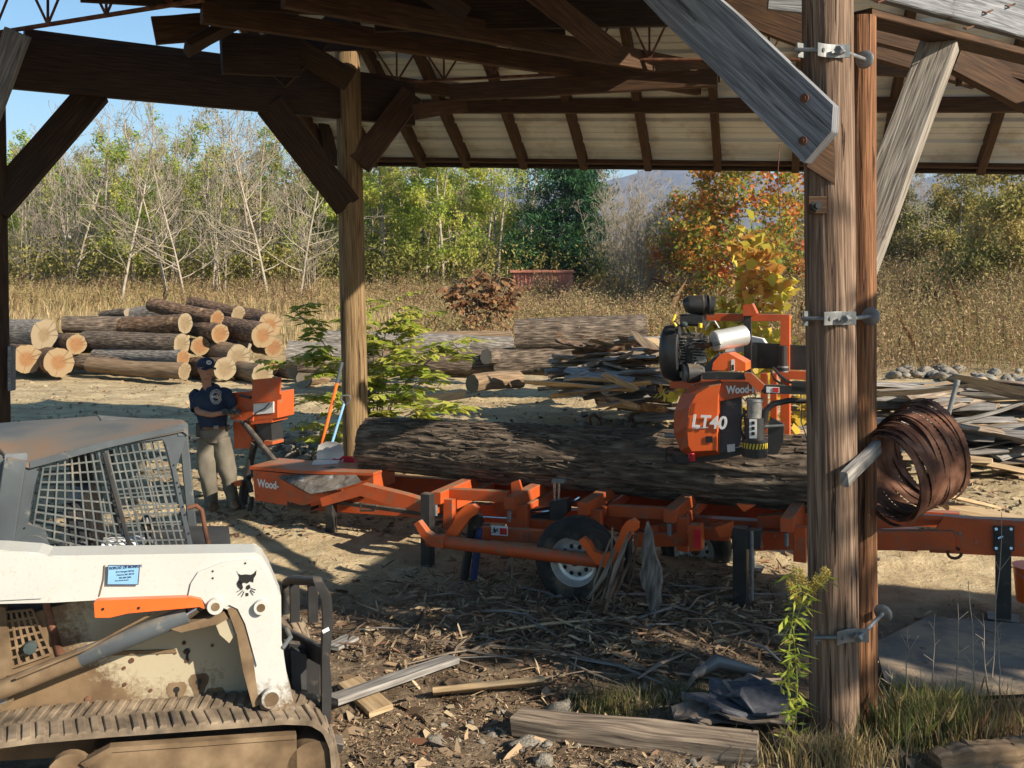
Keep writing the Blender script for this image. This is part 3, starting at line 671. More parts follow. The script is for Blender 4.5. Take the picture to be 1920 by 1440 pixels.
put_bush(1530, 50, .6, 'olive bush behind the maple and the double pole', db, rz=1)
put_bush(1110, 56, .50, 'low green bush under the right side of the pine', db, rz=3)
# ---------------- ground cover one could not count
def scatter(n, x0, x1, y0, y1, fn=None):
    out = []
    while len(out) < n:
        x = R.uniform(x0, x1); y = y0+(y1-y0)*R.random()**.85
        if abs(x) > y*.56+2: continue
        if fn and not fn(x, y): continue
        out.append((x, y, ground_z(x, y)))
    return np.array(out)
def field(x, y): return noise.noise(V((x*.25, y*.25, 1)))+R.uniform(-.5, .6) > -.1
B = scatter(46000, -38, 40, 27.5, 62, field)
hh = np.array([.35+.5*max(0, .5+noise.noise(V((b[0]*.35, b[1]*.35, 9)))) for b in B])*(.5+NR.rand(len(B)))*np.interp(B[:, 1], [27, 36, 60], [.45, .6, 1.05])
cl = np.array([noise.noise(V((b[0]*.3, b[1]*.3, 5))) for b in B])*.4+.45
o = obj_from(np_mesh('dry_grass', blades_np(B, hh, (.022+.022*NR.rand(len(B)))*B[:, 1]/40, .55), 5, np.clip(cl+NR.normal(size=len(B))*.2, .02, .98), ['straw']), 'dry_grass')
tag(o, 'tall straw coloured grass covering the field behind the logs', 'grass', kind='stuff')
# brown brushy weeds, centre and right
def weedmask(x, y):
    px = CX+x*F/y
    return (px > 1620 and y < 50) or (px < 760 and y > 40 and R.random() < .35) or ((760 < px < 1560) and y > 26+4*noise.noise(V((x*.4, 0, 0))))
B = scatter(23000, -26, 30, 24.5, 52, weedmask)
hh = (.6+.8*NR.rand(len(B)))*np.array([.75+.6*noise.noise(V((b[0]*.4, b[1]*.4, 2))) for b in B]); hh = np.clip(hh, .25, 1.9)*np.where(B[:, 0] > 7.5, 1.6, .95)*np.array([.6+.9*max(0, .45+noise.noise(V((b[0]*.9, b[1]*.6, 3)))) for b in B])
vv = blades_np(B, hh, (.012+.008*NR.rand(len(B)))*B[:, 1]/34, .6)
k = 12; C = np.repeat(B, k, 0); t = NR.rand(len(C), 1)**.6; tip = np.repeat(vv[:, 3], k, 0); C = C*(1-t)+tip*t+NR.normal(size=C.shape)*.10
lv = leaves_np(C, .08+.07*NR.rand(len(C)), .035)
z = np.zeros((len(vv), 1, 3)); 
o = obj_from(np_mesh('dry_weeds', vv, 5, NR.rand(len(vv)), ['weed']), 'dry_weeds'); tag(o, 'brown dry weed stalks across the field and the right bank', 'weeds', kind='stuff')
cw = np.repeat(np.array([noise.noise(V((b[0]*.35, b[1]*.35, 7))) for b in B])*.6+.45, k)
o = obj_from(np_mesh('weed_leaves', lv, 4, np.clip(cw+NR.normal(size=len(C))*.18, .02, .98), ['weed']), 'weed_leaves'); tag(o, 'small brown and rusty leaves on the dry weeds', 'weeds', kind='stuff')
# green-yellow undergrowth at the foot of the woods
B = scatter(9000, -36, 38, 47, 70, lambda x, y: not (945 < CX+x*F/y < 1090 and y > 50))
k = 8; C = np.repeat(B, k, 0)+NR.normal(size=(len(B)*k, 3))*np.array([.5, .5, .35])+np.array([0, 0, .9]); C[:, 2] += np.repeat(NR.rand(len(B))*1.6, k)
cc = np.array([noise.noise(V(b)*.22) for b in B])*.8+.45
o = obj_from(np_mesh('undergrowth', leaves_np(C, .17+.12*NR.rand(len(C)), .10), 4, np.clip(np.repeat(cc, k)+NR.normal(size=len(C))*.15, .02, .98), ['leaf_olive']), 'undergrowth')
tag(o, 'tangled olive brush at the foot of the woods', 'brush', kind='stuff')
# far wood as a mass
n = 62000; px = NR.uniform(-150, 2100, n); Dd = NR.uniform(74, 100, n); X = (px-CX)/F*Dd
top = np.interp(px, [0, 300, 440, 620, 930, 960, 1180, 1330, 1560, 1900, 2050], [11, 10.8, 9.6, 9.8, 9.5, 5.0, 2.6, 3.0, 3.4, 6.0, 7])*(.85+.2*np.array([noise.noise(V((a*.02, 0, 0))) for a in px]))+.7*np.array([noise.noise(V((a*.09, 3, 0))) for a in px])
zz = (NR.rand(n)**.8)*top; gz = np.array([ground_z(a, b) for a, b in zip(X, Dd)])
C = np.stack([X, Dd, gz+zz], 1); cl = np.array([noise.noise(V((c[0]*.25, c[1]*.1, c[2]*.3))) for c in C])*.8+.4
o = obj_from(np_mesh('far_wood', leaves_np(C, .5+.35*NR.rand(n), .26), 4, np.clip(cl+NR.normal(size=n)*.15, .02, .98), ['leaf_green']), 'far_wood')
tag(o, 'far mass of green woodland behind the first row of trees', 'woodland', kind='stuff')
# red metal shed, pale houses in the trees
def shed(name, label, x0, x1, D, h, mat, roofm, rk=.55):
    X0, X1 = (x0-CX)*D/F, (x1-CX)*D/F; z0 = ground_z(X0, D)-.3; t = thing(name, label, 'shed' if 'shed' in name else 'house', ((X0+X1)/2, D, z0))
    g = G(); w = (X1-X0); g.box(((X0+X1)/2, D+2, z0+h/2), w, 4, h, ch=.02)
    g.build('wall', mat, t)
    g = G(); n = int(w/.18)
    for i in range(n): g.beam((X0+.05+i*.18, D-.03, z0+.05), (X0+.05+i*.18, D-.03, z0+h-.05), .06, .05, up=(0, 1, 0), ch=.01)
    g.build('wall_ribs', mat, t)
    g = G(); g.prism([(X0-.15, D-.2, z0+h+.01), (X0-.15, D+2, z0+h+rk), (X0-.15, D+4.2, z0+h+.01)], (w+.3, 0, 0)); g.build('roof', roofm, t)
shed('metal_shed', 'long low red brown metal shed half hidden in the weeds', 962, 1074, 47, 1.75, 'red_barn', 'red_barn', .12)
shed('white_house', 'pale house glimpsed through the bare trees at left', 70, 205, 72, 4.0, 'house_white', 'cab_grey')
# ---------------- the pole shed
def post(name, label, pts, rad, mat, nn=20, seg=14):
    """round pole through pixel points (px,py,D)"""
    q = [P(*p) for p in pts]; g = G(); L = []; rr = []
    for i in range(seg+1):
        t = i/seg*(len(q)-1); k = min(int(t), len(q)-2); L.append(q[k].lerp(q[k+1], t-k)); rr.append(rad[0]+(rad[1]-rad[0])*i/seg)
    g.tube(L, rr, nn, 0, wob=.05, wf=3)
    return g
def fluted(q0, q1, r0, r1, nn=64, seg=60, amp=.05, seed=0):
    """old pole with deep drying checks running along it"""
    g = G(); ax = (q1-q0); L = ax.length; t = ax.normalized(); x = t.cross(V((0, 1, 0))).normalized(); y = t.cross(x); rings = []
    for i in range(seg+1):
        s = i/seg; c = q0.lerp(q1, s); r = []
        for j in range(nn):
            a = 2*math.pi*j/nn; tw = a+.25*s
            k = noise.fractal(V((math.cos(tw)*7+seed, math.sin(tw)*7, s*L*.55)), 1, 2, 3)
            k2 = noise.noise(V((math.cos(tw)*14+seed, math.sin(tw)*14, s*L*.9)))
            d = amp*k*.5-(amp*1.5*max(0, k2-.25))
            big = 1+.03*noise.noise(V((math.cos(a)*1.2, math.sin(a)*1.2, s*2+seed)))
            r.append(c+(x*math.cos(a)+y*math.sin(a))*((r0+(r1-r0)*s)*(big+d)))
        rings.append(r)
    g.rings(rings); return g
base = P(1566, 1395, 5.72)
t = thing('shed_post', 'thick grey brown weathered round post in the right foreground', 'post', base)
g = fluted(P(1566, 1420, 5.72), P(1549, -200, 5.72), .140, .143, seed=1); g.build('pole', 'pole_grey', t, smooth=True, ang=50)
# notch with a nut
g = G(); c = P(1532, 385, 5.58); g.box(c, .10, .03, .10, ch=.004); pl = g.build('notch_plate', 'beam_brown', t)
g = G(); c = P(1531, 386, 5.55); g.tube([c, c+V((0, -.012, 0))], .03, 16, 0); g.tube([c+V((0, -.012, 0)), c+V((0, -.035, 0))], .017, 6, 0); g.build('nut', 'black_metal', t)
g = G()
a, b_, c_, d_ = P(1512, 312, 5.575), P(1566, 346, 5.575), P(1562, 258, 5.575), P(1524, 250, 5.575); g.prism([a, b_, c_, d_], (0, .03, 0)); g.build('cut_face', 'beam_brown', t)
t = thing('shed_post', 'narrower orange brown post strapped behind the thick grey post', 'post', P(1612, 1375, 5.98))
g = fluted(P(1613, 1400, 5.96), P(1613, 33, 5.96), .098, .092, nn=52, seed=7, amp=.07); g.build('pole', 'pole_orange', t, smooth=True, ang=50)
# clamps
def clamp(py, cxp, label, ang=0.0, left=True):
    t = thing('pole_clamp', label, 'clamp', P(cxp, py, 5.55), 'galvanised clamps strapping the two posts')
    c = P(cxp, py, 5.55); X = V((1, .25, 0)).normalized()
    g = G(); out = []
    for i in range(9):       # curved front plate
        a = (i/8-.5); out.append((a*.20, -.028*(1-4*a*a)*-1))
    rings = []
    for (u, v) in out:
        o = c+X*u+V((-X.y, X.x, 0))*(v-.02); rings.append([o+V((0, 0, -.038)), o+V((0, 0, .038)), o+V((-X.y, X.x, 0))*.008+V((0, 0, .038)), o+V((-X.y, X.x, 0))*.008+V((0, 0, -.038))])
    g.rings(rings); g.build('plate', 'galv', t, bevel=.002)
    e = c+X*.29+V((0, .18, .0+ang)); s = c+X*.02+V((0, -.045, -.002))
    g = G(); g.tube([s, e], .0125, 12); g.tube([e+V((0, 0, 0)), e+(e-s).normalized()*.03], .022, 6); g.build('threaded_rod', 'galv', t)
    g = G(); g.tube([s, s+(e-s).normalized()*.028], .024, 6); g.build('nut', 'galv', t)
    g = G(); g.blob(e-(e-s).normalized()*.02, .055, .055, .012, Z=(e-s), nu=18, nv=8); g.build('washer', 'galv', t, smooth=True, ang=60)
    if left:
        l = P(cxp-57, py, 5.66); g = G(); g.box(l, .075, .012, .085, X=(1, .6, 0), Y=(-.6, 1, 0), ch=.002); g.build('side_plate', 'galv', t)
        g = G(); g.tube([l+V((-.04, -.02, 0)), c+V((-.05, -.02, 0))], .012, 10); g.tube([l+V((-.02, -.035, 0)), l+V((-.02, -.005, 0))], .018, 6); g.build('side_bolt', 'galv', t)
clamp(95, 1560, 'topmost galvanised clamp round the two posts, beside the grey brace', .0)
clamp(597, 1572, 'middle galvanised clamp round the two posts, above the saw blades')
clamp(1193, 1596, 'lowest galvanised clamp round the two posts, near the ground', .05)
# big grey braces
t = thing('wood_brace', 'heavy blue grey weathered brace bolted to the left of the thick post', 'brace', P(1525, 290, 5.4))
D = 5.42
BP = Plane(1560, 5.38, .80, -.60)
o = [BP(x, y) for x, y in ((1178, -30), (1316, -30), (1380, 25), (1562, 197), (1559, 246), (1507, 306), (1330, 124), (1245, 42))]
g = G(); g.prism(o, BP.n*.11); g.build('timber', 'beam_grey', t, bevel=.006)
for i, (x, y) in enumerate([(1509, 184), (1506, 264)]):
    c = BP(x, y, -.002); g = G(); g.tube([c, c-BP.n*.012], .024, 12); g.tube([c-BP.n*.012, c-BP.n*.02], .012, 6); g.build('bolt', 'rust', t)
t = thing('wood_brace', 'pale sunlit grained brace rising right from the two posts', 'brace', P(1640, 420, 6.2))
a = P(1600, 520, 6.1); b_ = P(1762, 84, 6.6); g = G(); g.beam(a, b_, .11, .235, up=(1, -.35, .4), ch=.006, seg=6, wob=.003); g.build('timber', 'beam_weather', t)
# top right beam
d1 = V((.81, .59, 0))
t = thing('roof_beam', 'wide sunlit weathered beam with bent nails at the top right', 'beam', P(1900, 60, 7.0))
a = V((1.72, 5.62, 4.33)); n1 = V((.59, -.81, 0))
b_ = a+d1*6.5
g = G(); g.beam(a+n1*.08+V((0, 0, .16)), b_+n1*.08+V((0, 0, .16)), .07, .32, seg=8, wob=.004, ch=.008); g.build('timber', 'beam_grey', t)
for (x, y) in [(1842, 22), (1806, 52), (1640, 2), (1885, 10)]:
    r = V(((x-CX)/F, 1, (HY-y)/F)); pl = a+n1*.116; Dp = pl.dot(n1)/r.dot(n1); c = V((r.x*Dp, Dp, CH+r.z*Dp))
    g = G(); g.tube([c, c+n1*.02+V((0, 0, -.012)), c+n1*.03+d1*.07+V((0, 0, .015))], .006, 6); g.build('nail', 'rust', t)
g = G(); g.beam(a+d1*.5-n1*.06+V((0, 0, -.06)), b_-n1*.06+V((0, 0, -.06)), .2, .05, seg=4, wob=.003); g.build('under_board', 'beam_brown', t)
# distant left/mid posts
t = thing('shed_post', 'tan round post in the middle, sunlit below and shaded above', 'post', P(668, 912, 12.1))
g = fluted(P(669, 915, 12.1), P(651, 60, 12.1), .158, .152, nn=40, seg=40, amp=.03, seed=3); g.build('pole', 'pole_tan', t, smooth=True, ang=50)
t = thing('shed_post', 'dark round post cut by the left edge of the picture', 'post', P(2, 980, 9.95))
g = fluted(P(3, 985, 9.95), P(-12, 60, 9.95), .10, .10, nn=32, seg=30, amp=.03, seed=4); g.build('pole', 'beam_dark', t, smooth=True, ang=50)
g = G(); c = P(22, 690, 9.85); g.box(c, .03, .1, .45, ch=.01); g.build('side_board', 'beam_grey', t)
def timber(label, a, b, w, h, mat='beam_dark', cat='beam', up=(0, 0, 1), seg=6, name='roof_beam'):
    g = G(); g.beam(a, b, w, h, up=up, seg=seg, wob=.005, ch=.006); o = g.build(name, mat); tag(o, label, cat); return o
zB = 4.55
def hz_pt(px, py, z): D = (z-CH)*F/(HY-py); return V(((px-CX)*D/F, D, z))
A = hz_pt(30, 167, zB); B_ = hz_pt(700, 229, zB); dd = (B_-A)
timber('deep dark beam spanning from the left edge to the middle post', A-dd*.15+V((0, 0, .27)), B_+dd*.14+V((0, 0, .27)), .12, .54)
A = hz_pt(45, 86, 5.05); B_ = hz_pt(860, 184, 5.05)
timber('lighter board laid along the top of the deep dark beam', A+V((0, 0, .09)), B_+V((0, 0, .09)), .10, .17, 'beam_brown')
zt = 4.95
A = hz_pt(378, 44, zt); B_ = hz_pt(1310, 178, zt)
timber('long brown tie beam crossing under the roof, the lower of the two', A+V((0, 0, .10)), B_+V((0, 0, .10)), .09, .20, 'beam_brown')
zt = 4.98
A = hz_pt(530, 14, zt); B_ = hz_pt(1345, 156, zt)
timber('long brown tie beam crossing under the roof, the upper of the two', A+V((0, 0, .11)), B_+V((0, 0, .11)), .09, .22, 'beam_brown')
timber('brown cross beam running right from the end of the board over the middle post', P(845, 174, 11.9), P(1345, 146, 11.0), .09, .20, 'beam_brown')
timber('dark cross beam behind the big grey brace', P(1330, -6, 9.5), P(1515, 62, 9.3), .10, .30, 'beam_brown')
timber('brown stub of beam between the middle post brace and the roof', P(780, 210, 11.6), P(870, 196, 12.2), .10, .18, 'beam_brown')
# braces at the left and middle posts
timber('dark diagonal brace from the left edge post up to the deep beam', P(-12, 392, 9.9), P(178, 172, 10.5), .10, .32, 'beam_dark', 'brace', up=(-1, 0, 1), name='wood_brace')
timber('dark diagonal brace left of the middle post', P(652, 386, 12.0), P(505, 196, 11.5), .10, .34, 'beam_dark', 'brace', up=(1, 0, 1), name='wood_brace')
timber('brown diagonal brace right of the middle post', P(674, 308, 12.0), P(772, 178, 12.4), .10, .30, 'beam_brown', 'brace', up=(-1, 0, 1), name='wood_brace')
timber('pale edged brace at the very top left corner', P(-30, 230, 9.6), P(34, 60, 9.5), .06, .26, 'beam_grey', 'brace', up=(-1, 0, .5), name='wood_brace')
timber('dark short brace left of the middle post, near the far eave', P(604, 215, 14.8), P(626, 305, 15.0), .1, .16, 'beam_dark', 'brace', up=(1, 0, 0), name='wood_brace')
# upper clutter: trusses
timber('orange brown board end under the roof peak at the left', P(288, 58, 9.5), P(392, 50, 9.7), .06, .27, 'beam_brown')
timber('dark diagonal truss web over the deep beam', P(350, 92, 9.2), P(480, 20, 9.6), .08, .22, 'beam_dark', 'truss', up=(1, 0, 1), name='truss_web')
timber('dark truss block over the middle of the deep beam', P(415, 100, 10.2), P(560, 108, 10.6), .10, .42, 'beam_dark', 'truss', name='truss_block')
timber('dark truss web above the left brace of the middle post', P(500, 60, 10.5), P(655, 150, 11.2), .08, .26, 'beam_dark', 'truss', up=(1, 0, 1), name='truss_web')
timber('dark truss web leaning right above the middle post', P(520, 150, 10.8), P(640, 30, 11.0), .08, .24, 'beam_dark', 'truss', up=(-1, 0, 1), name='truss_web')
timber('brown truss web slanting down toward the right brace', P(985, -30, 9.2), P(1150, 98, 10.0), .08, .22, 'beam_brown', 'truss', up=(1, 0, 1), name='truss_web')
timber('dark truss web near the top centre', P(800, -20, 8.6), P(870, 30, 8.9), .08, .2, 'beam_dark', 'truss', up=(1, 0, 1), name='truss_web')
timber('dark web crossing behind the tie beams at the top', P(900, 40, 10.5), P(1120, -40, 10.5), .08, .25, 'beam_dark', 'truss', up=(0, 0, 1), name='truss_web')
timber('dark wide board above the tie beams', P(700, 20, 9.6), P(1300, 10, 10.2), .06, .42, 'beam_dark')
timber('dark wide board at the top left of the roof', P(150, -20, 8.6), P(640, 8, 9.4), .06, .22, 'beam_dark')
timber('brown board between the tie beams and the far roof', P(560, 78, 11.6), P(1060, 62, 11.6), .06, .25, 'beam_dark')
# far slope: rafters, ribbed metal panels, eave
EL_ = P(600, 300, 15.6); ER_ = P(2250, 318, 12.6)
eu = (ER_-EL_).normalized(); hd = V((-eu.y*-1, eu.x*-1, 0)); hd = V((eu.y, -eu.x, 0)).normalized()
sU = (hd*math.cos(math.radians(29))+V((0, 0, math.sin(math.radians(29))))).normalized(); nU = eu.cross(sU).normalized()
if nU.z < 0: nU = -nU
Lr = (ER_-EL_).length; SL = 4.6
roof = thing('shed_roof', 'far slope of the shed roof with pale ribbed metal panels', 'roof', EL_)
g = G(); prof = []
k = 0; s = 0.0
while s < SL:
    for (ds, hgt) in ((0, 0), (.018, .045), (.062, .045), (.08, 0), (.185, 0), (.192, .012), (.215, .012), (.222, 0), (.31, 0), (.317, .012), (.34, .012), (.347, 0)):
        prof.append((s+ds, hgt))
    s += .46
rings = []
for q in (0, .25, .5, .75, 1): rings.append([EL_+eu*Lr*q+sU*a-nU*(b-.06) for a, b in prof]+[EL_+eu*Lr*q+sU*a-nU*(b-.068) for a, b in prof[::-1]])
g.rings(rings); g.build('metal_panel', 'roof_metal', roof)
g = G(); g.beam(EL_-sU*.02-eu*.2, ER_-sU*.02, .05, .17, up=nU, seg=10, wob=.004); g.build('eave_board', 'beam_dark', roof)
g = G(); g.beam(EL_+sU*.16-eu*.1-nU*.09, ER_+sU*.16-nU*.09, .05, .07, up=nU, seg=10, wob=.004); g.build('eave_batten', 'beam_brown', roof)
def eave_pt(px):
    r = V(((px-CX)/F, 1, 0)); n = V((hd.x, hd.y, 0)); D = EL_.dot(n)/r.dot(n); return EL_+eu*((V((r.x*D, D, 0))-V((EL_.x, EL_.y, 0))).length*(1 if r.x*D > EL_.x else -1))
for px in (626, 706, 795, 878, 985, 1097, 1217, 1347, 1492, 1655, 1838, 2040):
    e = eave_pt(px); g = G(); g.beam(e-nU*.04, e+sU*SL-nU*.04, .10, .19, up=nU, seg=5, wob=.004); g.build('rafter', 'beam_brown', roof)
for px in (712, 1128, 1640):
    pass
g = G(); m = EL_+sU*1.55-nU*.16; g.beam(m+eu*.2, m+eu*Lr, .09, .19, up=(0, 0, 1), seg=8, wob=.005); g.build('purlin', 'beam_brown', roof)
# right side rafters behind the two posts
timber('dark rafter rising right above the pale brace', P(1640, 60, 8.5), P(1990, 150, 8.5), .1, .20, 'beam_brown', 'rafter', name='rafter')
timber('brown rafter under the top right beam', P(1640, 95, 9.5), P(1830, 150, 9.5), .1, .17, 'beam_brown', 'rafter', name='rafter')
timber('curved looking brown purlin at the right edge', P(1790, 108, 8.4), P(1990, 215, 8.6), .1, .26, 'beam_brown', 'rafter', name='rafter')
timber('short hanging block on the purlin at the right', P(1807, 160, 9.0), P(1807, 128, 9.0), .1, .13, 'beam_brown', 'block', name='wood_block')
timber('level brown beam at the right behind the pale brace', P(1630, 124, 11.0), P(1990, 140, 11.0), .1, .2, 'beam_brown')
timber('brown board behind the top clamp', P(1440, 4, 8.5), P(1520, 12, 8.5), .05, .14, 'beam_grey')
# open web steel joists
def joist(label, a, b, h, n, up=V((0, 0, 1)), thk=.022):
    t = thing('steel_joist', label, 'joist', a)
    for dz in (0, h):
        g = G(); g.beam(a+up*dz, b+up*dz, .06, .03, seg=1); g.build('chord', 'rust', t)
    for i in range(n):
        g = G()
        p = a.lerp(b, (i+.5)/n)
        for q in (-.45, 0, .45): g.tube([p, a.lerp(b, (i+.5+q)/n)+up*h], thk*.6, 6)
        g.build('web', 'rust', t)
joist('rusty open web steel joist crossing the sky at the top left', P(-60, 70, 10), P(380, 0, 8.6), .55, 4)
joist('thin steel joist behind the middle post under the far roof', P(700, 156, 12.6), P(1060, 139, 12.2), .42, 4)
joist('steel joist above the far roof rafters near the grey brace', P(1060, 112, 11.4), P(1500, 112, 10.6), .62, 4)
# unseen lean-to roof right of the picture, added to shade the mill and log
shade_wing = thing('shed_roof', 'unseen roof added at the right for shade', 'roof', (9, 4.5, 0))
shade_wing['label'] = 'unseen lean-to roof on posts, added off to the right to shade the mill'
g = G(); A0 = V((5.6, 5.15, 4.7)); ud = V((.96, -.28, 0)).normalized(); vd = V((-.28, -.96, 0)).normalized()
WB = 1.8
for i in range(7):
    g.beam(A0+vd*(i+.5)*WB/7, A0+vd*(i+.5)*WB/7+ud*13, WB/7+.02, .05, seg=1)
g.build('shade_deck', 'beam_dark', shade_wing)
g = G()
for i in range(4): p = A0+ud*(3.5+i*3.1)+vd*.2; g.tube([V((p.x, p.y, 0)), p], .12, 10)
g.build('posts', 'beam_dark', shade_wing)
# ---------------- the portable band mill
K = Plane(480, 10.6, 6.61, -3.0)
ku, kn = K.u, K.n
UP = V((0, 0, 1))
mill = thing('portable_sawmill', 'orange portable band sawmill on a trailer frame carrying a huge dark log', 'sawmill', (K(1080, 1000, 0).x, K(1080, 1000, 0).y, 0))
def mg(name, g, mats, bevel=0, smooth=False, parent=None, ang=35): return g.build(name, mats, parent or mill, bevel=bevel, smooth=smooth, ang=ang)
def plate(name, px, v, th, mat, bevel=.004, parent=None):
    g = G(); g.prism([K(x, y, v) for x, y in px], kn*th); return mg(name, g, mat, bevel, parent=parent)
def kbeam(name, p, q, w, h, mat, parent=None, up=UP, bevel=.004):
    g = G(); g.beam(K(*p), K(*q), w, h, up=up, ch=.004); return mg(name, g, mat, 0, parent=parent)
def kleg(x, ytop, v, w, mat='black_metal', foot=False, pad=0, inner=True):
    g = G(); top = K(x, ytop, v); gz = ground_z(top.x, top.y)
    g.beam(V((top.x, top.y, gz-.05)), top, w, w, up=ku, ch=.006)
    l = mg('leg', g, mat)
    if foot:
        g = G(); g.box((top.x, top.y, gz+.03), .22, .2, .012, X=ku, Y=kn); mg('foot_plate', g, mat, parent=l)
    return l
# main frame
kbeam('main_rail', (560, 938, .28), (1720, 1012, .28), .12, .17, 'orange')
kbeam('front_rail', (1415, 1012, .02), (1790, 1012, .0), .09, .15, 'orange')
plate('frame_plate', [(1742, 1036), (1756, 992), (1770, 968), (1960, 986), (1960, 1046)], .0, .1, 'orange')
plate('upper_rail', [(1420, 968), (1516, 962), (1640, 964), (1760, 970), (1960, 978), (1960, 990), (1760, 984), (1640, 992), (1420, 990)], .10, .09, 'orange')
plate('frame_lip', [(1640, 960), (1960, 980), (1960, 987), (1640, 967)], .02, .05, 'orange')
kbeam('back_rail', (640, 905, 1.15), (1800, 975, 1.15), .10, .14, 'orange')
kbeam('middle_rail', (690, 905, .75), (1520, 958, .75), .10, .2, 'orange')
# left end box
s = plate('end_box', [(474, 882), (560, 890), (700, 892), (700, 920), (575, 952), (550, 950), (478, 938)], -.02, .42, 'orange')
plate('end_box_top', [(468, 880), (560, 888), (700, 892), (700, 887), (560, 882), (468, 874)], -.04, .5, 'orange')
g = G(); q = [K(573, 881, .10), K(521, 893, -.05), K(582, 926, -.22), K(631, 917, -.22), K(678, 903, -.18), K(669, 891, -.05), K(623, 874, .16)]
g.add(q+[p-UP*.006 for p in q], [[0, 1, 2, 3, 4, 5, 6], [13, 12, 11, 10, 9, 8, 7]]+[[i, i+7, (i+1) % 7+7, (i+1) % 7] for i in range(7)]); mg('fender_plate', g, 'dusty_plate')
plate('fender_side', [(524, 897), (582, 928), (640, 919), (640, 928), (600, 940), (567, 948), (526, 936)], -.09, .03, 'orange')
g = G(); g.box(K(568, 944, .05), .30, .14, .09, X=ku, Y=kn); mg('latch_box', g, 'black_plastic')
text_mesh('Wood-', .118, K(483, 912, -.024), ku+V((0, 0, -.02)), UP, 'sticker_white', 'lettering', mill, bold=.003, squeeze=.8)
g = G(); g.tube([K(488, 938, .0), K(492, 950, 0), K(512, 962, 0), K(530, 955, 0), K(538, 944, .0)], .009, 8); mg('hose', g, 'black_plastic')
g = G(); g.tube([K(470, 905, .2), K(463, 940, .1), K(475, 966, 0), K(492, 955, 0), K(500, 938, 0)], .006, 6); mg('cable', g, 'black_plastic')
g = G()
for i in range(9):
    c = K(500+i*6, 950+i*1.5+(3 if i % 2 else 0), -.03); g.tube([c, c+V((.02, 0, -.015))], .006, 5)
mg('chain', g, 'galv')
# arm channel from the end box toward the second leg
plate('front_channel', [(600, 934), (678, 908), (760, 928), (815, 945), (815, 966), (740, 950), (676, 930), (604, 950)], -.22, .1, 'orange')
kbeam('lower_bar', (610, 938, .1), (905, 978, .1), .05, .04, 'black_metal')
g = G(); g.tube([K(676, 942, .0), K(676, 957, 0), K(700, 957, 0), K(707, 948, 0)], .012, 8); mg('step_loop', g, 'black_metal')
kleg(621, 935, .05, .09); kleg(802, 925, -.55, .10); l = kleg(1389, 988, -.55, .11); kleg(1881, 985, .02, .11, foot=True)
kleg(1408, 1000, .5, .07, 'galv', foot=True)
g = G(); g.tube([K(1410, 995, -.6), K(1410, 1125, -.6)], .014, 8); mg('jack_rod', g, 'galv', parent=l)
plate('leg_bracket', [(1372, 995), (1426, 995), (1426, 1030), (1372, 1030)], -.60, .10, 'black_metal')
plate('leg_bracket', [(1862, 987), (1902, 987), (1902, 1033), (1862, 1033)], -.03, .02, 'black_metal')
for (x, y) in ((1868, 992), (1896, 992), (1868, 1028), (1896, 1028)):
    g = G(); g.tube([K(x, y, -.03), K(x, y, -.04)], .012, 6); mg('bolt', g, 'chrome')
g = G(); g.tube([K(1873, 1010, -.05), K(1882, 1006, -.06)], .016, 8); mg('latch_pin', g, 'chrome')
kbeam('end_block', (1415, 1012, -.05), (1429, 1012, -.05), .12, .16, 'orange')
g = G()
for i in range(14):
    a = i/13*math.pi*2; 
    pass
g.tube([K(1790+13*math.cos(a), 1037+10*math.sin(a), .0) for a in np.linspace(0, 5.6, 12)], .012, 6); mg('tow_hook', g, 'rust')
# cross bunks carrying the log
for (x, y, lit) in ((817, 934, 0), (955, 944, 0), (1093, 954, 0), (1255, 968, 0), (1475, 985, 0)):
    f0 = K(x, y, -.5); z = f0.z
    g = G(); g.beam(f0, f0+kn*1.75, .10, .11, ch=.004); b = mg('bunk', g, 'orange')
    g = G(); g.beam(f0+kn*.35+V((0, 0, -.13)), f0+kn*1.5+V((0, 0, -.13)), .08, .10); mg('bunk_web', g, 'orange')
    g = G(); g.beam(f0+kn*.1+ku*.09+V((0, 0, -.02)), f0+kn*.1+ku*.09+V((0, 0, -.30)), .07, .10, up=ku); mg('bunk_bracket', g, 'orange')
    g = G(); g.tube([f0+kn*.0+V((0, 0, -.06)), f0+kn*.0+V((0, 0, -.16))], .018, 8); mg('bunk_bolt', g, 'galv')
for (x, y) in ((1195, 962), (890, 930), (1000, 985), (1290, 1000)):
    f0 = K(x, y, -.3); g = G(); g.beam(f0-ku*.25, f0+ku*.35+V((0, 0, .03)), .07, .10, ch=.004); mg('cross_tie', g, 'orange')
# chain turner, brackets
plate('side_plate', [(958, 905), (973, 900), (980, 925), (976, 960), (960, 965)], -.2, .03, 'orange')
for x in (1040, 1048): g = G(); g.tube([K(x, 905, -.35), K(x, 965, -.35)], .013, 8); mg('cylinder_rod', g, 'chrome')
plate('clamp_head', [(1034, 898), (1058, 898), (1058, 906), (1034, 906)], -.38, .06, 'galv')
plate('clamp_base', [(1030, 940), (1062, 936), (1064, 960), (1048, 975), (1032, 975)], -.4, .1, 'black_metal')
plate('hydraulic_block', [(995, 955), (1030, 950), (1032, 1000), (1010, 1010), (994, 1000)], -.25, .12, 'black_metal')
g = G(); g.tube([K(1068, 945, -.3), K(1088, 933, -.32)], .016, 8); mg('cylinder', g, 'chrome')
g = G(); g.tube([K(995, 963, -.28), K(1030, 958, -.28)], .012, 8); g.tube([K(890, 968, -.3), K(960, 972, -.3)], .009, 8); mg('cylinder_rod', g, 'chrome')
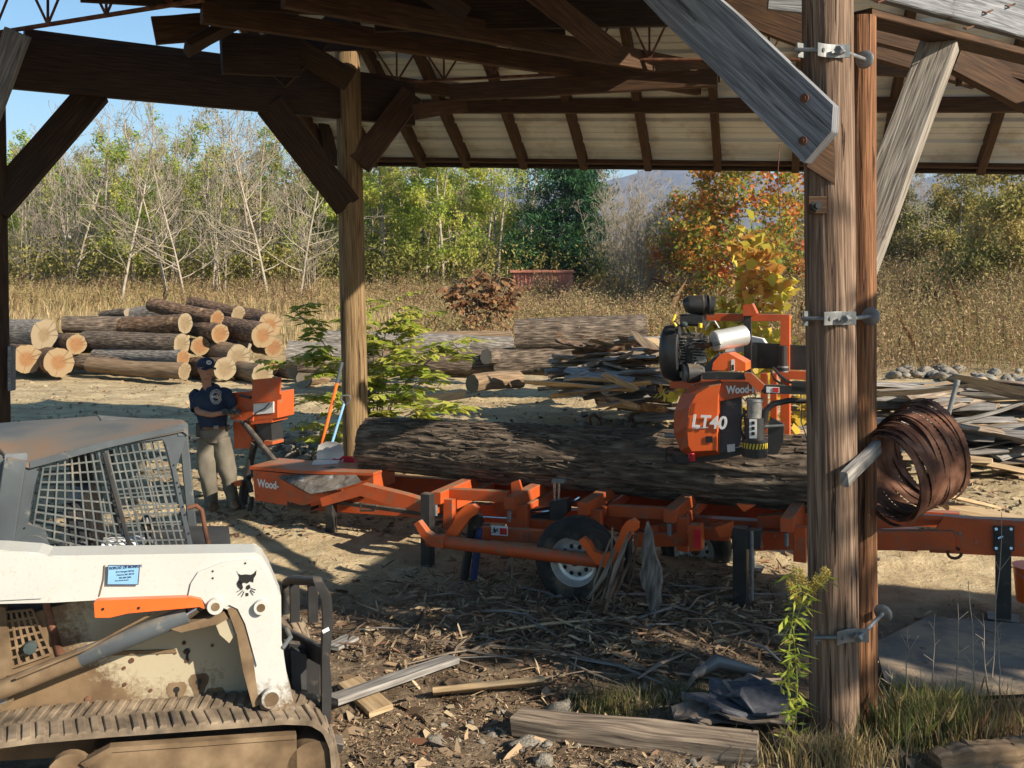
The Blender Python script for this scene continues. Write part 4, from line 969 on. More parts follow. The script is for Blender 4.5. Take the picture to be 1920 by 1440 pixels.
for (x, y) in ((1100, 985), (1140, 965), (870, 950), (1210, 990), (985, 925), (925, 935), (1330, 985)):
    plate('bracket', [(x, y), (x+24, y-4), (x+26, y+22), (x+10, y+30), (x, y+24)], R.uniform(-.45, .2), .06, R.choice(['orange', 'orange', 'black_metal']))
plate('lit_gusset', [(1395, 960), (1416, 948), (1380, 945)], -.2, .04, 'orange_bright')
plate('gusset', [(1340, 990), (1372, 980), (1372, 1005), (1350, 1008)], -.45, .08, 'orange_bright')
plate('tail_lamp_box', [(1290, 985), (1314, 985), (1316, 1032), (1292, 1034)], -.62, .10, 'orange')
plate('tail_lamp', [(1302, 993), (1312, 993), (1312, 1028), (1303, 1028)], -.64, .02, 'lamp_red')
plate('warning_label', [(921, 985), (952, 987), (952, 1005), (921, 1003)], -.74, .004, 'sticker_white')
plate('warning_mark', [(937, 990), (950, 991), (950, 1003), (937, 1002)], -.745, .004, 'sticker_red')
g = G(); g.tube([K(926, 989, -.746), K(929, 999, -.746)], .006, 5); g.tube([K(923, 993, -.746), K(934, 996, -.746)], .004, 5); g.tube([K(923, 999, -.746), K(934, 991, -.746)], .004, 5); mg('warning_mark', g, 'ink_black')
kbeam('axle_beam', (905, 998, -.66), (1020, 1006, -.66), .07, .11, 'orange')
kbeam('axle_beam', (1190, 1012, -.4), (1300, 1010, -.4), .07, .11, 'orange')
kbeam('axle_beam', (1090, 1040, -.6), (1090, 1040, 1.0), .09, .09, 'black_metal')
g = G(); g.tube([K(960, 1030, -.9)+V((.004*(i % 2), 0, -.02*i)) for i in range(14)], .007, 5); mg('chain', g, 'galv')
# log loader: tube and hooked arms
g = G(); A = K(802, 1012, -1.1); B_ = K(1122, 1052, -1.02); g.tube([A, B_], .054, 20); mg('loader_tube', g, 'orange', smooth=True, ang=60)
def hook(name, pts, v, th, mat):
    return plate(name, pts, v, th, mat, bevel=.004)
hook('loader_hook', [(776, 982), (784, 977), (800, 998), (815, 1006), (832, 1006), (830, 1028), (808, 1024), (790, 1008)], -1.16, .07, 'orange')
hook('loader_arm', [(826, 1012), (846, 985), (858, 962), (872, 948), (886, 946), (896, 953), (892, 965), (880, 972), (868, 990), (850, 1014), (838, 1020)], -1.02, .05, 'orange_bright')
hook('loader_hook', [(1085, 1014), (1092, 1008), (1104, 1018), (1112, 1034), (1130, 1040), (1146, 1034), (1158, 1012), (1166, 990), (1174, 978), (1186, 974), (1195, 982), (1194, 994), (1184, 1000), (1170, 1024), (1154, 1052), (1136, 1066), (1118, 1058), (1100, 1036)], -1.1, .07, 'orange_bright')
plate('loader_hub', [(874, 962), (890, 958), (900, 970), (898, 990), (880, 996)], -.95, .06, 'black_metal')
for (x0, y0, x1, y1, rr, m_) in ((885, 985, 870, 1085, .038, 'black_metal'), (899, 990, 888, 1085, .03, 'ink_blue'), (882, 965, 878, 1010, .014, 'chrome'), (1180, 1000, 1176, 1090, .03, 'black_metal'), (1182, 985, 1180, 1050, .012, 'chrome')):
    g = G(); g.tube([K(x0, y0, -.9), K(x1, y1, -.9)], rr, 12); mg('loader_cylinder', g, m_)
# wheels
def wheel(px, py, v, r, w, label=None):
    c = K(px, py, v); ax = -kn; wh = None
    X = ku
    def circ(rr, off, n=40): return [c+ax*off+(X*math.cos(a)+UP*math.sin(a))*rr for a in [2*math.pi*i/n for i in range(n)]]
    g = G(); prof = [(.56, -w*.42), (.60, -w*.5), (.80, -w*.54), (.93, -w*.48), (.985, -w*.40), (1, -w*.3), (1, -w*.19), (.975, -w*.18), (.975, -w*.15), (1, -w*.14), (1, -w*.03), (.975, -w*.02), (.975, w*.02), (1, w*.03), (1, w*.14), (.975, w*.15), (.975, w*.18), (1, w*.19), (1, w*.3), (.985, w*.40), (.93, w*.48), (.80, w*.54), (.60, w*.5), (.56, w*.42)]
    g.rings([circ(r*a, b) for a, b in prof], caps=False); ty = mg('wheel', g, 'rubber', smooth=True, ang=40)
    g = G(); prof = [(.57, -w*.4), (.50, -w*.2), (.50, w*.2), (.58, w*.44), (.60, w*.47), (.575, w*.46), (.52, w*.30), (.49, w*.10), (.42, w*.06), (.36, w*.16), (.24, w*.18), (.17, w*.14), (.02, w*.14)]
    g.rings([circ(r*a, b) for a, b in prof], caps=False); rim = mg('rim', g, 'muffler', smooth=True, ang=30, parent=ty)
    g = G()
    for i in range(10):
        a = 2*math.pi*i/10; q = c+ax*(w*.155)+(X*math.cos(a)+UP*math.sin(a))*r*.33
        g.tube([q, q+ax*.006], .018, 12)
    mg('rim_hole', g, 'ink_black', parent=ty)
    g = G(); g.tube([c+ax*w*.1, c+ax*w*.3], .045, 16); mg('hub_cap', g, 'rust', parent=ty)
wheel(1082, 1048, -.92, .345, .20); wheel(1306, 1030, .75, .33, .2)
g = G(); g.tube([K(1010+0, 1010, -.9)]+[K(1082+78*math.cos(a), 1030+60*math.sin(a), -.9) for a in []]+[K(1012, 1000, -.9)], .01, 6)
g = G()
pts = [(960+0, 0)]
out = [K(1082+45*math.cos(a)+22, 1022-30*math.sin(a), -1.02) for a in np.linspace(-.3, 2.7, 12)]
g.prism(out, kn*.015); mg('mud_flap', g, 'black_plastic')
# ---- saw head
head = mill
def hp(name, px, v, th, mat, bevel=.005): return plate(name, px, v, th, mat, bevel)
# masts and frame behind
hp('mast_frame', [(1318, 590), (1340, 588), (1480, 590), (1480, 602), (1340, 602), (1318, 600)], .62, .09, 'orange')
hp('mast', [(1463, 602), (1480, 602), (1480, 822), (1463, 822)], .62, .09, 'orange')
hp('mast_inner', [(1444, 700), (1456, 700), (1456, 822), (1444, 822)], .78, .05, 'orange')
hp('mast_inner', [(1426, 700), (1438, 700), (1438, 818), (1426, 818)], .78, .05, 'orange')
hp('mast_rail', [(1395, 572), (1408, 572), (1408, 700), (1395, 700)], .60, .05, 'black_metal')
hp('mast_cap', [(1393, 572), (1410, 569), (1419, 588), (1412, 592), (1393, 592)], .58, .1, 'orange')
hp('cross_board', [(1402, 648), (1412, 648), (1412, 642), (1512, 648), (1512, 694), (1400, 690)], .66, .02, 'black_metal')
hp('white_tank', [(1360, 648), (1364, 636), (1402, 631), (1428, 636), (1436, 648), (1436, 660), (1360, 660)], .70, .14, 'white_plastic')
hp('lower_arm', [(1460, 695), (1515, 697), (1515, 713), (1460, 710)], .5, .1, 'orange')
g = G(); g.tube([K(1468, 692, .42), K(1468, 648, .42)], .036, 16); g.tube([K(1468, 694, .42), K(1468, 689, .42)], .055, 16); mg('guide_post', g, 'black_plastic'); 
g = G(); g.tube([K(1468, 697, .42), K(1468, 686, .42)], .048, 16); mg('post_ring', g, 'galv')
# engine: flywheel shroud, air cleaner, crankcase, heads
def kb(name, x, y, v, rx, ry, rz, mat, wob=0, wf=2, seed=0, nu=16, nv=10):
    g = G(); g.blob(K(x, y, v), rx, ry, rz, wob=wob, wf=wf, seed=seed, nu=nu, nv=nv, X=ku); return mg(name, g, mat, smooth=True, ang=60)
def kcyl(name, p, q, r, mat, n=24, bevel=.004):
    g = G(); g.tube([K(*p), K(*q)], r, n); return mg(name, g, mat, bevel, smooth=True, ang=40)
g = G(); C0 = K(1266, 662, .02); rings = []
for off, rr in ((-.10, .10), (-.11, .17), (-.085, .205), (-.02, .215), (.05, .215), (.06, .20), (.06, .02)):
    rings.append([C0+ku*off+(kn*math.cos(a)*.8+UP*math.sin(a)*1.18)*rr for a in np.linspace(0, 2*math.pi, 33)[:-1]])
g.rings(rings, caps=False); mg('fan_shroud', g, 'black_plastic', smooth=True, ang=50)
g = G()
for i in range(10):
    a = 2*math.pi*i/10; g.tube([C0-ku*.105+(kn*math.cos(a)*.8+UP*math.sin(a)*1.18)*.03, C0-ku*.112+(kn*math.cos(a+.5)*.8+UP*math.sin(a+.5)*1.18)*.16], .008, 5)
mg('fan_grille', g, 'engine_grey')
g = G()
for i in range(26):     # finned, cluttered engine block: many small castings and pipes
    x, y = R.uniform(1262, 1325), R.uniform(608, 705); v = R.uniform(-.06, .16); s_ = R.uniform(.02, .055)
    g.box(K(x, y, v), s_*1.5, s_, s_*1.2, X=ku+V((0, 0, R.uniform(-.3, .3))), Y=kn, ch=.006)
mg('engine_castings', g, 'engine_grey', .003)
g = G(); g.box(K(1290, 665, .10), .24, .22, .38, X=ku, Y=kn, ch=.03); mg('engine_block', g, 'black_metal')
g = G()
for i in range(9): g.box(K(1275, 632+i*5.4, .02), .13, .16, .008, X=ku, Y=kn, ch=.001)
for i in range(9): g.box(K(1312, 636+i*5.2, .0), .09, .16, .007, X=ku, Y=kn, ch=.001)
mg('cooling_fins', g, 'engine_grey')
g = G()
for i in range(14):
    a = K(R.uniform(1258, 1330), R.uniform(600, 690), -.08); b_ = a+ku*R.uniform(-.12, .12)+UP*R.uniform(-.12, .12); g.tube([a, (a+b_)/2-kn*.03, b_], R.choice([.004, .006, .009]), 6)
mg('engine_hoses', g, 'black_plastic')
g = G(); g.tube([K(1284, 573, .02), K(1292, 571, .02), K(1322, 572, .05), K(1340, 574, .07)], [.055, .082, .086, .082], 28); mg('air_cleaner', g, 'black_plastic', .012, True)
g = G()
for x in (1316, 1328): g.tube([K(x, 572, .045), K(x+3, 572, .05)], .090, 28)
mg('air_cleaner_band', g, 'black_metal', .003, True)
g = G(); g.box(K(1300, 600, .05), .20, .16, .10, X=ku, Y=kn, ch=.02); mg('intake_box', g, 'black_plastic')
kb('oil_filter_cap', 1282, 608, -.12, .032, .02, .025, 'glove')
kcyl('fuel_filter', (1313, 606, -.11), (1313, 614, -.11), .018, 'yellow', 12)
g = G(); g.tube([K(1266, 590, -.03), K(1262, 602, -.05), K(1268, 612, -.05)], .012, 8); mg('oil_filler', g, 'yellow')
# pulley and belt guard
kcyl('clutch_drum', (1281, 700, -.1), (1318, 700, -.02), .075, 'engine_grey'); kcyl('clutch_hub', (1288, 700, -.12), (1310, 700, -.07), .085, 'black_metal')
hp('belt_guard', [(1318, 716), (1318, 690), (1340, 668), (1348, 660), (1352, 672), (1340, 700), (1336, 716)], -.05, .14, 'cab_grey')
# muffler
g = G(); a = K(1338, 640, -.10); b_ = K(1398, 628, .12); g.tube([a, a.lerp(b_, .03), a.lerp(b_, .97), b_], [.078, .088, .088, .07], 32); mg('muffler', g, 'muffler', .004, True)
kcyl('exhaust_tip', (1341, 646, -.12), (1352, 642, -.15), .017, 'galv')
g = G(); g.tube([K(1322, 618, -.02), K(1330, 604, 0), K(1340, 602, 0), K(1348, 615, .02)], .009, 6); mg('exhaust_bracket', g, 'galv')
g = G(); g.tube([K(1300, 645, -.05), K(1318, 650, -.08), K(1334, 645, -.08)], .022, 10); mg('exhaust_pipe', g, 'rust')
# orange housing with peaked top
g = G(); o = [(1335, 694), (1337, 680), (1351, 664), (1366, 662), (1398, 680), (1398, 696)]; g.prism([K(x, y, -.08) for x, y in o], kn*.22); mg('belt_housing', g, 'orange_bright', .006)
hp('decal_plate', [(1371, 674), (1377, 674), (1377, 696), (1371, 696)], -.086, .004, 'sticker_white')
hp('decal_mark', [(1372, 684), (1376, 684), (1376, 694), (1372, 694)], -.09, .004, 'ink_black')
# head deck and arm
hp('head_deck', [(1256, 716), (1330, 712), (1400, 712), (1400, 722), (1330, 730), (1256, 728)], -.12, .42, 'orange')
hp('control_arm', [(1316, 699), (1345, 697), (1408, 699), (1433, 722), (1462, 722), (1515, 727), (1515, 740), (1432, 738), (1398, 712), (1345, 712), (1318, 712)], -.20, .05, 'black_metal')
hp('arm_gusset', [(1395, 700), (1409, 700), (1433, 722), (1425, 737), (1398, 712)], -.215, .02, 'orange')
hp('decal_plate', [(1437, 725), (1461, 726), (1461, 737), (1437, 736)], -.212, .004, 'sticker_white')
hp('decal_mark', [(1449, 727), (1460, 727), (1460, 736), (1449, 735)], -.216, .004, 'sticker_red')
g = G(); g.box(K(1500, 725, -.16), .12, .08, .09, X=ku, Y=kn, ch=.01); mg('valve_block', g, 'black_plastic')
g = G(); g.tube([K(1450, 690, .0), K(1460, 702, -.1), K(1478, 716, -.15), K(1498, 720, -.16)], .012, 8); g.tube([K(1445, 695, .05), K(1452, 712, -.1), K(1470, 722, -.16)], .009, 8); mg('hydraulic_hose', g, 'black_plastic')
# blade guard (wheel cover) with lettering, and orange body
o = [(1262, 778), (1266, 758), (1278, 738), (1296, 726), (1330, 718), (1356, 716), (1356, 748), (1347, 766), (1346, 850), (1330, 852), (1296, 856), (1278, 842), (1266, 815)]
g = G(); Fp = [(1290, 838), (1287, 800), (1292, 762), (1305, 738), (1330, 723), (1352, 719), (1347, 742), (1346, 766), (1345, 800), (1344, 846), (1297, 848)]
Bp = [(1276, 845), (1263, 812), (1264, 772), (1278, 738), (1303, 720), (1352, 711), (1353, 742), (1352, 766), (1351, 800), (1350, 852), (1297, 858)]
g.rings([[K(x, y, -.02) for x, y in Bp], [K(x, y, -.12) for x, y in Bp]], caps=False); mg('cover_rim', g, 'orange')
g = G(); g.rings([[K(x, y, -.12) for x, y in Bp], [K(x, y, -.19) for x, y in Fp], [K(1290+(x-1290)*.97+1, 785+(y-785)*.97, -.20) for x, y in Fp]], 0, True, 1)
cov = g.build('wheel_cover', ['orange', 'orange_bright'], mill, smooth=False, bevel=.004)  # front in the sunlit orange, rim in the darker one: light set by colour
text_mesh('LT40', .150, K(1296, 800, -.213), ku, UP, 'sticker_white', 'lettering', mill, bold=.004, shear=.15, squeeze=.95)
hp('cover_stripe', [(1298, 803), (1328, 800), (1328, 802), (1298, 805)], -.206, .003, 'sticker_white', 0)

g = G(); g.tube([K(x, y, -.206) for x, y in ((1304, 754), (1300, 774), (1305, 774), (1309, 754), (1304, 754))], .002, 5); mg('cover_handle', g, 'orange')

g = G(); g.tube([K(1297, 860, -.22), K(1297, 852, -.20)], .03, 14); mg('knob', g, 'lamp_red')
g = G(); g.tube([K(1298, 852, -.24), K(1298, 864, -.24)], [.026, .026], 12); mg('roller_guide', g, 'lamp_red')
hp('head_body', [(1346, 722), (1356, 716), (1410, 716), (1416, 738), (1390, 744), (1350, 752)], -.17, .14, 'orange')
text_mesh('Wood-Mizer', .092, K(1362, 738, -.176), ku+V((0, 0, .10)), UP, 'sticker_white', 'lettering', mill, bold=.003, squeeze=.78)
hp('dust_guard', [(1346, 752), (1390, 744), (1390, 815), (1386, 836), (1346, 852)], -.10, .03, 'cab_grey')
hp('decal_plate', [(1323, 818), (1336, 818), (1336, 830), (1323, 830)], -.208, .004, 'ink_black')
hp('blade_box', [(1262, 852), (1300, 858), (1350, 846), (1392, 838), (1392, 852), (1350, 862), (1300, 868), (1270, 868)], -.08, .05, 'black_metal')
hp('decal_plate', [(1363, 834), (1378, 832), (1378, 846), (1364, 848)], -.12, .004, 'sticker_white')
g = G(); g.tube([K(x, y, -.05) for x, y in ((1262, 838), (1250, 840), (1248, 860), (1254, 866), (1280, 868))], .009, 8); mg('blade_guide', g, 'black_metal')
kcyl('tension_rod', (1247, 816, -.1), (1266, 817, -.1), .022, 'galv', 14)
# debarker: stack of cylinders with hazard stripes
kcyl('debarker_motor', (1415, 855, -.15), (1415, 822, -.15), .105, 'black_plastic'); kcyl('debarker_body', (1415, 822, -.15), (1415, 782, -.15), .085, 'black_metal')
kcyl('debarker_top', (1415, 782, -.15), (1415, 752, -.15), .065, 'engine_grey'); kcyl('debarker_cap', (1415, 752, -.15), (1415, 747, -.15), .075, 'galv')
hp('decal_plate', [(1405, 786), (1419, 786), (1419, 822), (1405, 822)], -.26, .004, 'sticker_white')
for (x, y) in ((1409, 790), (1409, 800), (1409, 810)): hp('decal_mark', [(x, y), (x+6, y), (x+6, y+6), (x, y+6)], -.264, .003, 'ink_black', 0)
g = G(); c = K(1415, 0, -.15); zt = K(1415, 843, -.26).z
for i in range(11):
    a0 = -math.pi*.5+(i-5)*.26; 
    def cy(a, z): return V((c.x, c.y, 0))+(ku*math.cos(a)+kn*math.sin(a))*.108+UP*z
    g.add([cy(a0, zt), cy(a0+.13, zt), cy(a0+.22, zt+.045), cy(a0+.09, zt+.045)], [[0, 1, 2, 3]])
mg('hazard_stripe', g, 'yellow')
g = G(); g.tube([K(x, y, -.15) for x, y in ((1515, 752), (1480, 751), (1450, 757), (1436, 770), (1430, 800), (1424, 812))], [.022, .024, .026, .028, .03, .03], 12); mg('debarker_arm', g, 'black_metal', 0, True)
g = G(); g.tube([K(x, y, -.17) for x, y in ((1400, 770), (1388, 785), (1387, 805), (1400, 828), (1408, 838))], .012, 8); g.tube([K(x, y, -.17) for x, y in ((1394, 765), (1398, 795), (1400, 815))], .010, 8); mg('hydraulic_hose', g, 'black_plastic')
hp('deflector', [(1444, 782), (1470, 795), (1468, 830), (1458, 852), (1440, 852), (1440, 800)], -.12, .02, 'black_plastic')
kcyl('bar', (1432, 800, -.16), (1470, 798, -.14), .014, 'galv', 10)
g = G(); g.tube([K(x, y, .0) for x, y in ((1500, 728), (1504, 760), (1502, 790), (1510, 812), (1515, 830))], .006, 6); mg('cable', g, 'black_plastic')
# bolt heads along the frame
g = G()
for (x, y, v) in [(x, 1004+(x-1430)*.03, -.03) for x in range(1432, 1790, 22)]+[(x, 1024+(x-1430)*.02, -.03) for x in range(1432, 1740, 44)]+[(930, 1000, -.70), (990, 1003, -.70), (978, 1000, -.70), (978, 1008, -.70), (990, 1010, -.70)]+[(480, 890, -.025), (480, 930, -.025), (545, 896, -.025), (545, 942, -.025), (1800, 1000, -.005), (1830, 1015, -.005), (1930, 1010, -.005)]+[(1300+i*9, 722, -.125) for i in range(10)]+[(1270, 800, -.125), (1272, 765, -.125)]:
    c = K(x, y, v); g.tube([c, c-kn*.008], .009, 6)
mg('bolt_heads', g, 'galv')
g = G()
for i in range(10):
    x = R.uniform(820, 1440); a = K(x, R.uniform(965, 990), R.uniform(-.2, .2)); b_ = K(x+R.uniform(40, 150), R.uniform(970, 1010), R.uniform(-.2, .3)); m_ = (a+b_)/2-V((0, 0, R.uniform(.04, .12))); g.tube([a, m_, b_], R.choice([.006, .008, .011]), 6)
mg('hydraulic_hoses', g, 'black_plastic')
# ---- operator station at the left end
O = lambda x, y, v=0: K(x, y, v)
vo = .35
station = thing('control_station', 'orange operator control box on black legs beside the man', 'control box', (K(480, 950, vo).x, K(480, 950, vo).y, ground_z(K(480, 950, vo).x, K(480, 950, vo).y)))
def op(name, px, v, th, mat, bevel=.004): g = G(); g.prism([K(x, y, v) for x, y in px], kn*th); return g.build(name, mat, station, bevel=bevel)
op('control_panel', [(434, 737), (470, 733), (474, 738), (474, 790), (432, 786), (432, 745)], vo-.02, .34, 'orange')
op('box_body', [(468, 738), (520, 735), (520, 784), (468, 790)], vo, .30, 'orange')
op('display', [(469, 758), (513, 753), (513, 774), (469, 778)], vo-.01, .02, 'sticker_white', .001)
op('lid', [(473, 712), (526, 707), (524, 738), (528, 740), (527, 749), (472, 757)], vo-.06, .02, 'orange')
op('lower_box', [(437, 790), (472, 792), (472, 841), (440, 841)], vo+.02, .26, 'orange')
op('motor_cover', [(480, 794), (508, 790), (510, 826), (500, 830), (480, 828)], vo+.05, .2, 'black_plastic')
op('base_tray', [(495, 826), (511, 828), (511, 834), (495, 836)], vo, .2, 'orange')
op('under_tray', [(470, 788), (510, 784), (510, 792), (470, 796)], vo, .28, 'orange')
for nm, a, b_, rr in (('strut', (455, 790, vo), (518, 868, vo), .034), ('strut', (478, 830, vo), (466, 880, vo+.1), .04), ('leg', (470, 860, vo+.05), (456, 945, vo), .045)):
    g = G(); g.tube([K(*a), K(*b_)], rr, 12); g.build(nm, 'black_metal', station)
g = G(); g.tube([K(x, y, vo-.05) for x, y in ((505, 756), (496, 766), (480, 774), (470, 784), (462, 792))], .007, 6); g.build('cable', 'black_plastic', station)
g = G(); g.tube([K(450, 741, vo-.04), K(470, 746, vo-.05)], .014, 8); g.build('handle', 'black_plastic', station)
g = G(); g.tube([K(430, 770, vo-.05), K(432, 773, vo-.1)], .03, 12); g.tube([K(426, 800, vo-.05), K(430, 804, vo-.05)], .035, 12); g.tube([K(427, 770, vo-.04), K(424, 800, vo-.04)], .008, 6); g.build('knob', 'black_plastic', station)
op('foot_pad', [(437, 903), (452, 901), (452, 911), (440, 912)], vo-.1, .1, 'orange')
g = G(); g.tube([K(462+10*math.cos(a), 932+32*math.sin(a), vo-.05) for a in np.linspace(0, 6.0, 20)], .026, 8, caps=False); g.build('loop_hose', 'black_plastic', station)
# ---------------- the log on the mill
def log(name, label, a, b_, r0, r1, bark, cut, group=None, n=22, wob=.07, seg=14, bend=.02, flare=0, wf=2.2, parts=True, seed=None, cat='log'):
    t = (b_-a).normalized(); L = (b_-a).length; x = t.cross(UP).normalized(); y = x.cross(t); rings = []; sd = R.random()*50 if seed is None else seed
    for i in range(seg+1):
        s = i/seg; c = a.lerp(b_, s)+(x*math.sin(s*3.1+sd)+y*math.sin(s*2.3+sd*2))*bend
        rr = r0+(r1-r0)*s; rr *= 1+flare*max(0, .25-s)*2
        row = []
        for j in range(n):
            an = 2*math.pi*j/n; d = x*math.cos(an)+y*math.sin(an)
            k = 1+wob*noise.fractal(V((math.cos(an)*wf+sd, math.sin(an)*wf, s*L*1.1)), 1, 2, 4)
            off = t*(.035*noise.noise(V((math.cos(an)*1.3, math.sin(an)*1.3, sd))) if i in (0, seg) else 0)
            row.append(c+d*rr*k+off)
        rings.append(row)
    g = G(); g.rings(rings, 0, True, 1)
    c = (a+b_)/2; org = (c.x, c.y, min(p[2] for p in g.v))
    o = g.build(name, [bark, cut], None, smooth=True, ang=55, origin=org)
    tag(o, label, cat, group); return o
a = K(688, 830, .34); b_ = K(1600, 893, .34)
big = log('saw_log', 'huge dark rough barked log lying on the sawmill', a, b_, .262, .325, 'bark_dark', 'cut_grey', n=90, wob=.10, seg=150, bend=.012, wf=5.5)
g = G()
for i in range(1500):     # loose bark plates and ridges standing proud of the log
    s = R.uniform(.026, .97); an = R.uniform(0, 6.283); t = (b_-a).normalized(); x = t.cross(UP).normalized(); y = x.cross(t)
    d = x*math.cos(an)+y*math.sin(an); c = a.lerp(b_, s)+d*(.262+.063*s)*1.0; e = d.cross(t)
    l = R.uniform(.05, .22); w2 = R.uniform(.006, .02)
    g.beam(c-t*l/2+d*R.uniform(-.006, .006), c+t*l/2+e*R.uniform(-.03, .03)+d*R.uniform(-.006, .010), w2, .014, up=d, ch=.003)
g.build('bark_ridges', 'bark_dark', None, origin=big.location).parent = None
br = bpy.data.objects['bark_ridges']; br.parent = big; br.location = (0, 0, 0)
# bark slab leaning at the wheel, curled bark beside it
g = G()
o = [(1212, 978), (1216, 990), (1222, 1002), (1225, 1030), (1230, 1050), (1238, 1066), (1240, 1092), (1236, 1110), (1238, 1130), (1230, 1150), (1224, 1164), (1219, 1150), (1213, 1130), (1211, 1110), (1202, 1096), (1199, 1075), (1204, 1062), (1202, 1040), (1206, 1010)]
g.prism([K(x, y, -1.25) for x, y in o], kn*.05); tag(g.build('bark_slab', 'bark_grey', None, bevel=.01), 'tall piece of loose pale bark leaning by the mill wheel', 'bark')
for i in range(11):
    x = 1165+R.uniform(-22, 40); g = G(); p0 = K(x, R.uniform(985, 1060), -1.2+R.uniform(-.1, .2)); p1 = K(x-R.uniform(5, 80), R.uniform(1120, 1165), -1.3+R.uniform(-.3, .2)); mid = (p0+p1)/2+V((R.uniform(-.05, .05), -.03, 0))
    g.tube([p0, mid, p1], [.012, .022, .008], 6, wob=.3, flat=(1, .45)); tag(g.build('bark_strip', R.choice(['bark_brown', 'slab']), None), 'hanging strip of torn bark in the tangle right of the mill wheel', 'bark', 'bark strips hanging by the mill wheel')
# ---------------- compact track loader
S = Plane(300, 4.6, .96, .28)
su, sn = S.u, S.n
o_ = S(300, 1100, .6)
skid = thing('track_loader', 'mud splashed white compact track loader with grey caged cab in the left foreground', 'loader', (o_.x, o_.y, 0))
def sp(name, px, v, th, mat, bevel=.006, parent=None):
    g = G(); g.prism([S(x, y, v) for x, y in px], sn*th); return g.build(name, mat, parent or skid, bevel=bevel)
def sg(name, g, mat, bevel=0, smooth=False, ang=40, parent=None): return g.build(name, mat, parent or skid, bevel=bevel, smooth=smooth, ang=ang)
# track belt
outer = [(-190, 1560), (-170, 1480), (-110, 1425), (-40, 1400), (60, 1386), (200, 1374), (400, 1360), (535, 1350), (585, 1352), (612, 1368), (626, 1400), (630, 1440), (622, 1500), (590, 1545), (300, 1575), (-60, 1600)]
def belt(v0, w, name):
    pts = [S(x, y, 0)+sn*v0 for x, y in outer]; n = len(pts)
    # resample the closed path
    L = [0]
    for i in range(n): L.append(L[-1]+(pts[(i+1) % n]-pts[i]).length)
    N = 150; path = []
    for k in range(N):
        s = L[-1]*k/N; i = max(j for j in range(n) if L[j] <= s); path.append(pts[i].lerp(pts[(i+1) % n], (s-L[i])/(L[i+1]-L[i])))
    cen = sum(path, V())/N
    nrm = []
    for k in range(N):
        t = (path[(k+1) % N]-path[k-1]).normalized(); q = sn.cross(t)
        if q.dot(path[k]-cen) < 0: q = -q
        nrm.append(q)
    g = G(); rings = []
    for k in range(N):
        p, q = path[k], nrm[k]; rings.append([p-q*.022, p+q*0.0+V((0, 0, 0)), p+q*.004+sn*.012, p+q*.004+sn*(w-.012), p+sn*w, p+sn*w-q*.022])
    g.rings(rings, caps=False, closed=True); b = sg(name, g, 'track_rubber', smooth=True, ang=40)
    g = G()
    for k in range(0, N, 1):
        if k % 2: continue
        p, q = path[k], nrm[k]; t = (path[(k+1) % N]-path[k-1]).normalized(); tt = t*(1 if t.x > 0 else 1)
        sgn = 1 if (k//2) % 2 else -1
        for (a0, a1, sh) in ((.005, w*.46, .03), (w*.54, w-.005, -.03)):
            off = .014*((k//2) % 2)
            r = []
            A = p+sn*a0+q*.0; B_ = p+sn*a1+t*sh*-1
            g.beam(A+q*.003, B_+q*.003, .034+R.uniform(-.004, .006), .020+R.uniform(-.004, .004), up=q, ch=.008, seg=4, wob=.008)
    sg('track_lug', g, 'track_rubber', parent=b); return b
belt(0, .34, 'track')
belt(1.25, .34, 'track')
# undercarriage frame inside the track
sp('track_frame', [(150, 1500), (165, 1435), (210, 1408), (400, 1396), (556, 1384), (558, 1500), (540, 1530), (180, 1540)], .03, .28, 'mud', .012)
sp('track_frame_lip', [(150, 1432), (205, 1402), (556, 1378), (556, 1386), (210, 1411), (160, 1440)], .02, .05, 'mud', .004)
g = G(); c = S(588, 1440, .03); g.tube([c, c+sn*.28], .13, 28); sg('idler_wheel', g, 'mud', .006, True)
g = G(); c = S(130, 1455, .04); g.tube([c, c+sn*.05], .10, 20); g.tube([c-sn*.03, c+sn*.03], .04, 12); sg('drive_sprocket', g, 'mud', .006, True)
# lower body side and chassis
sp('body_side', [(-60, 1180), (0, 1170), (60, 1150), (200, 1110), (340, 1055), (420, 1058), (440, 1100), (456, 1180), (470, 1330), (470, 1400), (-60, 1430)], .36, .03, 'white_body', .008)
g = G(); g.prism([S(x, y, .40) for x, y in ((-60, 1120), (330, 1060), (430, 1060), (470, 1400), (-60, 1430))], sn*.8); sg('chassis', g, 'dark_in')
sp('chassis_lip', [(0, 1260), (200, 1222), (330, 1218), (330, 1224), (200, 1230), (0, 1270)], .35, .02, 'mud')
# bolts / keyholes on the side
for (x, y, r) in [(233, 1224, .008), (268, 1224, .006), (297, 1225, .006), (329, 1224, .006), (347, 1222, .009), (233, 1252, .008), (247, 1238, .012), (234, 1283, .009), (236, 1314, .009), (283, 1294, .008), (345, 1205, .010), (351, 1238, .010), (398, 1210, .008), (165, 1310, .014), (112, 1328, .012)]:
    g = G(); c = S(x, y, .358); g.tube([c, c-sn*.006], r, 10); sg('bolt', g, 'rust')
for (x, y) in ((331, 1293), (373, 1278), (403, 1311), (351, 1221)):
    g = G(); c = S(x, y, .358); g.tube([c, c-sn*.003], .015, 14); c2 = S(x, y+9, .358); g.box(c2, .012, .004, .03, X=su, Y=sn); sg('keyhole', g, 'ink_black')
for (x, y) in ((331, 1298), (373, 1282), (403, 1308)):
    g = G(); c = S(x, y, .3585); 
    g.prism([c+(su*math.cos(a)*.045+UP*math.sin(a)*.06)*(1+.2*math.sin(a*3)) for a in np.linspace(0, 6.28, 17)[:-1]], -sn*.001); sg('rust_stain', g, 'mud')
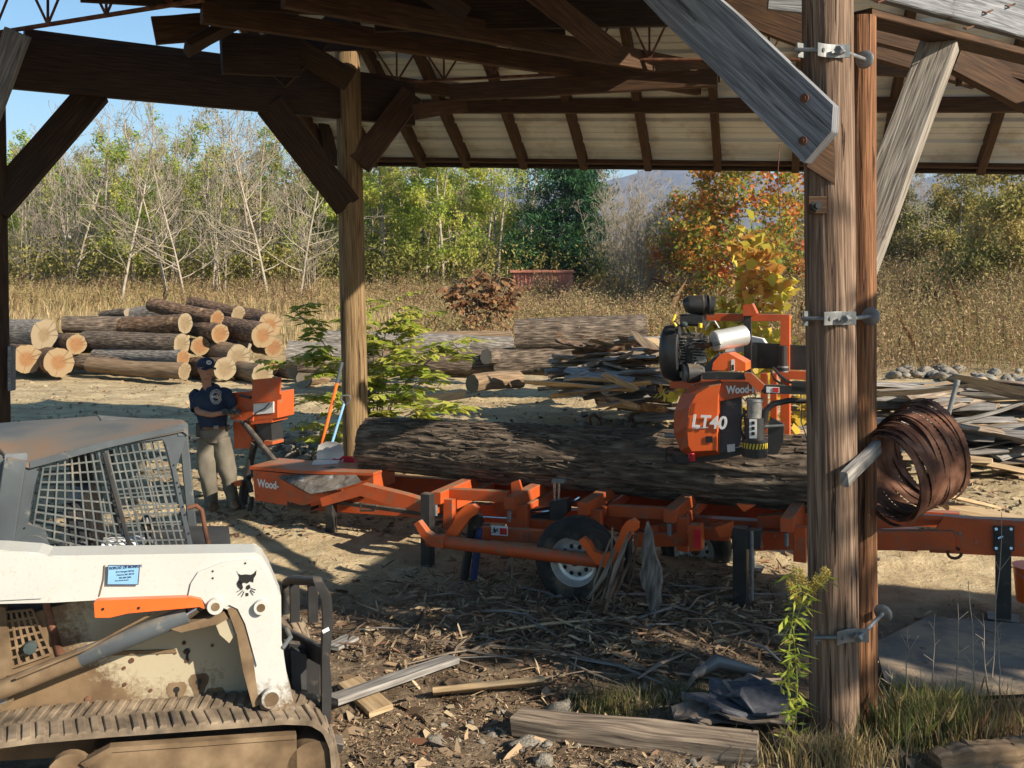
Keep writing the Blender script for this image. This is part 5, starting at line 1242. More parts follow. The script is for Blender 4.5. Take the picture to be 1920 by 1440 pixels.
# arm: tower and boom
va = .10
arm = sp('lift_arm', [(-80, 1030), (0, 1031), (70, 1036), (90, 1042), (480, 1036), (492, 1044), (506, 1068), (527, 1118), (528, 1200), (540, 1280), (556, 1340), (520, 1336), (490, 1330), (470, 1290), (456, 1225), (440, 1150), (420, 1140), (400, 1152), (390, 1146), (370, 1118), (240, 1122), (100, 1130), (-80, 1134)], va, .16, 'white_arm', .014)
sp('arm_gusset', [(353, 1118), (358, 1094), (372, 1072), (420, 1054), (470, 1048), (486, 1052), (505, 1085), (515, 1125), (514, 1180), (500, 1230), (482, 1250), (460, 1170), (446, 1142), (430, 1134), (404, 1148), (392, 1142), (376, 1120)], va-.012, .012, 'white_arm', .004, arm)
sp('arm_pocket', [(426, 1142), (445, 1136), (455, 1142), (470, 1200), (486, 1322), (474, 1326), (456, 1260), (444, 1190)], va-.004, .01, 'mud', .004, arm)
def pin(x, y, ro, ri, mat='white_arm', hole=True, v=va-.012):
    g = G(); c = S(x, y, v); g.tube([c, c-sn*.03], ro, 24); p = sg('pivot_boss', g, mat, .004, True)
    g = G(); g.tube([c-sn*.03, c-sn*.032], ri, 20); sg('pin_hole', g, 'mud' if hole else 'galv', parent=p)
pin(489, 1136, .034, .020); pin(404, 1134, .038, .020); pin(509, 1306, .048, .034, 'white_arm'); pin(5, 1304, .055, .028, 'mud', False, .30)
sp('arm_slot', [(34, 1078), (92, 1078), (98, 1086), (90, 1092), (34, 1082)], va-.008, .008, 'white_arm', .002, arm)
sp('arm_cover', [(-80, 1032), (48, 1034), (60, 1040), (118, 1046), (120, 1090), (78, 1122), (-80, 1130)], va-.010, .012, 'white_arm', .006, arm)
g = G(); g.tube([S(186, 1118, va-.004), S(194, 1086, va-.004), S(196, 1060, va-.004)], .003, 5); sg('weld_seam', g, 'mud', parent=arm)
for (x, y) in ((399, 1071), (399, 1084), (460, 1056)): g = G(); c = S(x, y, va-.013); g.tube([c, c-sn*.002], .005, 8); sg('bolt', g, 'ink_black')
# dealer plate
sp('dealer_plate', [(203, 1060), (262, 1060), (259, 1096), (201, 1096)], va-.016, .003, 'sticker_blue', 0)
fr = [(203, 1060), (262, 1060), (259, 1096), (201, 1096)]
g = G()
for i in range(4): g.tube([S(*fr[i], va-.018), S(*fr[(i+1) % 4], va-.018)], .0015, 4)
sg('plate_border', g, 'ink_blue')
def lt(s_, size, x, y, mat='ink_blue', **k): return text_mesh(s_, size, S(x, y, va-.018), su, UP, mat, 'lettering', skid, depth=.0006, **k)
lt('BOBCAT OF MONROE', .0165, 205, 1068, bold=.0006, squeeze=.86); lt('2711 Morgan Mill Rd.', .0095, 217, 1074); lt('Monroe, NC 28110', .0095, 219, 1079.5); lt('704-289-2200', .0095, 223, 1085); lt('Parts Service Rentals', .007, 216, 1090)
# wild-cat head emblem
em = [[(444, 1070), (447, 1076), (452, 1078), (461, 1077), (470, 1078), (476, 1075), (481, 1069), (480, 1078), (476, 1084), (475, 1092), (469, 1090), (464, 1094), (458, 1092), (452, 1096), (447, 1092), (449, 1082)],
      [(447, 1088), (453, 1092), (456, 1102), (452, 1106), (446, 1100), (444, 1094)], [(463, 1098), (468, 1096), (470, 1102), (465, 1106), (461, 1103)], [(461, 1112), (466, 1112), (466, 1117), (461, 1118)]]
for q in em: sp('emblem', q, va-.016, .002, 'ink_black', 0)
g = G()
for (x0, y0, x1, y1) in ((455, 1104, 444, 1110), (456, 1107, 447, 1116), (458, 1109, 453, 1119), (470, 1103, 480, 1106), (470, 1106, 478, 1111), (469, 1108, 475, 1116)): g.tube([S(x0, y0, va-.016), S(x1, y1, va-.016)], .0016, 4)
for (x, y) in ((449, 1098), (468, 1093)): pass
sg('emblem', g, 'ink_black')
# orange arm lock, hydraulic cylinder
sp('arm_lock', [(176, 1130), (184, 1126), (358, 1120), (376, 1124), (384, 1142), (374, 1138), (352, 1140), (240, 1150), (206, 1158), (178, 1158)], .06, .05, 'orange_bright', .004)
for (x, y) in ((193, 1142), (260, 1140)): g = G(); c = S(x, y, .058); g.tube([c, c-sn*.002], .007, 10); sg('bolt', g, 'ink_black')
g = G(); a = S(-20, 1302, .20); b_ = S(352, 1152, .14); g.tube([a, b_], .044, 24); sg('lift_cylinder', g, 'cab_grey', 0, True)
g = G(); g.tube([a, a.lerp(b_, .45)], .0452, 24); sg('cylinder_mud', g, 'mud', 0, True)
g = G(); g.tube([b_, S(372, 1140, .13)], .024, 16); sg('cylinder_rod', g, 'chrome', 0, True)
g = G(); g.tube([S(30, 1272, .13), S(160, 1218, .10), S(230, 1180, .10), S(282, 1153, .12)], .006, 6); sg('hose', g, 'mud')
sp('bracket', [(320, 1180), (420, 1148), (428, 1160), (410, 1170), (340, 1186)], .10, .14, 'mud', .006)
sp('bracket_ear', [(400, 1160), (432, 1160), (440, 1190), (430, 1206), (412, 1190)], .12, .05, 'white_body', .006)
# engine bay behind the arm
sp('bay_panel', [(100, 1128), (370, 1118), (340, 1160), (110, 1260)], .44, .02, 'cab_grey')
sp('bay_label', [(142, 1165), (262, 1152), (262, 1164), (144, 1194)], .43, .004, 'sticker_white')
sp('bay_box', [(120, 1126), (180, 1124), (180, 1146), (124, 1152)], .41, .06, 'black_plastic'); sp('blue_cap', [(127, 1142), (146, 1140), (145, 1152), (131, 1156)], .39, .02, 'blue_fibre')
g = G(); g.tube([S(86, 1130, .36), S(112, 1226, .36)], .018, 10); sg('bay_post', g, 'rust')
for i in range(6): g = G(); g.tube([S(140+i*20, 1150-i*2, .40), S(170+i*22, 1185-i*9, .38), S(250, 1160, .37)], .006, 6); sg('bay_hose', g, 'black_plastic')
def lattice(quad, nx_, ny_, v, r, name, mat, parent=None, frame=True):
    g = G()
    def B(u, w):
        a = V((*quad[0], 0)).lerp(V((*quad[1], 0)), u); b = V((*quad[3], 0)).lerp(V((*quad[2], 0)), u); c = a.lerp(b, w); return S(c.x, c.y, v)
    for i in range(nx_+1):
        u = i/nx_; g.beam(B(u, 0), B(u, 1), r*2, r*1.2, up=sn, ch=r*.4)
    for j in range(ny_+1):
        w = j/ny_; g.beam(B(0, w)+sn*.0012, B(1, w)+sn*.0012, r*2, r*1.2, up=sn, ch=r*.4)
    return sg(name, g, mat, parent=parent)
lattice([(10, 1148), (60, 1143), (96, 1226), (22, 1252)], 5, 6, .34, .006, 'bay_grille', 'mud')
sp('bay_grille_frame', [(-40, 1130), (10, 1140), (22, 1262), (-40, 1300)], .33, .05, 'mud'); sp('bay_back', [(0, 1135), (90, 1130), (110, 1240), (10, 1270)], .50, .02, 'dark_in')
g = G(); c = S(58, 1212, .33); g.tube([c, c-sn*.03], .030, 8); sg('reservoir_cap', g, 'glove')
# ---- cab: side frame with opening, grilles
vc = .45
def ring_frame(name, outer_, inner_, v, th, mat):
    g = G(); no = len(outer_)
    assert no == len(inner_)
    O1 = [S(x, y, v) for x, y in outer_]; I1 = [S(x, y, v) for x, y in inner_]; O2 = [p+sn*th for p in O1]; I2 = [p+sn*th for p in I1]
    vs = O1+I1+O2+I2; fs = []
    for i in range(no):
        j = (i+1) % no; fs += [[i, j, no+j, no+i], [2*no+i, 3*no+i, 3*no+j, 2*no+j], [i, 2*no+i, 2*no+j, j], [no+i, no+j, 3*no+j, 3*no+i]]
    g.add(vs, fs); return sg(name, g, mat, .006)
out = [(30, 862), (55, 868), (200, 832), (343, 800), (352, 812), (330, 880), (342, 940), (366, 1046), (230, 1050), (95, 1050), (70, 1046), (2, 1046), (6, 985), (22, 912)]
inn = [(76, 868), (82, 860), (190, 838), (304, 824), (310, 834), (322, 880), (334, 940), (356, 1040), (230, 1042), (100, 1042), (92, 1030), (84, 992), (52, 982), (64, 912)]
cab = ring_frame('cab_side', out, inn, vc, .04, 'cab_grey')
ring_frame('cab_side', [(x, y) for x, y in out], inn, vc+.86, .04, 'cab_grey')
lattice([(84, 862), (197, 842), (246, 1046), (60, 1002)], 9, 10, vc+.012, .0042, 'side_grille', 'grille')
lattice([(200, 838), (306, 824), (362, 1046), (250, 1046)], 9, 13, vc+.012, .0042, 'side_grille', 'grille')
g = G(); g.beam(S(196, 850, vc+.0), S(249, 1046, vc), .022, .02, up=sn); sg('window_bar', g, 'black_metal')
lattice([(84, 862), (200, 842), (250, 1046), (60, 1002)], 5, 6, vc+.875, .004, 'side_grille', 'grille'); lattice([(200, 838), (306, 824), (362, 1046), (250, 1046)], 5, 7, vc+.875, .004, 'side_grille', 'grille')
# roof: a curved sheet with rounded front
g = G(); rows = []
edge = [(14, 858), (55, 868), (200, 830), (343, 800), (353, 808)]; edge2 = [(-70, 802), (0, 793), (180, 780), (338, 800), (352, 808)]
for j in range(11):
    w = j/10; crown_ = .04*(1-(2*w-1)**2); row = []
    for (e1, e2) in zip(edge, edge2): row.append(S(*e1, vc-.015).lerp(S(*e2, vc+.90), w)+UP*crown_)
    rows.append(row+[p-UP*.025 for p in row[::-1]])
g.rings(rows); sg('cab_roof', g, 'cab_roof', .006, True, 50)
g = G(); rows = []
for j in range(7):
    w = .5+.40*j/6; cr = .04*(1-(2*w-1)**2); q_ = [S(x, y, vc-.015).lerp(S(*e2, vc+.90), w)+UP*cr for (x, y), e2 in (((200, 830), (180, 780)), ((270, 815), (260, 790)), ((330, 803), (325, 798)))]; rows.append([p+UP*.005 for p in q_]+[p-UP*.003 for p in q_[::-1]])
g.rings(rows); sg('roof_panel', g, 'cab_grey', .003)
sp('roof_lip', [(55, 866), (200, 828), (343, 797), (346, 806), (200, 840), (57, 878)], vc-.02, .02, 'cab_grey', .004)
# rear of cab with window
g = G()
rb = [S(30, 862, vc), S(30, 862, vc+.9), S(2, 1046, vc+.9), S(2, 1046, vc)]
for a, b_ in ((0, 1), (1, 2), (2, 3), (3, 0)): g.beam(rb[a], rb[b_], .06, .10, up=su)
sg('cab_rear_frame', g, 'cab_grey')
sp('rear_pillar', [(-40, 855), (30, 862), (55, 868), (22, 912), (8, 985), (2, 1046), (-20, 1046)], vc+.002, .12, 'cab_grey', .02)
g = G(); g.prism([S(-90, 880, vc+.13), S(12, 884, vc+.01), S(-2, 985, vc+.01), S(-14, 1030, vc+.02), S(-90, 1040, vc+.13)], sn*.01); sg('rear_window', g, 'black_plastic', .004)
# front posts, door frame, interior
g = G(); q = [S(343, 806, vc+.86), S(366, 1046, vc+.86)]; g.beam(q[0], q[1], .05, .05, up=sn); g.beam(S(343, 806, vc), S(343, 806, vc+.88), .05, .06, up=UP); sg('front_frame', g, 'cab_grey')
g = G(); g.box(S(170, 1010, vc+.42), .10, .48, .52, X=su+V((0, 0, .25)), Y=sn, ch=.03); g.box(S(225, 1075, vc+.42), .46, .48, .12, X=su, Y=sn, ch=.03); sg('seat', g, 'black_plastic', .02)
g = G(); g.tube([S(283, 1046, vc+.15), S(275, 985, vc+.15)], .018, 8); g.tube([S(283, 1046, vc+.72), S(275, 985, vc+.72)], .018, 8); g.blob(S(275, 980, vc+.15), .03, .03, .05); g.blob(S(275, 980, vc+.72), .03, .03, .05); sg('control_lever', g, 'black_plastic')
g = G(); g.box(S(235, 1030, vc+.25), .22, .14, .12, X=su, Y=sn, ch=.03); sg('armrest_console', g, 'white_plastic', .01)
g = G(); g.tube([S(100, 1025+3*math.sin(i), vc+.15)+su*i*.012 for i in range(14)], .02, 8, wob=.1); sg('air_hose', g, 'black_plastic')
g = G(); g.tube([S(250, 1034, vc+.1), S(280, 1010, vc+.1), S(300, 1030, vc+.12)], .012, 8); sg('hose', g, 'galv')
g = G(); c = S(60, 1036, vc-.0); g.tube([c, c-sn*.01], .085, 28); sg('pivot_cover', g, 'cab_grey', .004, True)
g = G(); g.beam(S(150, 840, vc+.86), S(180, 1046, vc+.86), .10, .03, up=sn); sg('cab_post', g, 'black_metal'); g = G(); g.beam(S(206, 845, vc+.3), S(225, 1046, vc+.3), .03, .03, up=sn); sg('cab_post', g, 'black_metal')
for (x, y) in [(70, 880), (60, 940), (44, 990), (120, 848), (200, 838), (287, 820), (330, 905), (336, 925), (345, 965), (352, 1000), (357, 1025), (110, 1046), (324, 872), (334, 913), (341, 950)]:
    g = G(); c = S(x+2, y+0, vc-.001); g.tube([c, c-sn*.003], .005, 8); sg('bolt', g, 'ink_black')
g = G(); g.tube([S(x, y, vc+.02) for x, y in ((352, 952), (368, 948), (378, 956), (384, 990), (394, 1036))], .012, 10); sg('grab_bar', g, 'rust', 0, True)
# front attachment: black fork carriage
def fb(name, pts, r, mat='black_metal'): g = G(); g.tube(pts, r, 8); return sg(name, g, mat, 0, True)
fk = sp('carriage_side', [(588, 1092), (604, 1092), (622, 1122), (625, 1172), (618, 1232), (622, 1290), (620, 1372), (604, 1372), (604, 1230), (607, 1174), (604, 1128), (596, 1108)], .16, .10, 'black_metal', .004)
g = G(); g.tube([S(537, 1092, .95), S(548, 1087, .8), S(596, 1090, .3)], .026, 10); g.tube([S(537, 1092, .95), S(535, 1150, .95)], .026, 10); sg('carriage_top', g, 'black_metal', 0, True)
for (x, v) in ((552, .78), (586, .46)): g = G(); g.beam(S(x, 1096, v), S(x+1, 1166, v), .055, .02, up=sn); sg('carriage_bar', g, 'black_metal')
g = G(); g.beam(S(532, 1190, .95), S(610, 1232, .22), .03, .10, up=UP); sg('carriage_rail', g, 'black_metal')
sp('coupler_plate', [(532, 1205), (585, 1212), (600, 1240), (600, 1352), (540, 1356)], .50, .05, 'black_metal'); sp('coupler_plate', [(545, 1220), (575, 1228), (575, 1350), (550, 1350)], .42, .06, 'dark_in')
sp('coupler_tab', [(604, 1182), (616, 1176), (618, 1182), (606, 1188)], .155, .004, 'sticker_white', 0)
g = G(); g.tube([S(530, 1215, .1), S(545, 1195, .12), S(538, 1180, .2)], .012, 8); sg('coupler_hose', g, 'cab_grey')
g = G(); g.beam(S(560, 1380, .35), S(640, 1395, .35), .11, .05, up=UP); sg('coupler_base', g, 'black_metal')
# unseen near slope of the same roof, added and sized to shade the beams
near2 = thing('shed_roof', 'unseen front slope of the shed roof, sized to shade the beams', 'roof', (0, 7, 5))
g = G(); f0 = V((-5.5, .5, 4.95)); f1 = V((2.7, 6.4, 4.95)); r0 = V((-7.5, 8.5, 6.7)); r1 = V((2.7, 11.2, 6.55))
for i in range(10):
    t0, t1 = i/10, (i+1)/10; g.add([f0.lerp(r0, t0), f1.lerp(r1, t0), f1.lerp(r1, t1), f0.lerp(r0, t1)]+[p-V((0, 0, .05)) for p in (f0.lerp(r0, t0), f1.lerp(r1, t0), f1.lerp(r1, t1), f0.lerp(r0, t1))],
        [[0, 1, 2, 3], [7, 6, 5, 4], [0, 4, 5, 1], [1, 5, 6, 2], [2, 6, 7, 3], [3, 7, 4, 0]])
g.build('shade_deck', 'beam_dark', near2)
# ---------------- the operator
DM = 11.15
def Q(px, py, d=0): return P(px, py, DM+d)
man = thing('person', 'man in navy cap, navy t-shirt and khaki trousers working the control box', 'person', (Q(410, 955).x, DM, ground_z(Q(410, 955).x, DM)))
def skin_body(edges_pts, radii, edges, name, mat, parent, levels=2):
    me = bpy.data.meshes.new(name); o0 = V(parent['_o'])
    me.from_pydata([tuple(V(p)-o0) for p in edges_pts], edges, []); ob = bpy.data.objects.new(name, me); COL.objects.link(ob)
    md = ob.modifiers.new('s', 'SKIN'); ob.modifiers.new('u', 'SUBSURF').levels = levels; ob.modifiers['u'].render_levels = levels
    for i, r in enumerate(radii):
        v = me.skin_vertices[0].data[i]; v.radius = (r, r) if not hasattr(r, '__len__') else r
    me.skin_vertices[0].data[0].use_root = True
    dg = bpy.context.evaluated_depsgraph_get(); m2 = bpy.data.meshes.new_from_object(ob.evaluated_get(dg)); bpy.data.objects.remove(ob)
    m2.name = name; m2.materials.clear(); m2.materials.append(MT[mat]); m2.shade_smooth()
    ob = bpy.data.objects.new(name, m2); COL.objects.link(ob); ob.parent = parent; ob['_o'] = list(o0); return ob
pts = [Q(401, 812), Q(398, 780), Q(396, 750), Q(389, 728, -.02), Q(387, 716, -.03), Q(387, 700, -.04), Q(386, 684, -.03),     # 0-6 pelvis..head
       Q(368, 742, .02), Q(371, 772, -.12), Q(398, 778, -.24), Q(418, 773, -.22),                                         # 7-10 near arm
       Q(424, 740, -.05), Q(440, 765, -.02), Q(438, 778, -.16), Q(434, 772, -.22),                                        # 11-14 far arm
       Q(388, 822, -.02), Q(389, 882, -.06), Q(397, 944, 0), Q(401, 952, -.12),                                          # 15-18
       Q(414, 822, .02), Q(428, 880, -.03), Q(437, 944, .02), Q(447, 952, -.10)]
rad = [(.10, .09), (.09, .08), (.10, .08), (.055, .055), (.05, .05), (.075, .085), (.085, .09), .05, .042, .034, .026, .05, .042, .034, .026, .06, .045, .035, .035, .06, .045, .035, .035]
ed = [(0, 1), (1, 2), (2, 3), (3, 4), (4, 5), (5, 6), (2, 7), (7, 8), (8, 9), (9, 10), (2, 11), (11, 12), (12, 13), (13, 14), (0, 15), (15, 16), (16, 17), (17, 18), (0, 19), (19, 20), (20, 21), (21, 22)]
for j, (w_, sx, dz) in enumerate(((10, 1, 0), (14, -1, 2))):
    W0 = pts[w_]
    for k in range(5):
        o1 = V((.035+.01*(k > 0), -.03+.018*k-.02*(k == 0), .02-.012*k)); o2 = o1+V((.035 if k else .01, .005*k, -.02 if k else .02)); b0 = len(pts)
        pts += [W0+o1, W0+o2, W0+o2+V((.008, 0, -.022))]; rad += [.011, .0095, .008]; ed += [(w_, b0), (b0, b0+1), (b0+1, b0+2)]
body = skin_body(pts, rad, ed, 'body', 'skin', man)
hc = Q(386, 692, -.035)
fdir = V((.55, -.83, .05)).normalized(); fs = fdir.cross(UP).normalized()
g = G(); g.blob(hc+fdir*.005, .080, .100, .118, X=fs, nu=20, nv=14); g.blob(hc+fdir*.02-UP*.06, .055, .075, .065, X=fs, nu=16, nv=10)
g.blob(hc+fdir*.108-UP*.012, .014, .022, .024, X=fs, nu=10, nv=8); g.blob(hc+fs*.080-UP*.01, .012, .02, .03, X=fs, nu=10, nv=8); g.blob(hc-fs*.080-UP*.01, .012, .02, .03, X=fs, nu=10, nv=8)
o = g.build('head', 'skin', man, smooth=True, ang=180)
g = G()
for s_ in (-1, 1): g.blob(hc+fdir*.092+fs*.032*s_+UP*.012, .013, .006, .007, X=fs, nu=10, nv=6); g.beam(hc+fdir*.099+fs*(.032*s_-.018)+UP*.028, hc+fdir*.099+fs*(.032*s_+.018)+UP*.028, .006, .006)
g.tube([hc+fdir*.094-fs*.025-UP*.052, hc+fdir*.100-UP*.053, hc+fdir*.094+fs*.025-UP*.052], .004, 6); g.build('face_features', 'hair', man)
g = G(); g.blob(hc-fdir*.02+UP*.012, .088, .098, .078, X=fs, nu=20, nv=10); g.build('hair', 'hair', man, smooth=True, ang=180)
# cap
g = G(); rings = []
for (z, r) in ((.028, 1.02), (.045, 1.04), (.075, 1.0), (.105, .84), (.124, .55), (.132, .08)):
    rings.append([hc-fdir*.004+(fs*math.cos(a)*.092+fdir*math.sin(a)*.112)*r+UP*z for a in np.linspace(0, 6.283, 25)[:-1]])
g.rings(rings); cap = g.build('cap', 'navy', man, smooth=True, ang=70)
g = G(); rr = []
for j in range(6):
    t = j/5; rr.append([hc+fdir*(.095+.075*t)+fs*(a*.085*(1-.35*t*t))+UP*(.034-.018*t-.020*a*a) for a in (-1, -.6, -.2, .2, .6, 1)]+[hc+fdir*(.095+.075*t)+fs*(a*.085*(1-.35*t*t))+UP*(.030-.018*t-.020*a*a) for a in (1, .6, .2, -.2, -.6, -1)])
g.rings(rr); g.build('brim', 'navy', cap, smooth=True, ang=70)
g = G(); c = hc+fdir*.115+UP*.078; ud_ = (UP*.86-fdir*.5).normalized(); g.tube([c+(fs*math.cos(a)*.026+ud_*math.sin(a)*.022) for a in np.linspace(0, 6.283, 17)[:-1]], .004, 5, closed=True)
g.tube([c+(fs*math.cos(a)*.014+ud_*math.sin(a)*.012) for a in np.linspace(0, 6.283, 13)[:-1]], .003, 5, closed=True); g.build('cap_badge', 'sticker_white', cap)
def loft(name, secs, mat, n=28, fold=.012, parent=man, caps=False, ff=9.0):
    """secs: (centre, half width, half depth, yaw)"""
    rings = []; m = len(secs)
    # subdivide smoothly
    S2 = []
    for i in range(m-1):
        for k in range(5):
            t = k/5; A, B_ = secs[i], secs[i+1]; S2.append((A[0].lerp(B_[0], t), A[1]+(B_[1]-A[1])*t, A[2]+(B_[2]-A[2])*t, A[3]+(B_[3]-A[3])*t))
    S2.append(secs[-1])
    for i, (c, a, b, yw) in enumerate(S2):
        X = V((math.cos(yw), math.sin(yw), 0)); Y = V((-math.sin(yw), math.cos(yw), 0)); t = (S2[min(i+1, len(S2)-1)][0]-S2[max(i-1, 0)][0]).normalized()
        X = (X-t*X.dot(t)).normalized(); Y = t.cross(X); r = []
        for j in range(n):
            an = 2*math.pi*j/n; d = X*math.cos(an)*a+Y*math.sin(an)*b; q = c+d; r.append(q+d.normalized()*fold*noise.fractal(V((q.x*ff, q.y*ff, q.z*ff*.7)), 1, 2, 3))
        rings.append(r)
    g = G(); g.rings(rings, caps=caps); return g.build(name, mat, parent, smooth=True, ang=180)
yw = .30
tee = loft('t_shirt', [(Q(401, 806), .150, .120, yw), (Q(400, 790), .152, .122, yw), (Q(397, 770), .182, .13, yw), (Q(395, 752), .205, .13, yw), (Q(394, 740, .0), .205, .115, yw), (Q(392, 729), .125, .095, yw), (Q(390, 723, -.01), .072, .07, yw)], 'navy')
loft('sleeve', [(Q(372, 734, .02), .06, .06, 0), (Q(366, 743, .02), .068, .07, 0), (Q(367, 757, -.04), .066, .066, 0), (Q(369, 768, -.09), .062, .06, 0)], 'navy', 20, parent=tee)
loft('sleeve', [(Q(414, 733, -.02), .06, .06, 0), (Q(424, 740, -.05), .075, .068, 0), (Q(431, 752, -.05), .07, .062, 0), (Q(436, 761, -.03), .064, .06, 0)], 'navy', 20, parent=tee)
# shirt print: log-end ring with dashes
fd = V((.25, -.97, 0)).normalized(); rt = V((.97, .25, 0)); c = Q(405, 744, -.155)
g = G()
for k, r in enumerate((.070, .056, .044)):
    g.tube([c+rt*math.cos(a)*r*.92*(1+.03*math.sin(a*5+k))+UP*math.sin(a)*r*1.15-fd*(.05*(abs(math.cos(a)*r)/.07)**2) for a in np.linspace(0, 6.283, 33)[:-1]], .0022, 4, closed=True)
g.build('shirt_print', 'sticker_white', tee)
text_mesh('MILL', .042, c-rt*.052-UP*.014+fd*.004, rt, UP, 'sticker_white', 'lettering', man, depth=.001, squeeze=1.05)
trs = loft('trousers', [(Q(401, 828), .118, .10, yw), (Q(401, 818), .150, .125, yw), (Q(401, 806), .150, .122, yw), (Q(401, 797), .143, .118, yw)], 'khaki', fold=.016)
loft('trouser_leg', [(Q(387, 822, -.0), .094, .11, yw), (Q(386, 850, -.02), .105, .10, yw), (Q(389, 882, -.05), .098, .09, yw), (Q(393, 915, -.02), .080, .08, yw), (Q(397, 950, 0), .074, .085, yw)], 'khaki', fold=.022, parent=trs, ff=7)
loft('trouser_leg', [(Q(415, 822, .02), .098, .11, yw), (Q(420, 850, .0), .105, .10, yw), (Q(427, 882, -.02), .098, .09, yw), (Q(432, 915, 0), .080, .08, yw), (Q(437, 948, .02), .074, .085, yw)], 'khaki', fold=.022, parent=trs, ff=7)
loft('belt', [(Q(401, 803), .155, .126, yw), (Q(401, 798), .154, .125, yw)], 'leather', fold=0)
g = G(); c = Q(405, 801, -.135); g.box(c, .05, .012, .035, X=rt, Y=fd); g.build('buckle', 'galv', man)
g = G(); c = Q(373, 806, -.05); g.box(c, .05, .06, .16, ch=.012); g.build('phone_holster', 'black_plastic', man)
for (x, y, d) in ((397, 950, -.03), (438, 950, -.01)):
    c = Q(x, y, d); gz = ground_z(c.x, c.y); g = G(); fx = V((.35, -.93, 0)).normalized()
    g.rings([[c*1-V((0, 0, c.z))+V((0, 0, gz))+fx*s_+(fs*math.cos(a)*w2)+UP*(h2*(math.sin(a)*.5+.5)) for a in np.linspace(0, 6.283, 15)[:-1]] for s_, w2, h2 in ((-.10, .03, .06), (-.08, .044, .13), (-.02, .046, .15), (.04, .046, .10), (.11, .052, .075), (.16, .045, .06), (.18, .02, .03))])
    g.build('boot', 'leather', man, smooth=True, ang=60)
for (x, y, d) in ((421, 772, -.23), (436, 772, -.23)):
    c = Q(x, y, d); b0 = len(pts); q = [c-V((.04, 0, 0)), c, c+V((.03, 0, 0))]; r_ = [.036, .042, .034]; e_ = [(0, 1), (1, 2)]
    for k in range(5):
        a0 = c+V((.045, -.035+.018*k, .012)) if k else c+V((.02, -.045, .02)); n0 = len(q); q += [a0, a0+V((.03, 0, -.012)), a0+V((.034, 0, -.038))]; r_ += [.015, .013, .011]; e_ += [(2 if k else 1, n0), (n0, n0+1), (n0+1, n0+2)]
    skin_body(q, r_, e_, 'glove', 'glove', man, 1)
# ---------------- shovels, fuel cans, bucket
def solid(name, label, cat, g, mat, **k): o = g.build(name, mat, None, **k); tag(o, label, cat); return o
t = thing('shovel', 'orange handled shovel with grey grip leaning behind the mill', 'shovel', P(595, 885, 11.0))
g = G(); g.tube([P(592, 880, 11.0), P(632, 718, 11.1)], .019, 10); g.build('handle', 'orange_fibre', t); g = G(); g.tube([P(632, 718, 11.1), P(641, 679, 11.13)], .021, 10); g.build('grip', 'cab_grey', t)
t = thing('shovel', 'small blue handled shovel with bright metal blade behind the mill', 'shovel', P(617, 880, 10.9))
g = G(); g.tube([P(618, 845, 10.9), P(645, 757, 11.0)], .015, 10); g.build('handle', 'blue_fibre', t)
g = G(); g.tube([P(x, y, 11.0) for x, y in ((645, 757), (638, 748), (640, 742), (655, 742), (657, 748), (650, 758))], .011, 8); g.build('d_grip', 'cab_grey', t)
g = G(); rows = []
for (y, wd, dp) in ((828, .05, 0), (834, .13, .02), (850, .15, .035), (866, .145, .03), (880, .10, .01)):
    c = P(620+(y-828)*-.02, y, 10.88); rows.append([c+V((wd*(k/4-1), dp*(1-(k/4-1)**2)-.02, 0)) for k in range(9)]+[c+V((wd*(k/4-1), dp*(1-(k/4-1)**2)-.006, 0)) for k in range(8, -1, -1)])
g.rings(rows); g.build('blade', 'muffler', t, smooth=True, ang=60)
t = thing('fuel_can', 'red plastic fuel can lying behind the left end of the mill', 'fuel can', P(655, 872, 10.8))
g = G(); c = P(650, 866, 10.95); g.beam(c-V((.14, 0, 0)), c+V((.14, 0, 0)), .16, .11, ch=.04); g.build('can_body', 'red_plastic', t, bevel=.01); g = G(); g.tube([P(634, 864, 10.8), P(645, 856, 10.8), P(660, 860, 10.8)], .014, 8); g.build('handle', 'red_plastic', t)
g = G(); g.rings([[P(x+dx, y, 10.7)+V((0, dy, 0)) for dx, dy in ((-r*.9, 0), (0, -r*.006), (r*.9, 0), (0, r*.006))] for x, y, r in ((671, 845, 3), (674, 860, 11), (677, 876, 18))]); solid('funnel', 'bright red funnel standing between fuel can and the dark log', 'funnel', g, 'red_plastic')
g = G(); c = P(612, 872, 10.7); g.box(c, .28, .16, .09, ch=.03); solid('white_jug', 'white plastic jug lying at the foot of the blue shovel', 'jug', g, 'white_plastic', bevel=.01)
t = thing('bucket', 'orange plastic bucket cut by the right edge', 'bucket', P(1935, 1130, 7.7))
c = P(1938, 1128, 7.75); g = G(); g.tube([c+UP*z for z in (0, .02, .27, .28)], [.12, .125, .148, .155], 30); g.build('bucket_body', 'orange_fibre', t, smooth=True, ang=50)
g = G(); g.tube([c+V((.155*math.cos(a), -.04-.1*math.sin(a), .26-.08*math.sin(a))) for a in np.linspace(0, math.pi, 12)], .004, 6); g.build('bucket_handle', 'galv', t)
g = G(); g.tube([P(x, y, 17) for x, y in ((1108, 797), (1106, 783), (1113, 776), (1124, 786), (1129, 797))], .022, 8); solid('iron_hook', 'rusty bent iron ring poking up behind the dark log', 'hook', g, 'rust')
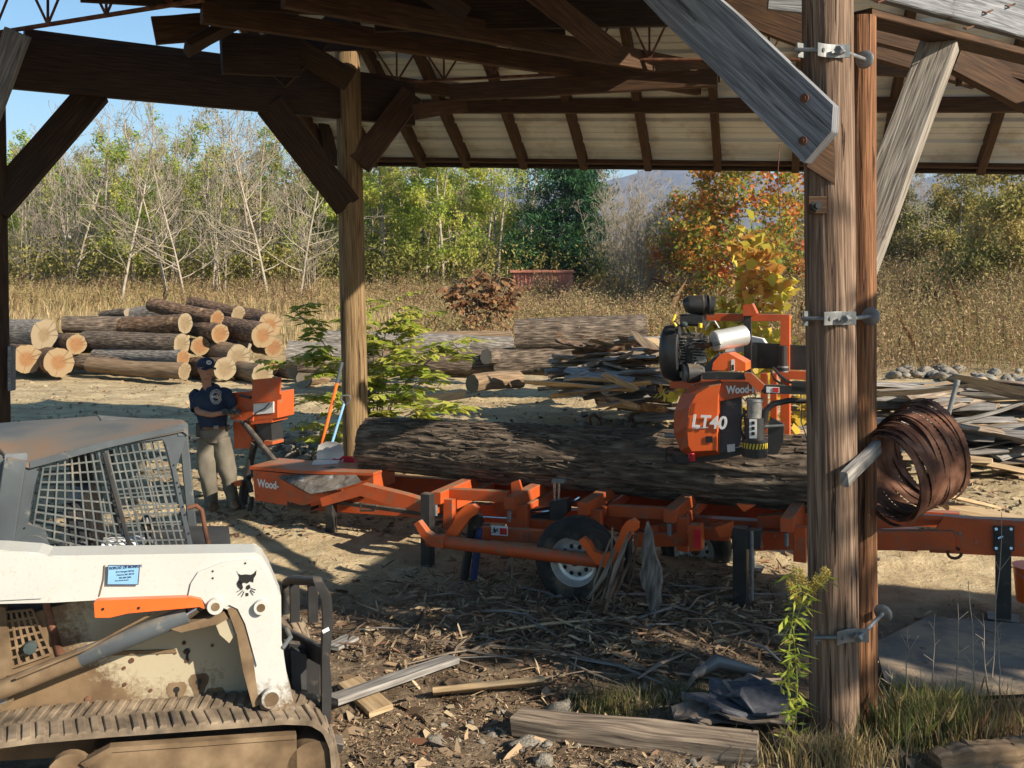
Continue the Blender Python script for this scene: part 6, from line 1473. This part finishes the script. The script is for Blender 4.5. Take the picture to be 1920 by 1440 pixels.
# rusty rack in the weeds
t = thing('metal_rack', 'rusty bent metal rack standing in the weeds behind the engine', 'rack', P(1250, 575, 44)); r_ = .045
for q in (((1203, 570), (1222, 522)), ((1228, 572), (1240, 525)), ((1258, 572), (1272, 536)), ((1222, 522), (1272, 536)), ((1272, 536), (1310, 556)), ((1207, 560), (1262, 566)), ((1221, 523), (1245, 526)), ((1226, 528), (1270, 541))):
    g = G(); g.tube([P(*q[0], 44), P(*q[1], 44)], r_, 6); g.build('rail', 'rust', t)
# ---------------- log pile: each log its own description
def plog(e, o, r, D, dd, label, bark='bark_brown', cut='cut_orange', r2=None):
    a = P(e[0], e[1], D); b_ = P(o[0], o[1], D+dd); ra = r*D/F; rb = (r2 or r)*.92*(D+dd)/F
    if (b_-a).length < .4: b_ = a+(b_-a).normalized()*1.2
    return log('log', label, a, b_, ra, rb, bark, cut, 'logs of the left pile', n=26, wob=.10, seg=16, bend=.03, flare=.15)
B1, B2, DB = 'bark_brown', 'bark_dark', 'debarked'
LP = [
 ((85, 629), (-30, 618), 27, 24.6, 1.0, 'hollow grey log at the far left, resting on two logs', 'bark_grey', 'cut_pale'),
 ((144, 647), (104, 640), 17, 24.6, 1.6, 'short log with a star cracked end right of the hollow log', B1, 'cut_orange'),
 ((51, 672), (8, 664), 25, 23.8, 2, 'orange ended log at the ground, leftmost of the pile', B1, 'cut_orange'),
 ((108, 678), (70, 668), 25, 23.6, 2, 'orange ended log at the ground, second from the left', B1, 'cut_orange'),
 ((250, 608), (120, 610), 17, 25.8, -.3, 'black barked log lying crosswise at the upper left of the pile', B2, 'cut_grey'),
 ((346, 608), (232, 609), 18, 24.2, .8, 'brown log with a split round end in the pile centre', B1, 'cut_pale'),
 ((341, 645), (160, 640), 19, 23.8, 1.4, 'long dark log with star cracked end in the middle row', B2, 'cut_pale'),
 ((406, 596), (286, 572), 15, 24.6, 1.2, 'brown log on the very top of the pile', B1, 'cut_orange'),
 ((446, 587), (362, 569), 14, 25.6, 1.2, 'pale ended log at the top right of the pile', B1, 'cut_pale'),
 ((413, 627), (352, 613), 17, 24.2, 1.2, 'slanting log with a slashed end under the topmost log', B1, 'cut_orange'),
 ((492, 630), (420, 614), 22, 24.0, 1.6, 'thick brown log with large ringed end at the right of the pile', B1, 'cut_orange'),
 ((506, 610), (450, 596), 22, 25.2, 1.2, 'thick log just behind and above the large ringed end', B1, 'cut_orange'),
 ((378, 650), (356, 646), 16, 24.2, 1.4, 'log with a broken jagged end in the middle of the pile', DB, 'cut_orange'),
 ((446, 668), (396, 657), 22, 23.7, 1.2, 'debarked log with a shadowed end above the ground row', DB, 'cut_pale'),
 ((512, 654), (486, 645), 17, 24.4, 1.2, 'split orange log at the right edge of the pile', DB, 'cut_orange'),
 ((345, 694), (170, 684), 15, 23.0, 1.2, 'long bare pole like log lying on the ground at the front', DB, 'cut_pale'),
 ((342, 674), (182, 664), 15, 23.5, 1.4, 'long grey log just above the bare front log', 'bark_grey', 'cut_orange'),
 ((420, 694), (366, 686), 20, 23.0, 1.4, 'round ended log at the ground right behind the man', B1, 'cut_pale'),
 ((491, 699), (446, 695), 19, 22.8, 1.2, 'ground log with a pale round end above the orange lid', DB, 'cut_pale'),
 ((508, 690), (490, 686), 13, 23.4, 1.2, 'small orange ended log right of the pale ground log', DB, 'cut_orange'),
 ((556, 697), (520, 691), 15, 23.2, 1.0, 'small ground log near the green sapling', DB, 'cut_pale'),
 ((570, 709), (608, 711), 15, 22.2, .9, 'short stubby log alone on the ground left of the middle post', DB, 'cut_grey'),
 ((250, 680), (140, 676), 15, 24.4, .4, 'dark log filling the back of the lower row', B2, 'cut_grey'),
 ((330, 585), (246, 592), 15, 26.4, .4, 'grey log at the back of the upper row', 'bark_grey', 'cut_grey'),
 ((232, 642), (140, 646), 16, 25.2, .6, 'dark log at the back of the middle row', B2, 'cut_grey'),
 ((240, 588), (190, 590), 8, 26.6, .4, 'thin dark log on the back of the pile', B2, 'cut_grey'),
 ((460, 640), (400, 632), 16, 24.9, .8, 'dark log wedged behind the slashed log', B2, 'cut_grey'),
 ((470, 690), (420, 684), 15, 24.4, .8, 'dark log in the shadow of the ground row', B2, 'cut_grey')]
for q in LP: plog(*q)
# stack of long logs in the centre background
def clog(a, b_, r, D0, D1, label, bark='bark_grey', cut='cut_grey', name='log'):
    A = P(a[0], a[1], D0); B_ = P(b_[0], b_[1], D1); return log(name, label, A, B_, r*D0/F, r*D1/F*.97, bark, cut, 'long logs behind the mill', n=26, wob=.12, seg=24, bend=.04)
clog((966, 634), (1212, 618), 32, 20.2, 20.2, 'thick dark log on top of the centre stack', B2, 'cut_pale')
clog((925, 678), (1185, 674), 26, 20.0, 20.2, 'long dark log under the topmost centre log', B2)
clog((930, 684), (1180, 690), 14, 20.3, 20.4, 'dark log in the shade at the bottom of the centre stack', B2)
clog((540, 662), (880, 668), 25, 21.0, 21.4, 'long grey log lying behind the middle post', 'bark_grey')
clog((560, 684), (916, 690), 16, 20.6, 20.8, 'long dark log at the ground behind the middle post', B2)
clog((600, 640), (962, 648), 17, 22.4, 22.6, 'thin grey log on the back of the centre stack', 'bark_grey')
clog((690, 668), (955, 676), 24, 19.6, 20.2, 'dark log filling the gap between middle post and centre stack', B2)
clog((700, 630), (960, 634), 11, 23.0, 23.0, 'thinnest pale log at the back of the centre stack', 'debarked')
clog((910, 672), (962, 674), 14, 19.6, 20.4, 'dark log end poking out of the centre stack', B2, 'cut_grey')
clog((886, 721), (972, 714), 17, 17.6, 18.6, 'short pale log alone on the ground before the centre stack', 'debarked', 'cut_pale')
g = G(); g.beam(P(768, 752, 15.8), P(868, 738, 16.4), .16, .15, seg=3, wob=.01); solid('timber_block', 'pale squared timber block lying behind the green sapling', 'timber', g, 'slab_fresh')
# ---------------- slab wood heaps
def slab(a, b_, w, t, mat, tilt, label, group, name='offcut_board', org=None):
    d = (b_-a).normalized(); up = (Matrix.Rotation(tilt, 3, d)@UP); x = d.cross(up).normalized(); up = x.cross(d); rings = []; n = 9; ph = R.random()*9
    for i in range(n):
        s = i/(n-1); k = (.55+.45*math.sin(min(1, s*3+.2)*1.57))*(1-.4*max(0, s-.75)*4*R.random()); c = a.lerp(b_, s)+up*.03*math.sin(s*3+ph)+x*.03*noise.noise(V((ph, s*2, 0)))
        W = w*k*(1+.15*noise.noise(V((s*4, ph, 0)))); T = t*k
        rings.append([c-x*W/2, c-x*W*.3+up*T*.7, c+up*T, c+x*W*.3+up*T*.7, c+x*W/2, c-up*.006])
    g = G(); g.rings(rings); o = g.build(name, mat, None); tag(o, label, 'offcut', group); return o
def heap(n, x0, x1, fy, D0, D1, label, group, lmin, lmax, ang, ms):
    rg = random.Random(n)
    for i in range(n):
        px = rg.uniform(x0, x1); top, bot = fy(px); u = rg.random(); py = bot+(top-bot)*u; D = D0+(D1-D0)*(u*.5+.5*rg.random())
        c = P(px, py, D); gz = ground_z(c.x, c.y)+.03; c.z = max(c.z, gz); L = rg.uniform(lmin, lmax); a = rg.gauss(ang, .45); e = rg.gauss(0, .10)
        d = V((math.cos(a)*math.cos(e), math.sin(a)*math.cos(e), math.sin(e)))*L/2; A, B_ = c-d, c+d
        for q in (A, B_): q.z = max(q.z, ground_z(q.x, q.y)+.02)
        if rg.random() < .5: A, B_ = B_, A
        slab(A, B_, rg.uniform(.14, .40), rg.uniform(.03, .09), rg.choice(ms), rg.uniform(-.5, .5)+(3.14 if rg.random() < .45 else 0), label, group)
heap(120, 1075, 1262, lambda x: (np.interp(x, [1060, 1130, 1200, 1262], [700, 645, 630, 640]), np.interp(x, [1060, 1262], [720, 785])), 15.6, 18.8, 'sawn slab with bark in the heap left of the engine', 'slabs heaped left of the engine', .5, 1.8, .05, ['slab', 'slab', 'slab_grey', 'slab_fresh', 'bark_brown'])
heap(175, 1640, 2060, lambda x: (np.interp(x, [1640, 1780, 2060], [722, 712, 715]), np.interp(x, [1640, 2060], [860, 905])), 12.6, 16.5, 'weathered slab in the heap right of the two posts', 'slabs heaped right of the posts', .7, 2.4, -.05, ['slab', 'slab_grey', 'slab_grey', 'slab_fresh', 'slab'])
heap(24, 1500, 1640, lambda x: (745, 830), 12.8, 16.5, 'slab glimpsed between mill mast and thick post', 'slabs between mast and post', .5, 1.4, 0, ['slab', 'slab_grey', 'slab_fresh'])
for (a, b_, w_, lab) in (((1640, 738), (1815, 722), .38, 'long wide grey slab lying across the back of the right heap'), ((1786, 712), (1960, 745), .42, 'wide dark bowed slab on top of the right heap'), ((1790, 795), (1930, 752), .20, 'pale curved slab slanting across the right heap'), ((1130, 705), (1195, 728), .2, 'grey weathered slab slanting on the left heap'), ((1062, 712), (1150, 716), .2, 'bluish pale slab end at the left of the left heap')):
    D = 12.6 if a[0] > 1500 else 15.2; s_ = slab(P(*a, D), P(*b_, D+.3), w_, .05, 'slab_grey', -.35, lab, None)
g = G(); g.prism([P(x, y, 17) for x, y in ((1182, 620), (1192, 622), (1240, 652), (1226, 656), (1205, 650), (1190, 635))], (0, .05, 0)); solid('bark_piece', 'upright split slab end above the left heap', 'slab wood', g, 'slab')
g = G(); g.tube([P(1777, 782, 10.5), P(1793, 722, 10.5)], .026, 14); g.tube([P(1793, 722, 10.5), P(1795, 712, 10.5)], .032, 14); solid('steel_pipe', 'grey steel pipe sticking up behind the saw blades', 'pipe', g, 'galv', smooth=True)
for (a, b_, w_, h_, lab) in (((1700, 960), (1768, 922), .10, .10, 'fresh yellow beam pointing away under the saw blades'), ((1755, 925), (1862, 950), .16, .03, 'fresh pale board lying on the stacked lumber at the right'), ((1770, 948), (1960, 985), .30, .05, 'stack of sawn boards behind the right end of the mill'), ((1740, 966), (1930, 992), .25, .04, 'lowest board of the sawn lumber at the right')):
    g = G(); g.beam(P(*a, 9.2 if a[0] < 1760 else 9.6), P(*b_, 10.2 if a[0] < 1760 else 9.5), w_, h_, ch=.004); solid('board', lab, 'board', g, 'slab_fresh')
# ---------------- ring of band saw blades on a wooden peg
t = thing('blade_bundle', 'bundle of rusty toothed band saw blades hanging on the post', 'saw blades', P(1720, 960, 5.9))
rg = random.Random(8); ax0 = V((.95, .30, .0)).normalized()
for i in range(36):
    s = i/35; cx = 1668+74*s+rg.uniform(-2, 2); cy = 896-54*s+rg.uniform(-4, 4); D = 5.76+.22*s
    c = P(cx, cy, D); ax = (V((.90, .36, .12))+V((rg.gauss(0, .05), rg.gauss(0, .05), rg.gauss(0, .05)))).normalized()
    y1 = UP-ax*ax.z; y1.normalize(); x1 = y1.cross(ax); rr = .258+.04*s+rg.uniform(-.008, .008); w_ = .031; g = G(); N = 128; vs = []; fs = []
    el = rg.uniform(.95, 1.02)
    for k in range(N):
        a = 2*math.pi*k/N; d = x1*math.cos(a)*el+y1*math.sin(a); wob = .004*math.sin(3*a+i)
        tooth = w_*.5+(.008 if k % 2 else -.003)
        for (off, rad_) in ((-w_*.5, rr), (tooth, rr), (tooth, rr-.0015), (-w_*.5, rr-.0015)): vs.append(c+d*(rad_+wob)+ax*off)
    for k in range(N):
        k2 = (k+1) % N
        for m_ in range(4): fs.append([k*4+m_, k*4+(m_+1) % 4, k2*4+(m_+1) % 4, k2*4+m_])
    g.add(vs, fs); g.build('saw_blade', 'rust', t)
g = G(); g.beam(P(1583, 899, 5.42), P(1645, 838, 5.80), .045, .085, seg=3, wob=.003); solid('wood_peg', 'pale wooden peg sticking out of the thick post holding the blades', 'peg', g, 'slab_grey')
# ---------------- foreground rubble
def gp(px, py, dz=0):
    r = V(((px-CX)/F, 1, (HY-py)/F)); D = CH/(-r.z) if r.z < 0 else 50
    for _ in range(12): D = (CH-ground_z(r.x*D, D))/(-r.z)
    return V((r.x*D, D, ground_z(r.x*D, D)+dz))
def board(a, b_, w_, h_, mat, lab, roll=0, name='board', wob=.002, dz=(.04, .04)):
    g = G(); A, B_ = gp(*a, dz[0]), gp(*b_, dz[1]); d = (B_-A).normalized(); g.beam(A, B_, w_, h_, up=Matrix.Rotation(roll, 3, d)@UP, seg=5, wob=wob, ch=.005); return solid(name, lab, 'board', g, mat)
board((622, 1345), (850, 1252), .13, .04, 'slab_grey', 'long grey plank slanting up from the loader forks', -.1, dz=(.10, .06))
board((655, 1290), (715, 1345), .16, .035, 'slab_fresh', 'short rough board under the slanting grey plank', .1)
board((812, 1312), (1020, 1296), .16, .035, 'slab_fresh', 'rough sawn yellow board lying flat in the foreground', -.55, dz=(.05, .07))
board((622, 1225), (660, 1205), .12, .03, 'slab_grey', 'grey board end beside the loader forks')
board((968, 1374), (1420, 1420), .20, .10, 'slab', 'long weathered beam half buried at the bottom of the picture', 0, 'old_beam', .03, (.07, .05))
t = thing('log', 'pale rotten log at the bottom right corner', 'log', gp(1850, 1430)); g = G(); g.tube([gp(1755, 1445, .04).lerp(gp(2000, 1432, .07), i/40)+V((0, 0, .012*noise.noise(V((i*.5, 0, 0))))) for i in range(41)], [(.06+.04*min(1, i/10))*(1+.15*noise.noise(V((i*.35, 4, 0)))) for i in range(41)], 40, wob=.35, wf=8); g.build('wood', 'debarked', t, smooth=True, ang=40)
g = G(); g.tube([gp(1300, 1285, .06), gp(1345, 1270, .10), gp(1420, 1280, .07)], [.02, .05, .03], 12, wob=.4, wf=5); tag(g.build('birch_piece', 'slab_grey', None, smooth=True, ang=50), 'peeling white piece of wood above the shingle bundle', 'wood')
# torn bundle of shingles / cardboard
t = thing('shingle_bundle', 'torn bundle of dark shingles and grey paper left of the thick post', 'bundle', gp(1400, 1370)); rg = random.Random(4)
for i in range(9):
    c = gp(1395+rg.uniform(-45, 45), 1350+rg.uniform(-14, 18)); c.z += .03+.016*i; X = V((1, rg.gauss(0, .25), rg.gauss(0, .08))).normalized(); Y = UP.cross(X).normalized(); o = []
    for k in range(16):
        a = 2*math.pi*k/16; rr = 1+.55*noise.noise(V((k*1.9, i*3.1, 0))); o.append(c+X*math.cos(a)*(.30-.02*i+.04)*rr+Y*math.sin(a)*.17*rr+UP*(.075*noise.noise(V((k*.9, i*2.3, 3)))))
    g = G(); g.prism(o, (0, 0, .014)); g.build('sheet', 'shingle' if i in (8, 7, 5) else 'cardboard', t, bevel=.003)
# grey sheet on the ground at right
t = thing('ground_sheet', 'large grey flat sheet lying on the ground behind the green grass', 'sheet', gp(1800, 1290)); g = G()
q = [gp(1640, 1215, .02), gp(1740, 1165, .02), gp(1990, 1185, .02), gp(2080, 1310, .05), gp(1800, 1318, .04), gp(1660, 1290, .02)]; g.prism(q, (0, 0, .02)); g.build('sheet', 'concrete', t, bevel=.004)
# stones
def stone_mesh(seed):
    g = G(); g.blob((0, 0, 0), 1, .78, .55, wob=.35, wf=1.1, seed=seed, nu=14, nv=9); return g
st = []
for i in range(6):
    o = stone_mesh(i*7).build('stone', ['stone', 'stone_pale'][i % 3 == 2], None, smooth=True, ang=60, origin=(0, 0, 0)); tag(o, 'x', 'stone'); st.append(o)
su_ = set()
def stone(px, py, r, lab, grp, dz=0, pos=None):
    k = R.randrange(6); p = pos or gp(px, py); s_ = (r*R.uniform(.8, 1.3), r*R.uniform(.8, 1.2), r*R.uniform(.7, 1.2)); src = st[k]
    if k in su_: o = src.copy(); COL.objects.link(o)
    else: o = src; su_.add(k)
    o.location = (p.x, p.y, p.z+dz+r*.12); o.scale = s_; o.rotation_euler = (R.uniform(-.3, .3), R.uniform(-.3, .3), R.uniform(0, 6)); tag(o, lab, 'stone', grp); return o
for (x, y, r, lab) in [(1045, 1340, .13, 'large dark flat stone behind the half buried beam'), (1120, 1362, .12, 'brownish stone right of the large flat stone'), (1190, 1365, .11, 'upright grey stone between beam and shingle bundle'), (1225, 1385, .09, 'small pale angular stone behind the beam'), (985, 1398, .10, 'round grey stone left of the beam end'), (925, 1378, .07, 'egg shaped stone in the dark soil'), (820, 1395, .07, 'pale flat stone among the roots at the bottom'), (1500, 1420, .08, 'stone at the foot of the thick post'), (1660, 1385, .07, 'stone in the grass right of the posts'), (1020, 1432, .09, 'pale cut stone at the bottom edge')]: stone(x, y, r*.8, lab, None)
for i in range(40): stone(R.uniform(780, 1400), R.uniform(1330, 1450), R.uniform(.012, .035), 'small round stone in the rubble along the bottom edge', 'small stones of the foreground')
for i in range(150):
    x = R.uniform(505, 655); stone(x, R.uniform(838, 905)-(x-515)*.08, R.uniform(.05, .10), 'river stone in the stony heap left of the middle post', 'river stones by the middle post', R.uniform(0, .26))
for i in range(44):
    x = R.uniform(1650, 1920); p = gp(x, R.uniform(700, 722)); stone(0, 0, R.uniform(.07, .22), 'pale stone on the bank above the right slab heap', 'stones on the right bank', R.uniform(0, .15), pos=p)
for i in range(24):
    p = gp(R.uniform(1860, 1940), R.uniform(560, 600)); p.z += R.uniform(0, 1.0); stone(0, 0, R.uniform(.15, .4), 'rubble stone in the heap at the far right', 'far right rubble', 0, pos=V((p.x, p.y, p.z)))
for i in range(40): stone(R.uniform(1080, 1280), R.uniform(775, 810), R.uniform(.04, .12), 'pale chunk lying before the left slab heap', 'chunks before the left slab heap', .03)
# debris: chips, bark shreds, sticks
def chips(n, sx, sy, sz, fn, lab, name, lo=.012, hi=.07, thin=.3):
    P_ = []
    while len(P_) < n:
        p = fn()
        if p is not None: P_.append(p)
    C = np.array([list(p) for p in P_]); D = rnd_dir(n, 0); D[:, 2] *= .35; D = unit(D); N = rnd_dir(n, 1.6)
    L = lo+(hi-lo)*NR.rand(n)**2.2; W = L*(thin*(.3+NR.rand(n))); S_ = unit(np.cross(D, N)); U = unit(np.cross(S_, D)); L = L[:, None]; W = W[:, None]
    j = lambda: (.7+.6*NR.rand(n, 1))
    v = np.stack([C-D*L*.5-S_*W*.5*j(), C-D*L*.1-S_*W*.6*j(), C+D*L*.5*j(), C+D*L*.2+S_*W*.5*j()+U*L*.10, C-D*L*.4+S_*W*.5*j()+U*L*.06], 1)
    o = obj_from(np_mesh(name, v, 5, NR.rand(n), ['chip']), name); tag(o, lab, 'debris', kind='stuff')
def near_pt():
    px, py = R.uniform(520, 1930), 1020+440*R.random()**.8
    k = noise.noise(V((px*.006, py*.012, 0)))
    if px > 1500 and R.random() < .7: return None
    if py < 1110 and R.random() < .65: return None
    if k+R.uniform(-.6, .6) < -.1: return None
    return gp(px, py, R.uniform(0, .02))
chips(26000, 0, 0, 0, near_pt, 'litter of bark chips and wood splinters in the foreground', 'bark_chips', .006, .045, .2)
chips(1000, 0, 0, 0, near_pt, 'larger flakes of bark among the chips', 'bark_flakes', .03, .16, .40)
chips(14000, 0, 0, 0, lambda: gp(R.uniform(0, 1920), R.uniform(712, 1010), .005), 'scattered chips over the sunny yard', 'yard_chips', .015, .11, .6)
def rub():
    px, py = R.gauss(1100, 210), R.gauss(1140, 55)
    return gp(px, py, R.uniform(0, .05)) if 560 < px < 1500 and py > 1040 else None
chips(9000, 0, 0, 0, rub, 'heap of shredded bark before the mill wheel', 'shredded_bark', .02, .17, .10)
rg = random.Random(21)
for i in range(110):
    x, y = (rg.gauss(1050, 230), rg.gauss(1170, 75)); 
    if not (600 < x < 1500 and 1075 < y < 1330): continue
    A = gp(x, y, .03); a = rg.gauss(-.25, .6)+(3.14 if rg.random() < .5 else 0); L = rg.uniform(.12, .75); d = V((math.cos(a), math.sin(a), 0))*L; B_ = A+d; B_.z = ground_z(B_.x, B_.y)+.03+rg.uniform(0, .04); m_ = (A+B_)/2+V((rg.gauss(0, .03), rg.gauss(0, .03), .02))
    g = G(); r_ = rg.uniform(.006, .022); g.tube([A, m_, B_], [r_*.6, r_, r_*.4], 6, wob=.4, flat=(1, .5)); tag(g.build('stick', rg.choice(['slab', 'bark_brown', 'slab', 'slab_grey', 'slab_fresh']), None), 'splintered stick or bark strip in the litter before the wheel', 'stick', 'sticks in the foreground litter')
for (pts_, r_, lab) in ((((900, 1215), (1050, 1235), (1200, 1262), (1350, 1282)), .016, 'longest thin dark strip lying across the litter'), (((810, 1208), (930, 1222), (1060, 1240)), .012, 'thin dark strip left of the longest one'), (((1170, 1170), (1230, 1190), (1260, 1200)), .02, 'thick splinter before the leaning bark')):
    g = G(); g.tube([gp(x, y, .03) for x, y in pts_], r_, 6, wob=.4, flat=(1, .5)); tag(g.build('stick', 'slab', None), lab, 'stick')
# ---------------- small plants
def sapling(name, label, base, stems, leafm, lw=.05, ll=.11, mat='twig', compound=True, cat='sapling', n=9, drop=.3, seedx=1):
    rg = random.Random(seedx); t = thing(name, label, cat, base); g = G(); C = []; D = []; N = []
    for (pts_, r_) in stems:
        q = [V(p) for p in pts_]; g.tube(q, [r_*(1-.7*i/(len(q)-1)) for i in range(len(q))], 6)
        L = sum((q[i+1]-q[i]).length for i in range(len(q)-1)); m = int(L/.11)
        for k in range(m):
            s = (k+.5)/m*(len(q)-1); i = min(int(s), len(q)-2); p = q[i].lerp(q[i+1], s-i)
            if s/(len(q)-1) < .12: continue
            a = rg.uniform(0, 6.28); d = V((math.cos(a), math.sin(a), rg.uniform(.0, .5))).normalized(); fl = rg.uniform(.25, .5) if compound else .05
            nl = n if compound else 2
            e = p+d*fl-UP*fl*drop*.5; g.tube([p, (p+e)/2+UP*.03, e], .0035, 4, caps=False); sd = d.cross(UP).normalized()
            for j in range(nl):
                u = (j+1)/nl; pc = p.lerp(e, u)+UP*.03*math.sin(u*3.1)
                for s_ in (-1, 1):
                    C.append(pc); dd = (sd*s_+d*.35-UP*drop+V((rg.gauss(0, .12),)*3)).normalized(); D.append(dd); N.append((UP+V((rg.gauss(0, .3), rg.gauss(0, .3), 0))).normalized())
    g.build('stem', mat, t)
    C = np.array([list(c-V(t['_o'])) for c in C]); D = np.array([list(c) for c in D]); N = np.array([list(c) for c in N]); nn = len(C)
    obj_from(np_mesh('leaves', leaves_np(C, ll*(.7+.5*NR.rand(nn)), lw*(.8+.4*NR.rand(nn)), D=D, N=N), 4, NR.rand(nn), [leafm]), 'leaves', t); return t
b0 = P(700, 800, 13.6); b0.z = ground_z(b0.x, b0.y)
def st_(*q): return [b0]+[P(x, y, d) for x, y, d in q]
sapling('sapling', 'green sapling with long feathery leaves round the middle post', b0, [
 (st_((690, 760, 13.4), (640, 690, 13.0), (590, 620, 12.8), (545, 575, 12.8)), .018), (st_((680, 740, 13.2), (630, 690, 12.8), (570, 670, 12.7), (528, 690, 12.7)), .016), (st_((690, 720, 13.4), (670, 640, 13.4), (640, 570, 13.3)), .015),
 (st_((710, 730, 13.2), (720, 640, 13.3), (735, 560, 13.4)), .015), (st_((740, 740, 13.0), (800, 680, 12.9), (850, 640, 12.8), (872, 680, 12.8)), .016), (st_((730, 760, 12.9), (780, 720, 12.8), (830, 700, 12.6)), .014),
 (st_((760, 780, 12.8), (810, 760, 12.6), (850, 775, 12.5)), .012), (st_((720, 700, 13.6), (760, 620, 13.6), (800, 580, 13.6)), .012), (st_((640, 760, 13.0), (600, 745, 12.8), (560, 760, 12.7)), .012), (st_((640, 790, 13.0), (600, 810, 12.6), (600, 840, 12.5)), .01),
 (st_((730, 680, 13.4), (750, 610, 13.4)), .012), (st_((700, 680, 13.4), (700, 590, 13.3)), .012)], 'leaf_yg', lw=.068, ll=.185, seedx=3)
# brown oak sprig above
b1 = P(905, 560, 30); b1.z = ground_z(b1.x, b1.y)
sapling('oak_sprout', 'small oak sprout with dry brown leaves in the field', b1, [([b1+V((.1*k-.4, .1*(k % 3), 0)), P(905+(k-4)*9, 575, 30), P(905+(k-4)*17, 500+abs(k-4)*9, 30)], .016) for k in range(9)], 'leaf_brown', lw=.16, ll=.22, compound=True, n=3, seedx=5, drop=.9)
# goldenrod
b2 = gp(1490, 1385)
t = sapling('goldenrod', 'tall goldenrod plant with faded yellow plumes beside the thick post', b2, [([b2, P(1478, 1300, 5.35), P(1480, 1200, 5.35), P(1492, 1120, 5.35), P(1494, 1075, 5.35)], .006), ([b2, P(1495, 1280, 5.35), P(1488, 1180, 5.35), P(1510, 1110, 5.35), P(1545, 1085, 5.35)], .005)], 'leaf_yg', lw=.022, ll=.10, compound=False, mat='leaf_green', cat='plant', seedx=6)
rg = random.Random(9); C = []; D_ = []
for (x0, y0, x1, y1, w_) in ((1488, 1062, 1500, 1110, .035), (1478, 1085, 1490, 1115, .03), (1500, 1068, 1512, 1105, .03), (1548, 1066, 1522, 1110, .03), (1556, 1072, 1535, 1100, .02), (1530, 1080, 1520, 1112, .025), (1484, 1105, 1500, 1130, .02)):
    for k in range(420):
        u = rg.random(); p = P(x0+(x1-x0)*u, y0+(y1-y0)*u, 5.35)+V((rg.gauss(0, w_*.5*(.3+u)), rg.gauss(0, w_*.5), rg.gauss(0, .008))); C.append(list(p-V(t['_o'])))
C = np.array(C); obj_from(np_mesh('plumes', leaves_np(C, .010, .006, zb=.5), 4, NR.rand(len(C)), ['goldenrod']), 'plumes', t)
# narrow leaves along the goldenrod stems
C = []; D_ = []
for (q) in ([P(1478, 1390, 5.35), P(1478, 1300, 5.35), P(1480, 1200, 5.35), P(1492, 1110, 5.35)], [P(1495, 1385, 5.35), P(1495, 1280, 5.35), P(1488, 1180, 5.35), P(1515, 1110, 5.35)]):
    for k in range(75):
        s = rg.random()*2.95; i = int(s); p = q[i].lerp(q[i+1], s-i); a = rg.uniform(0, 6.28); C.append(list(p-V(t['_o']))); D_.append([math.cos(a), math.sin(a), rg.uniform(-.7, .4)])
C = np.array(C); obj_from(np_mesh('leaves', leaves_np(C, .05+.06*NR.rand(len(C)), .016, D=unit(np.array(D_))), 4, NR.rand(len(C)), ['leaf_yg']), 'leaves', t)
# green grass clump right of the posts, dry grass at their foot
def clump(name, label, n, px, py, sx, sy, h, mat, w_=.006, lean=.7):
    B = np.array([list(gp(R.gauss(px, sx), min(1500, R.gauss(py, sy)))) for _ in range(n)]); H = h*(.4+.8*NR.rand(n))
    o = obj_from(np_mesh(name, blades_np(B, H, w_*(.6+.8*NR.rand(n)), lean), 5, NR.rand(n), [mat]), name); tag(o, label, 'grass', kind='stuff')
clump('green_grass', 'green grass tuft at the foot of the two posts', 2200, 1745, 1375, 55, 20, .25, 'grass_green', .0045); clump('dry_stalks', 'reddish dry grass round the foot of the posts', 700, 1560, 1430, 60, 14, .17, 'straw')
clump('dry_stalks', 'dry grass along the right bottom edge', 900, 1860, 1390, 60, 25, .22, 'weed'); clump('green_grass', 'low weeds by the half buried beam', 500, 1140, 1330, 40, 14, .12, 'grass_green', .005)
clump('green_grass', 'sparse green weeds beyond the shingle bundle', 400, 1290, 1315, 40, 12, .10, 'grass_green', .005)
rg = random.Random(31)
for i, (x, y0, y1, lx) in enumerate([(1832, 1330, 1090, -14), (1850, 1300, 1150, -6), (1858, 1290, 960, 22), (1745, 1330, 1150, 10), (1700, 1300, 1180, 4), (1880, 1340, 1180, -12), (1660, 1330, 1260, 12), (1790, 1320, 1130, 8)]):
    A = gp(x, y0); g = G(); q = [A]; D = A.y
    for k in range(1, 7): q.append(P(x+lx*k/6+rg.uniform(-3, 3), y0+(y1-y0)*k/6, D))
    g.tube(q, [.005*(1-.6*k/6) for k in range(7)], 5)
    for k in range(4):
        j = rg.randint(2, 5); e = q[j]+V((rg.uniform(-.08, .08), 0, rg.uniform(.03, .1))); g.tube([q[j], e], .002, 4)
    tag(g.build('dry_stem', 'twig_pale', None), 'bare dry weed stem rising behind the green grass', 'weed', 'bare stems right of the posts')
g = G(); g.tube([P(1462, 270, 5.2), P(1458, 330, 5.2), P(1462, 400, 5.2), P(1470, 430, 5.2)], .0025, 5); tag(g.build('wire', 'rust', None), 'thin wire hanging from the grey brace', 'wire')
# tree to the right outside the picture that dapples the foreground
sh = tree_proto('shade_tree', 77, 8.5, .16, 'leafy', 'leaf_yg', nleaf=900, lsize=.26, nb1=14, crown_w=.36, first=.3, twigm='twig', wl=.8, rad_leaf=1.4)
sh.location = (12.5, 0.2, 0); tag(sh, 'leafy tree standing right of the yard', 'tree')
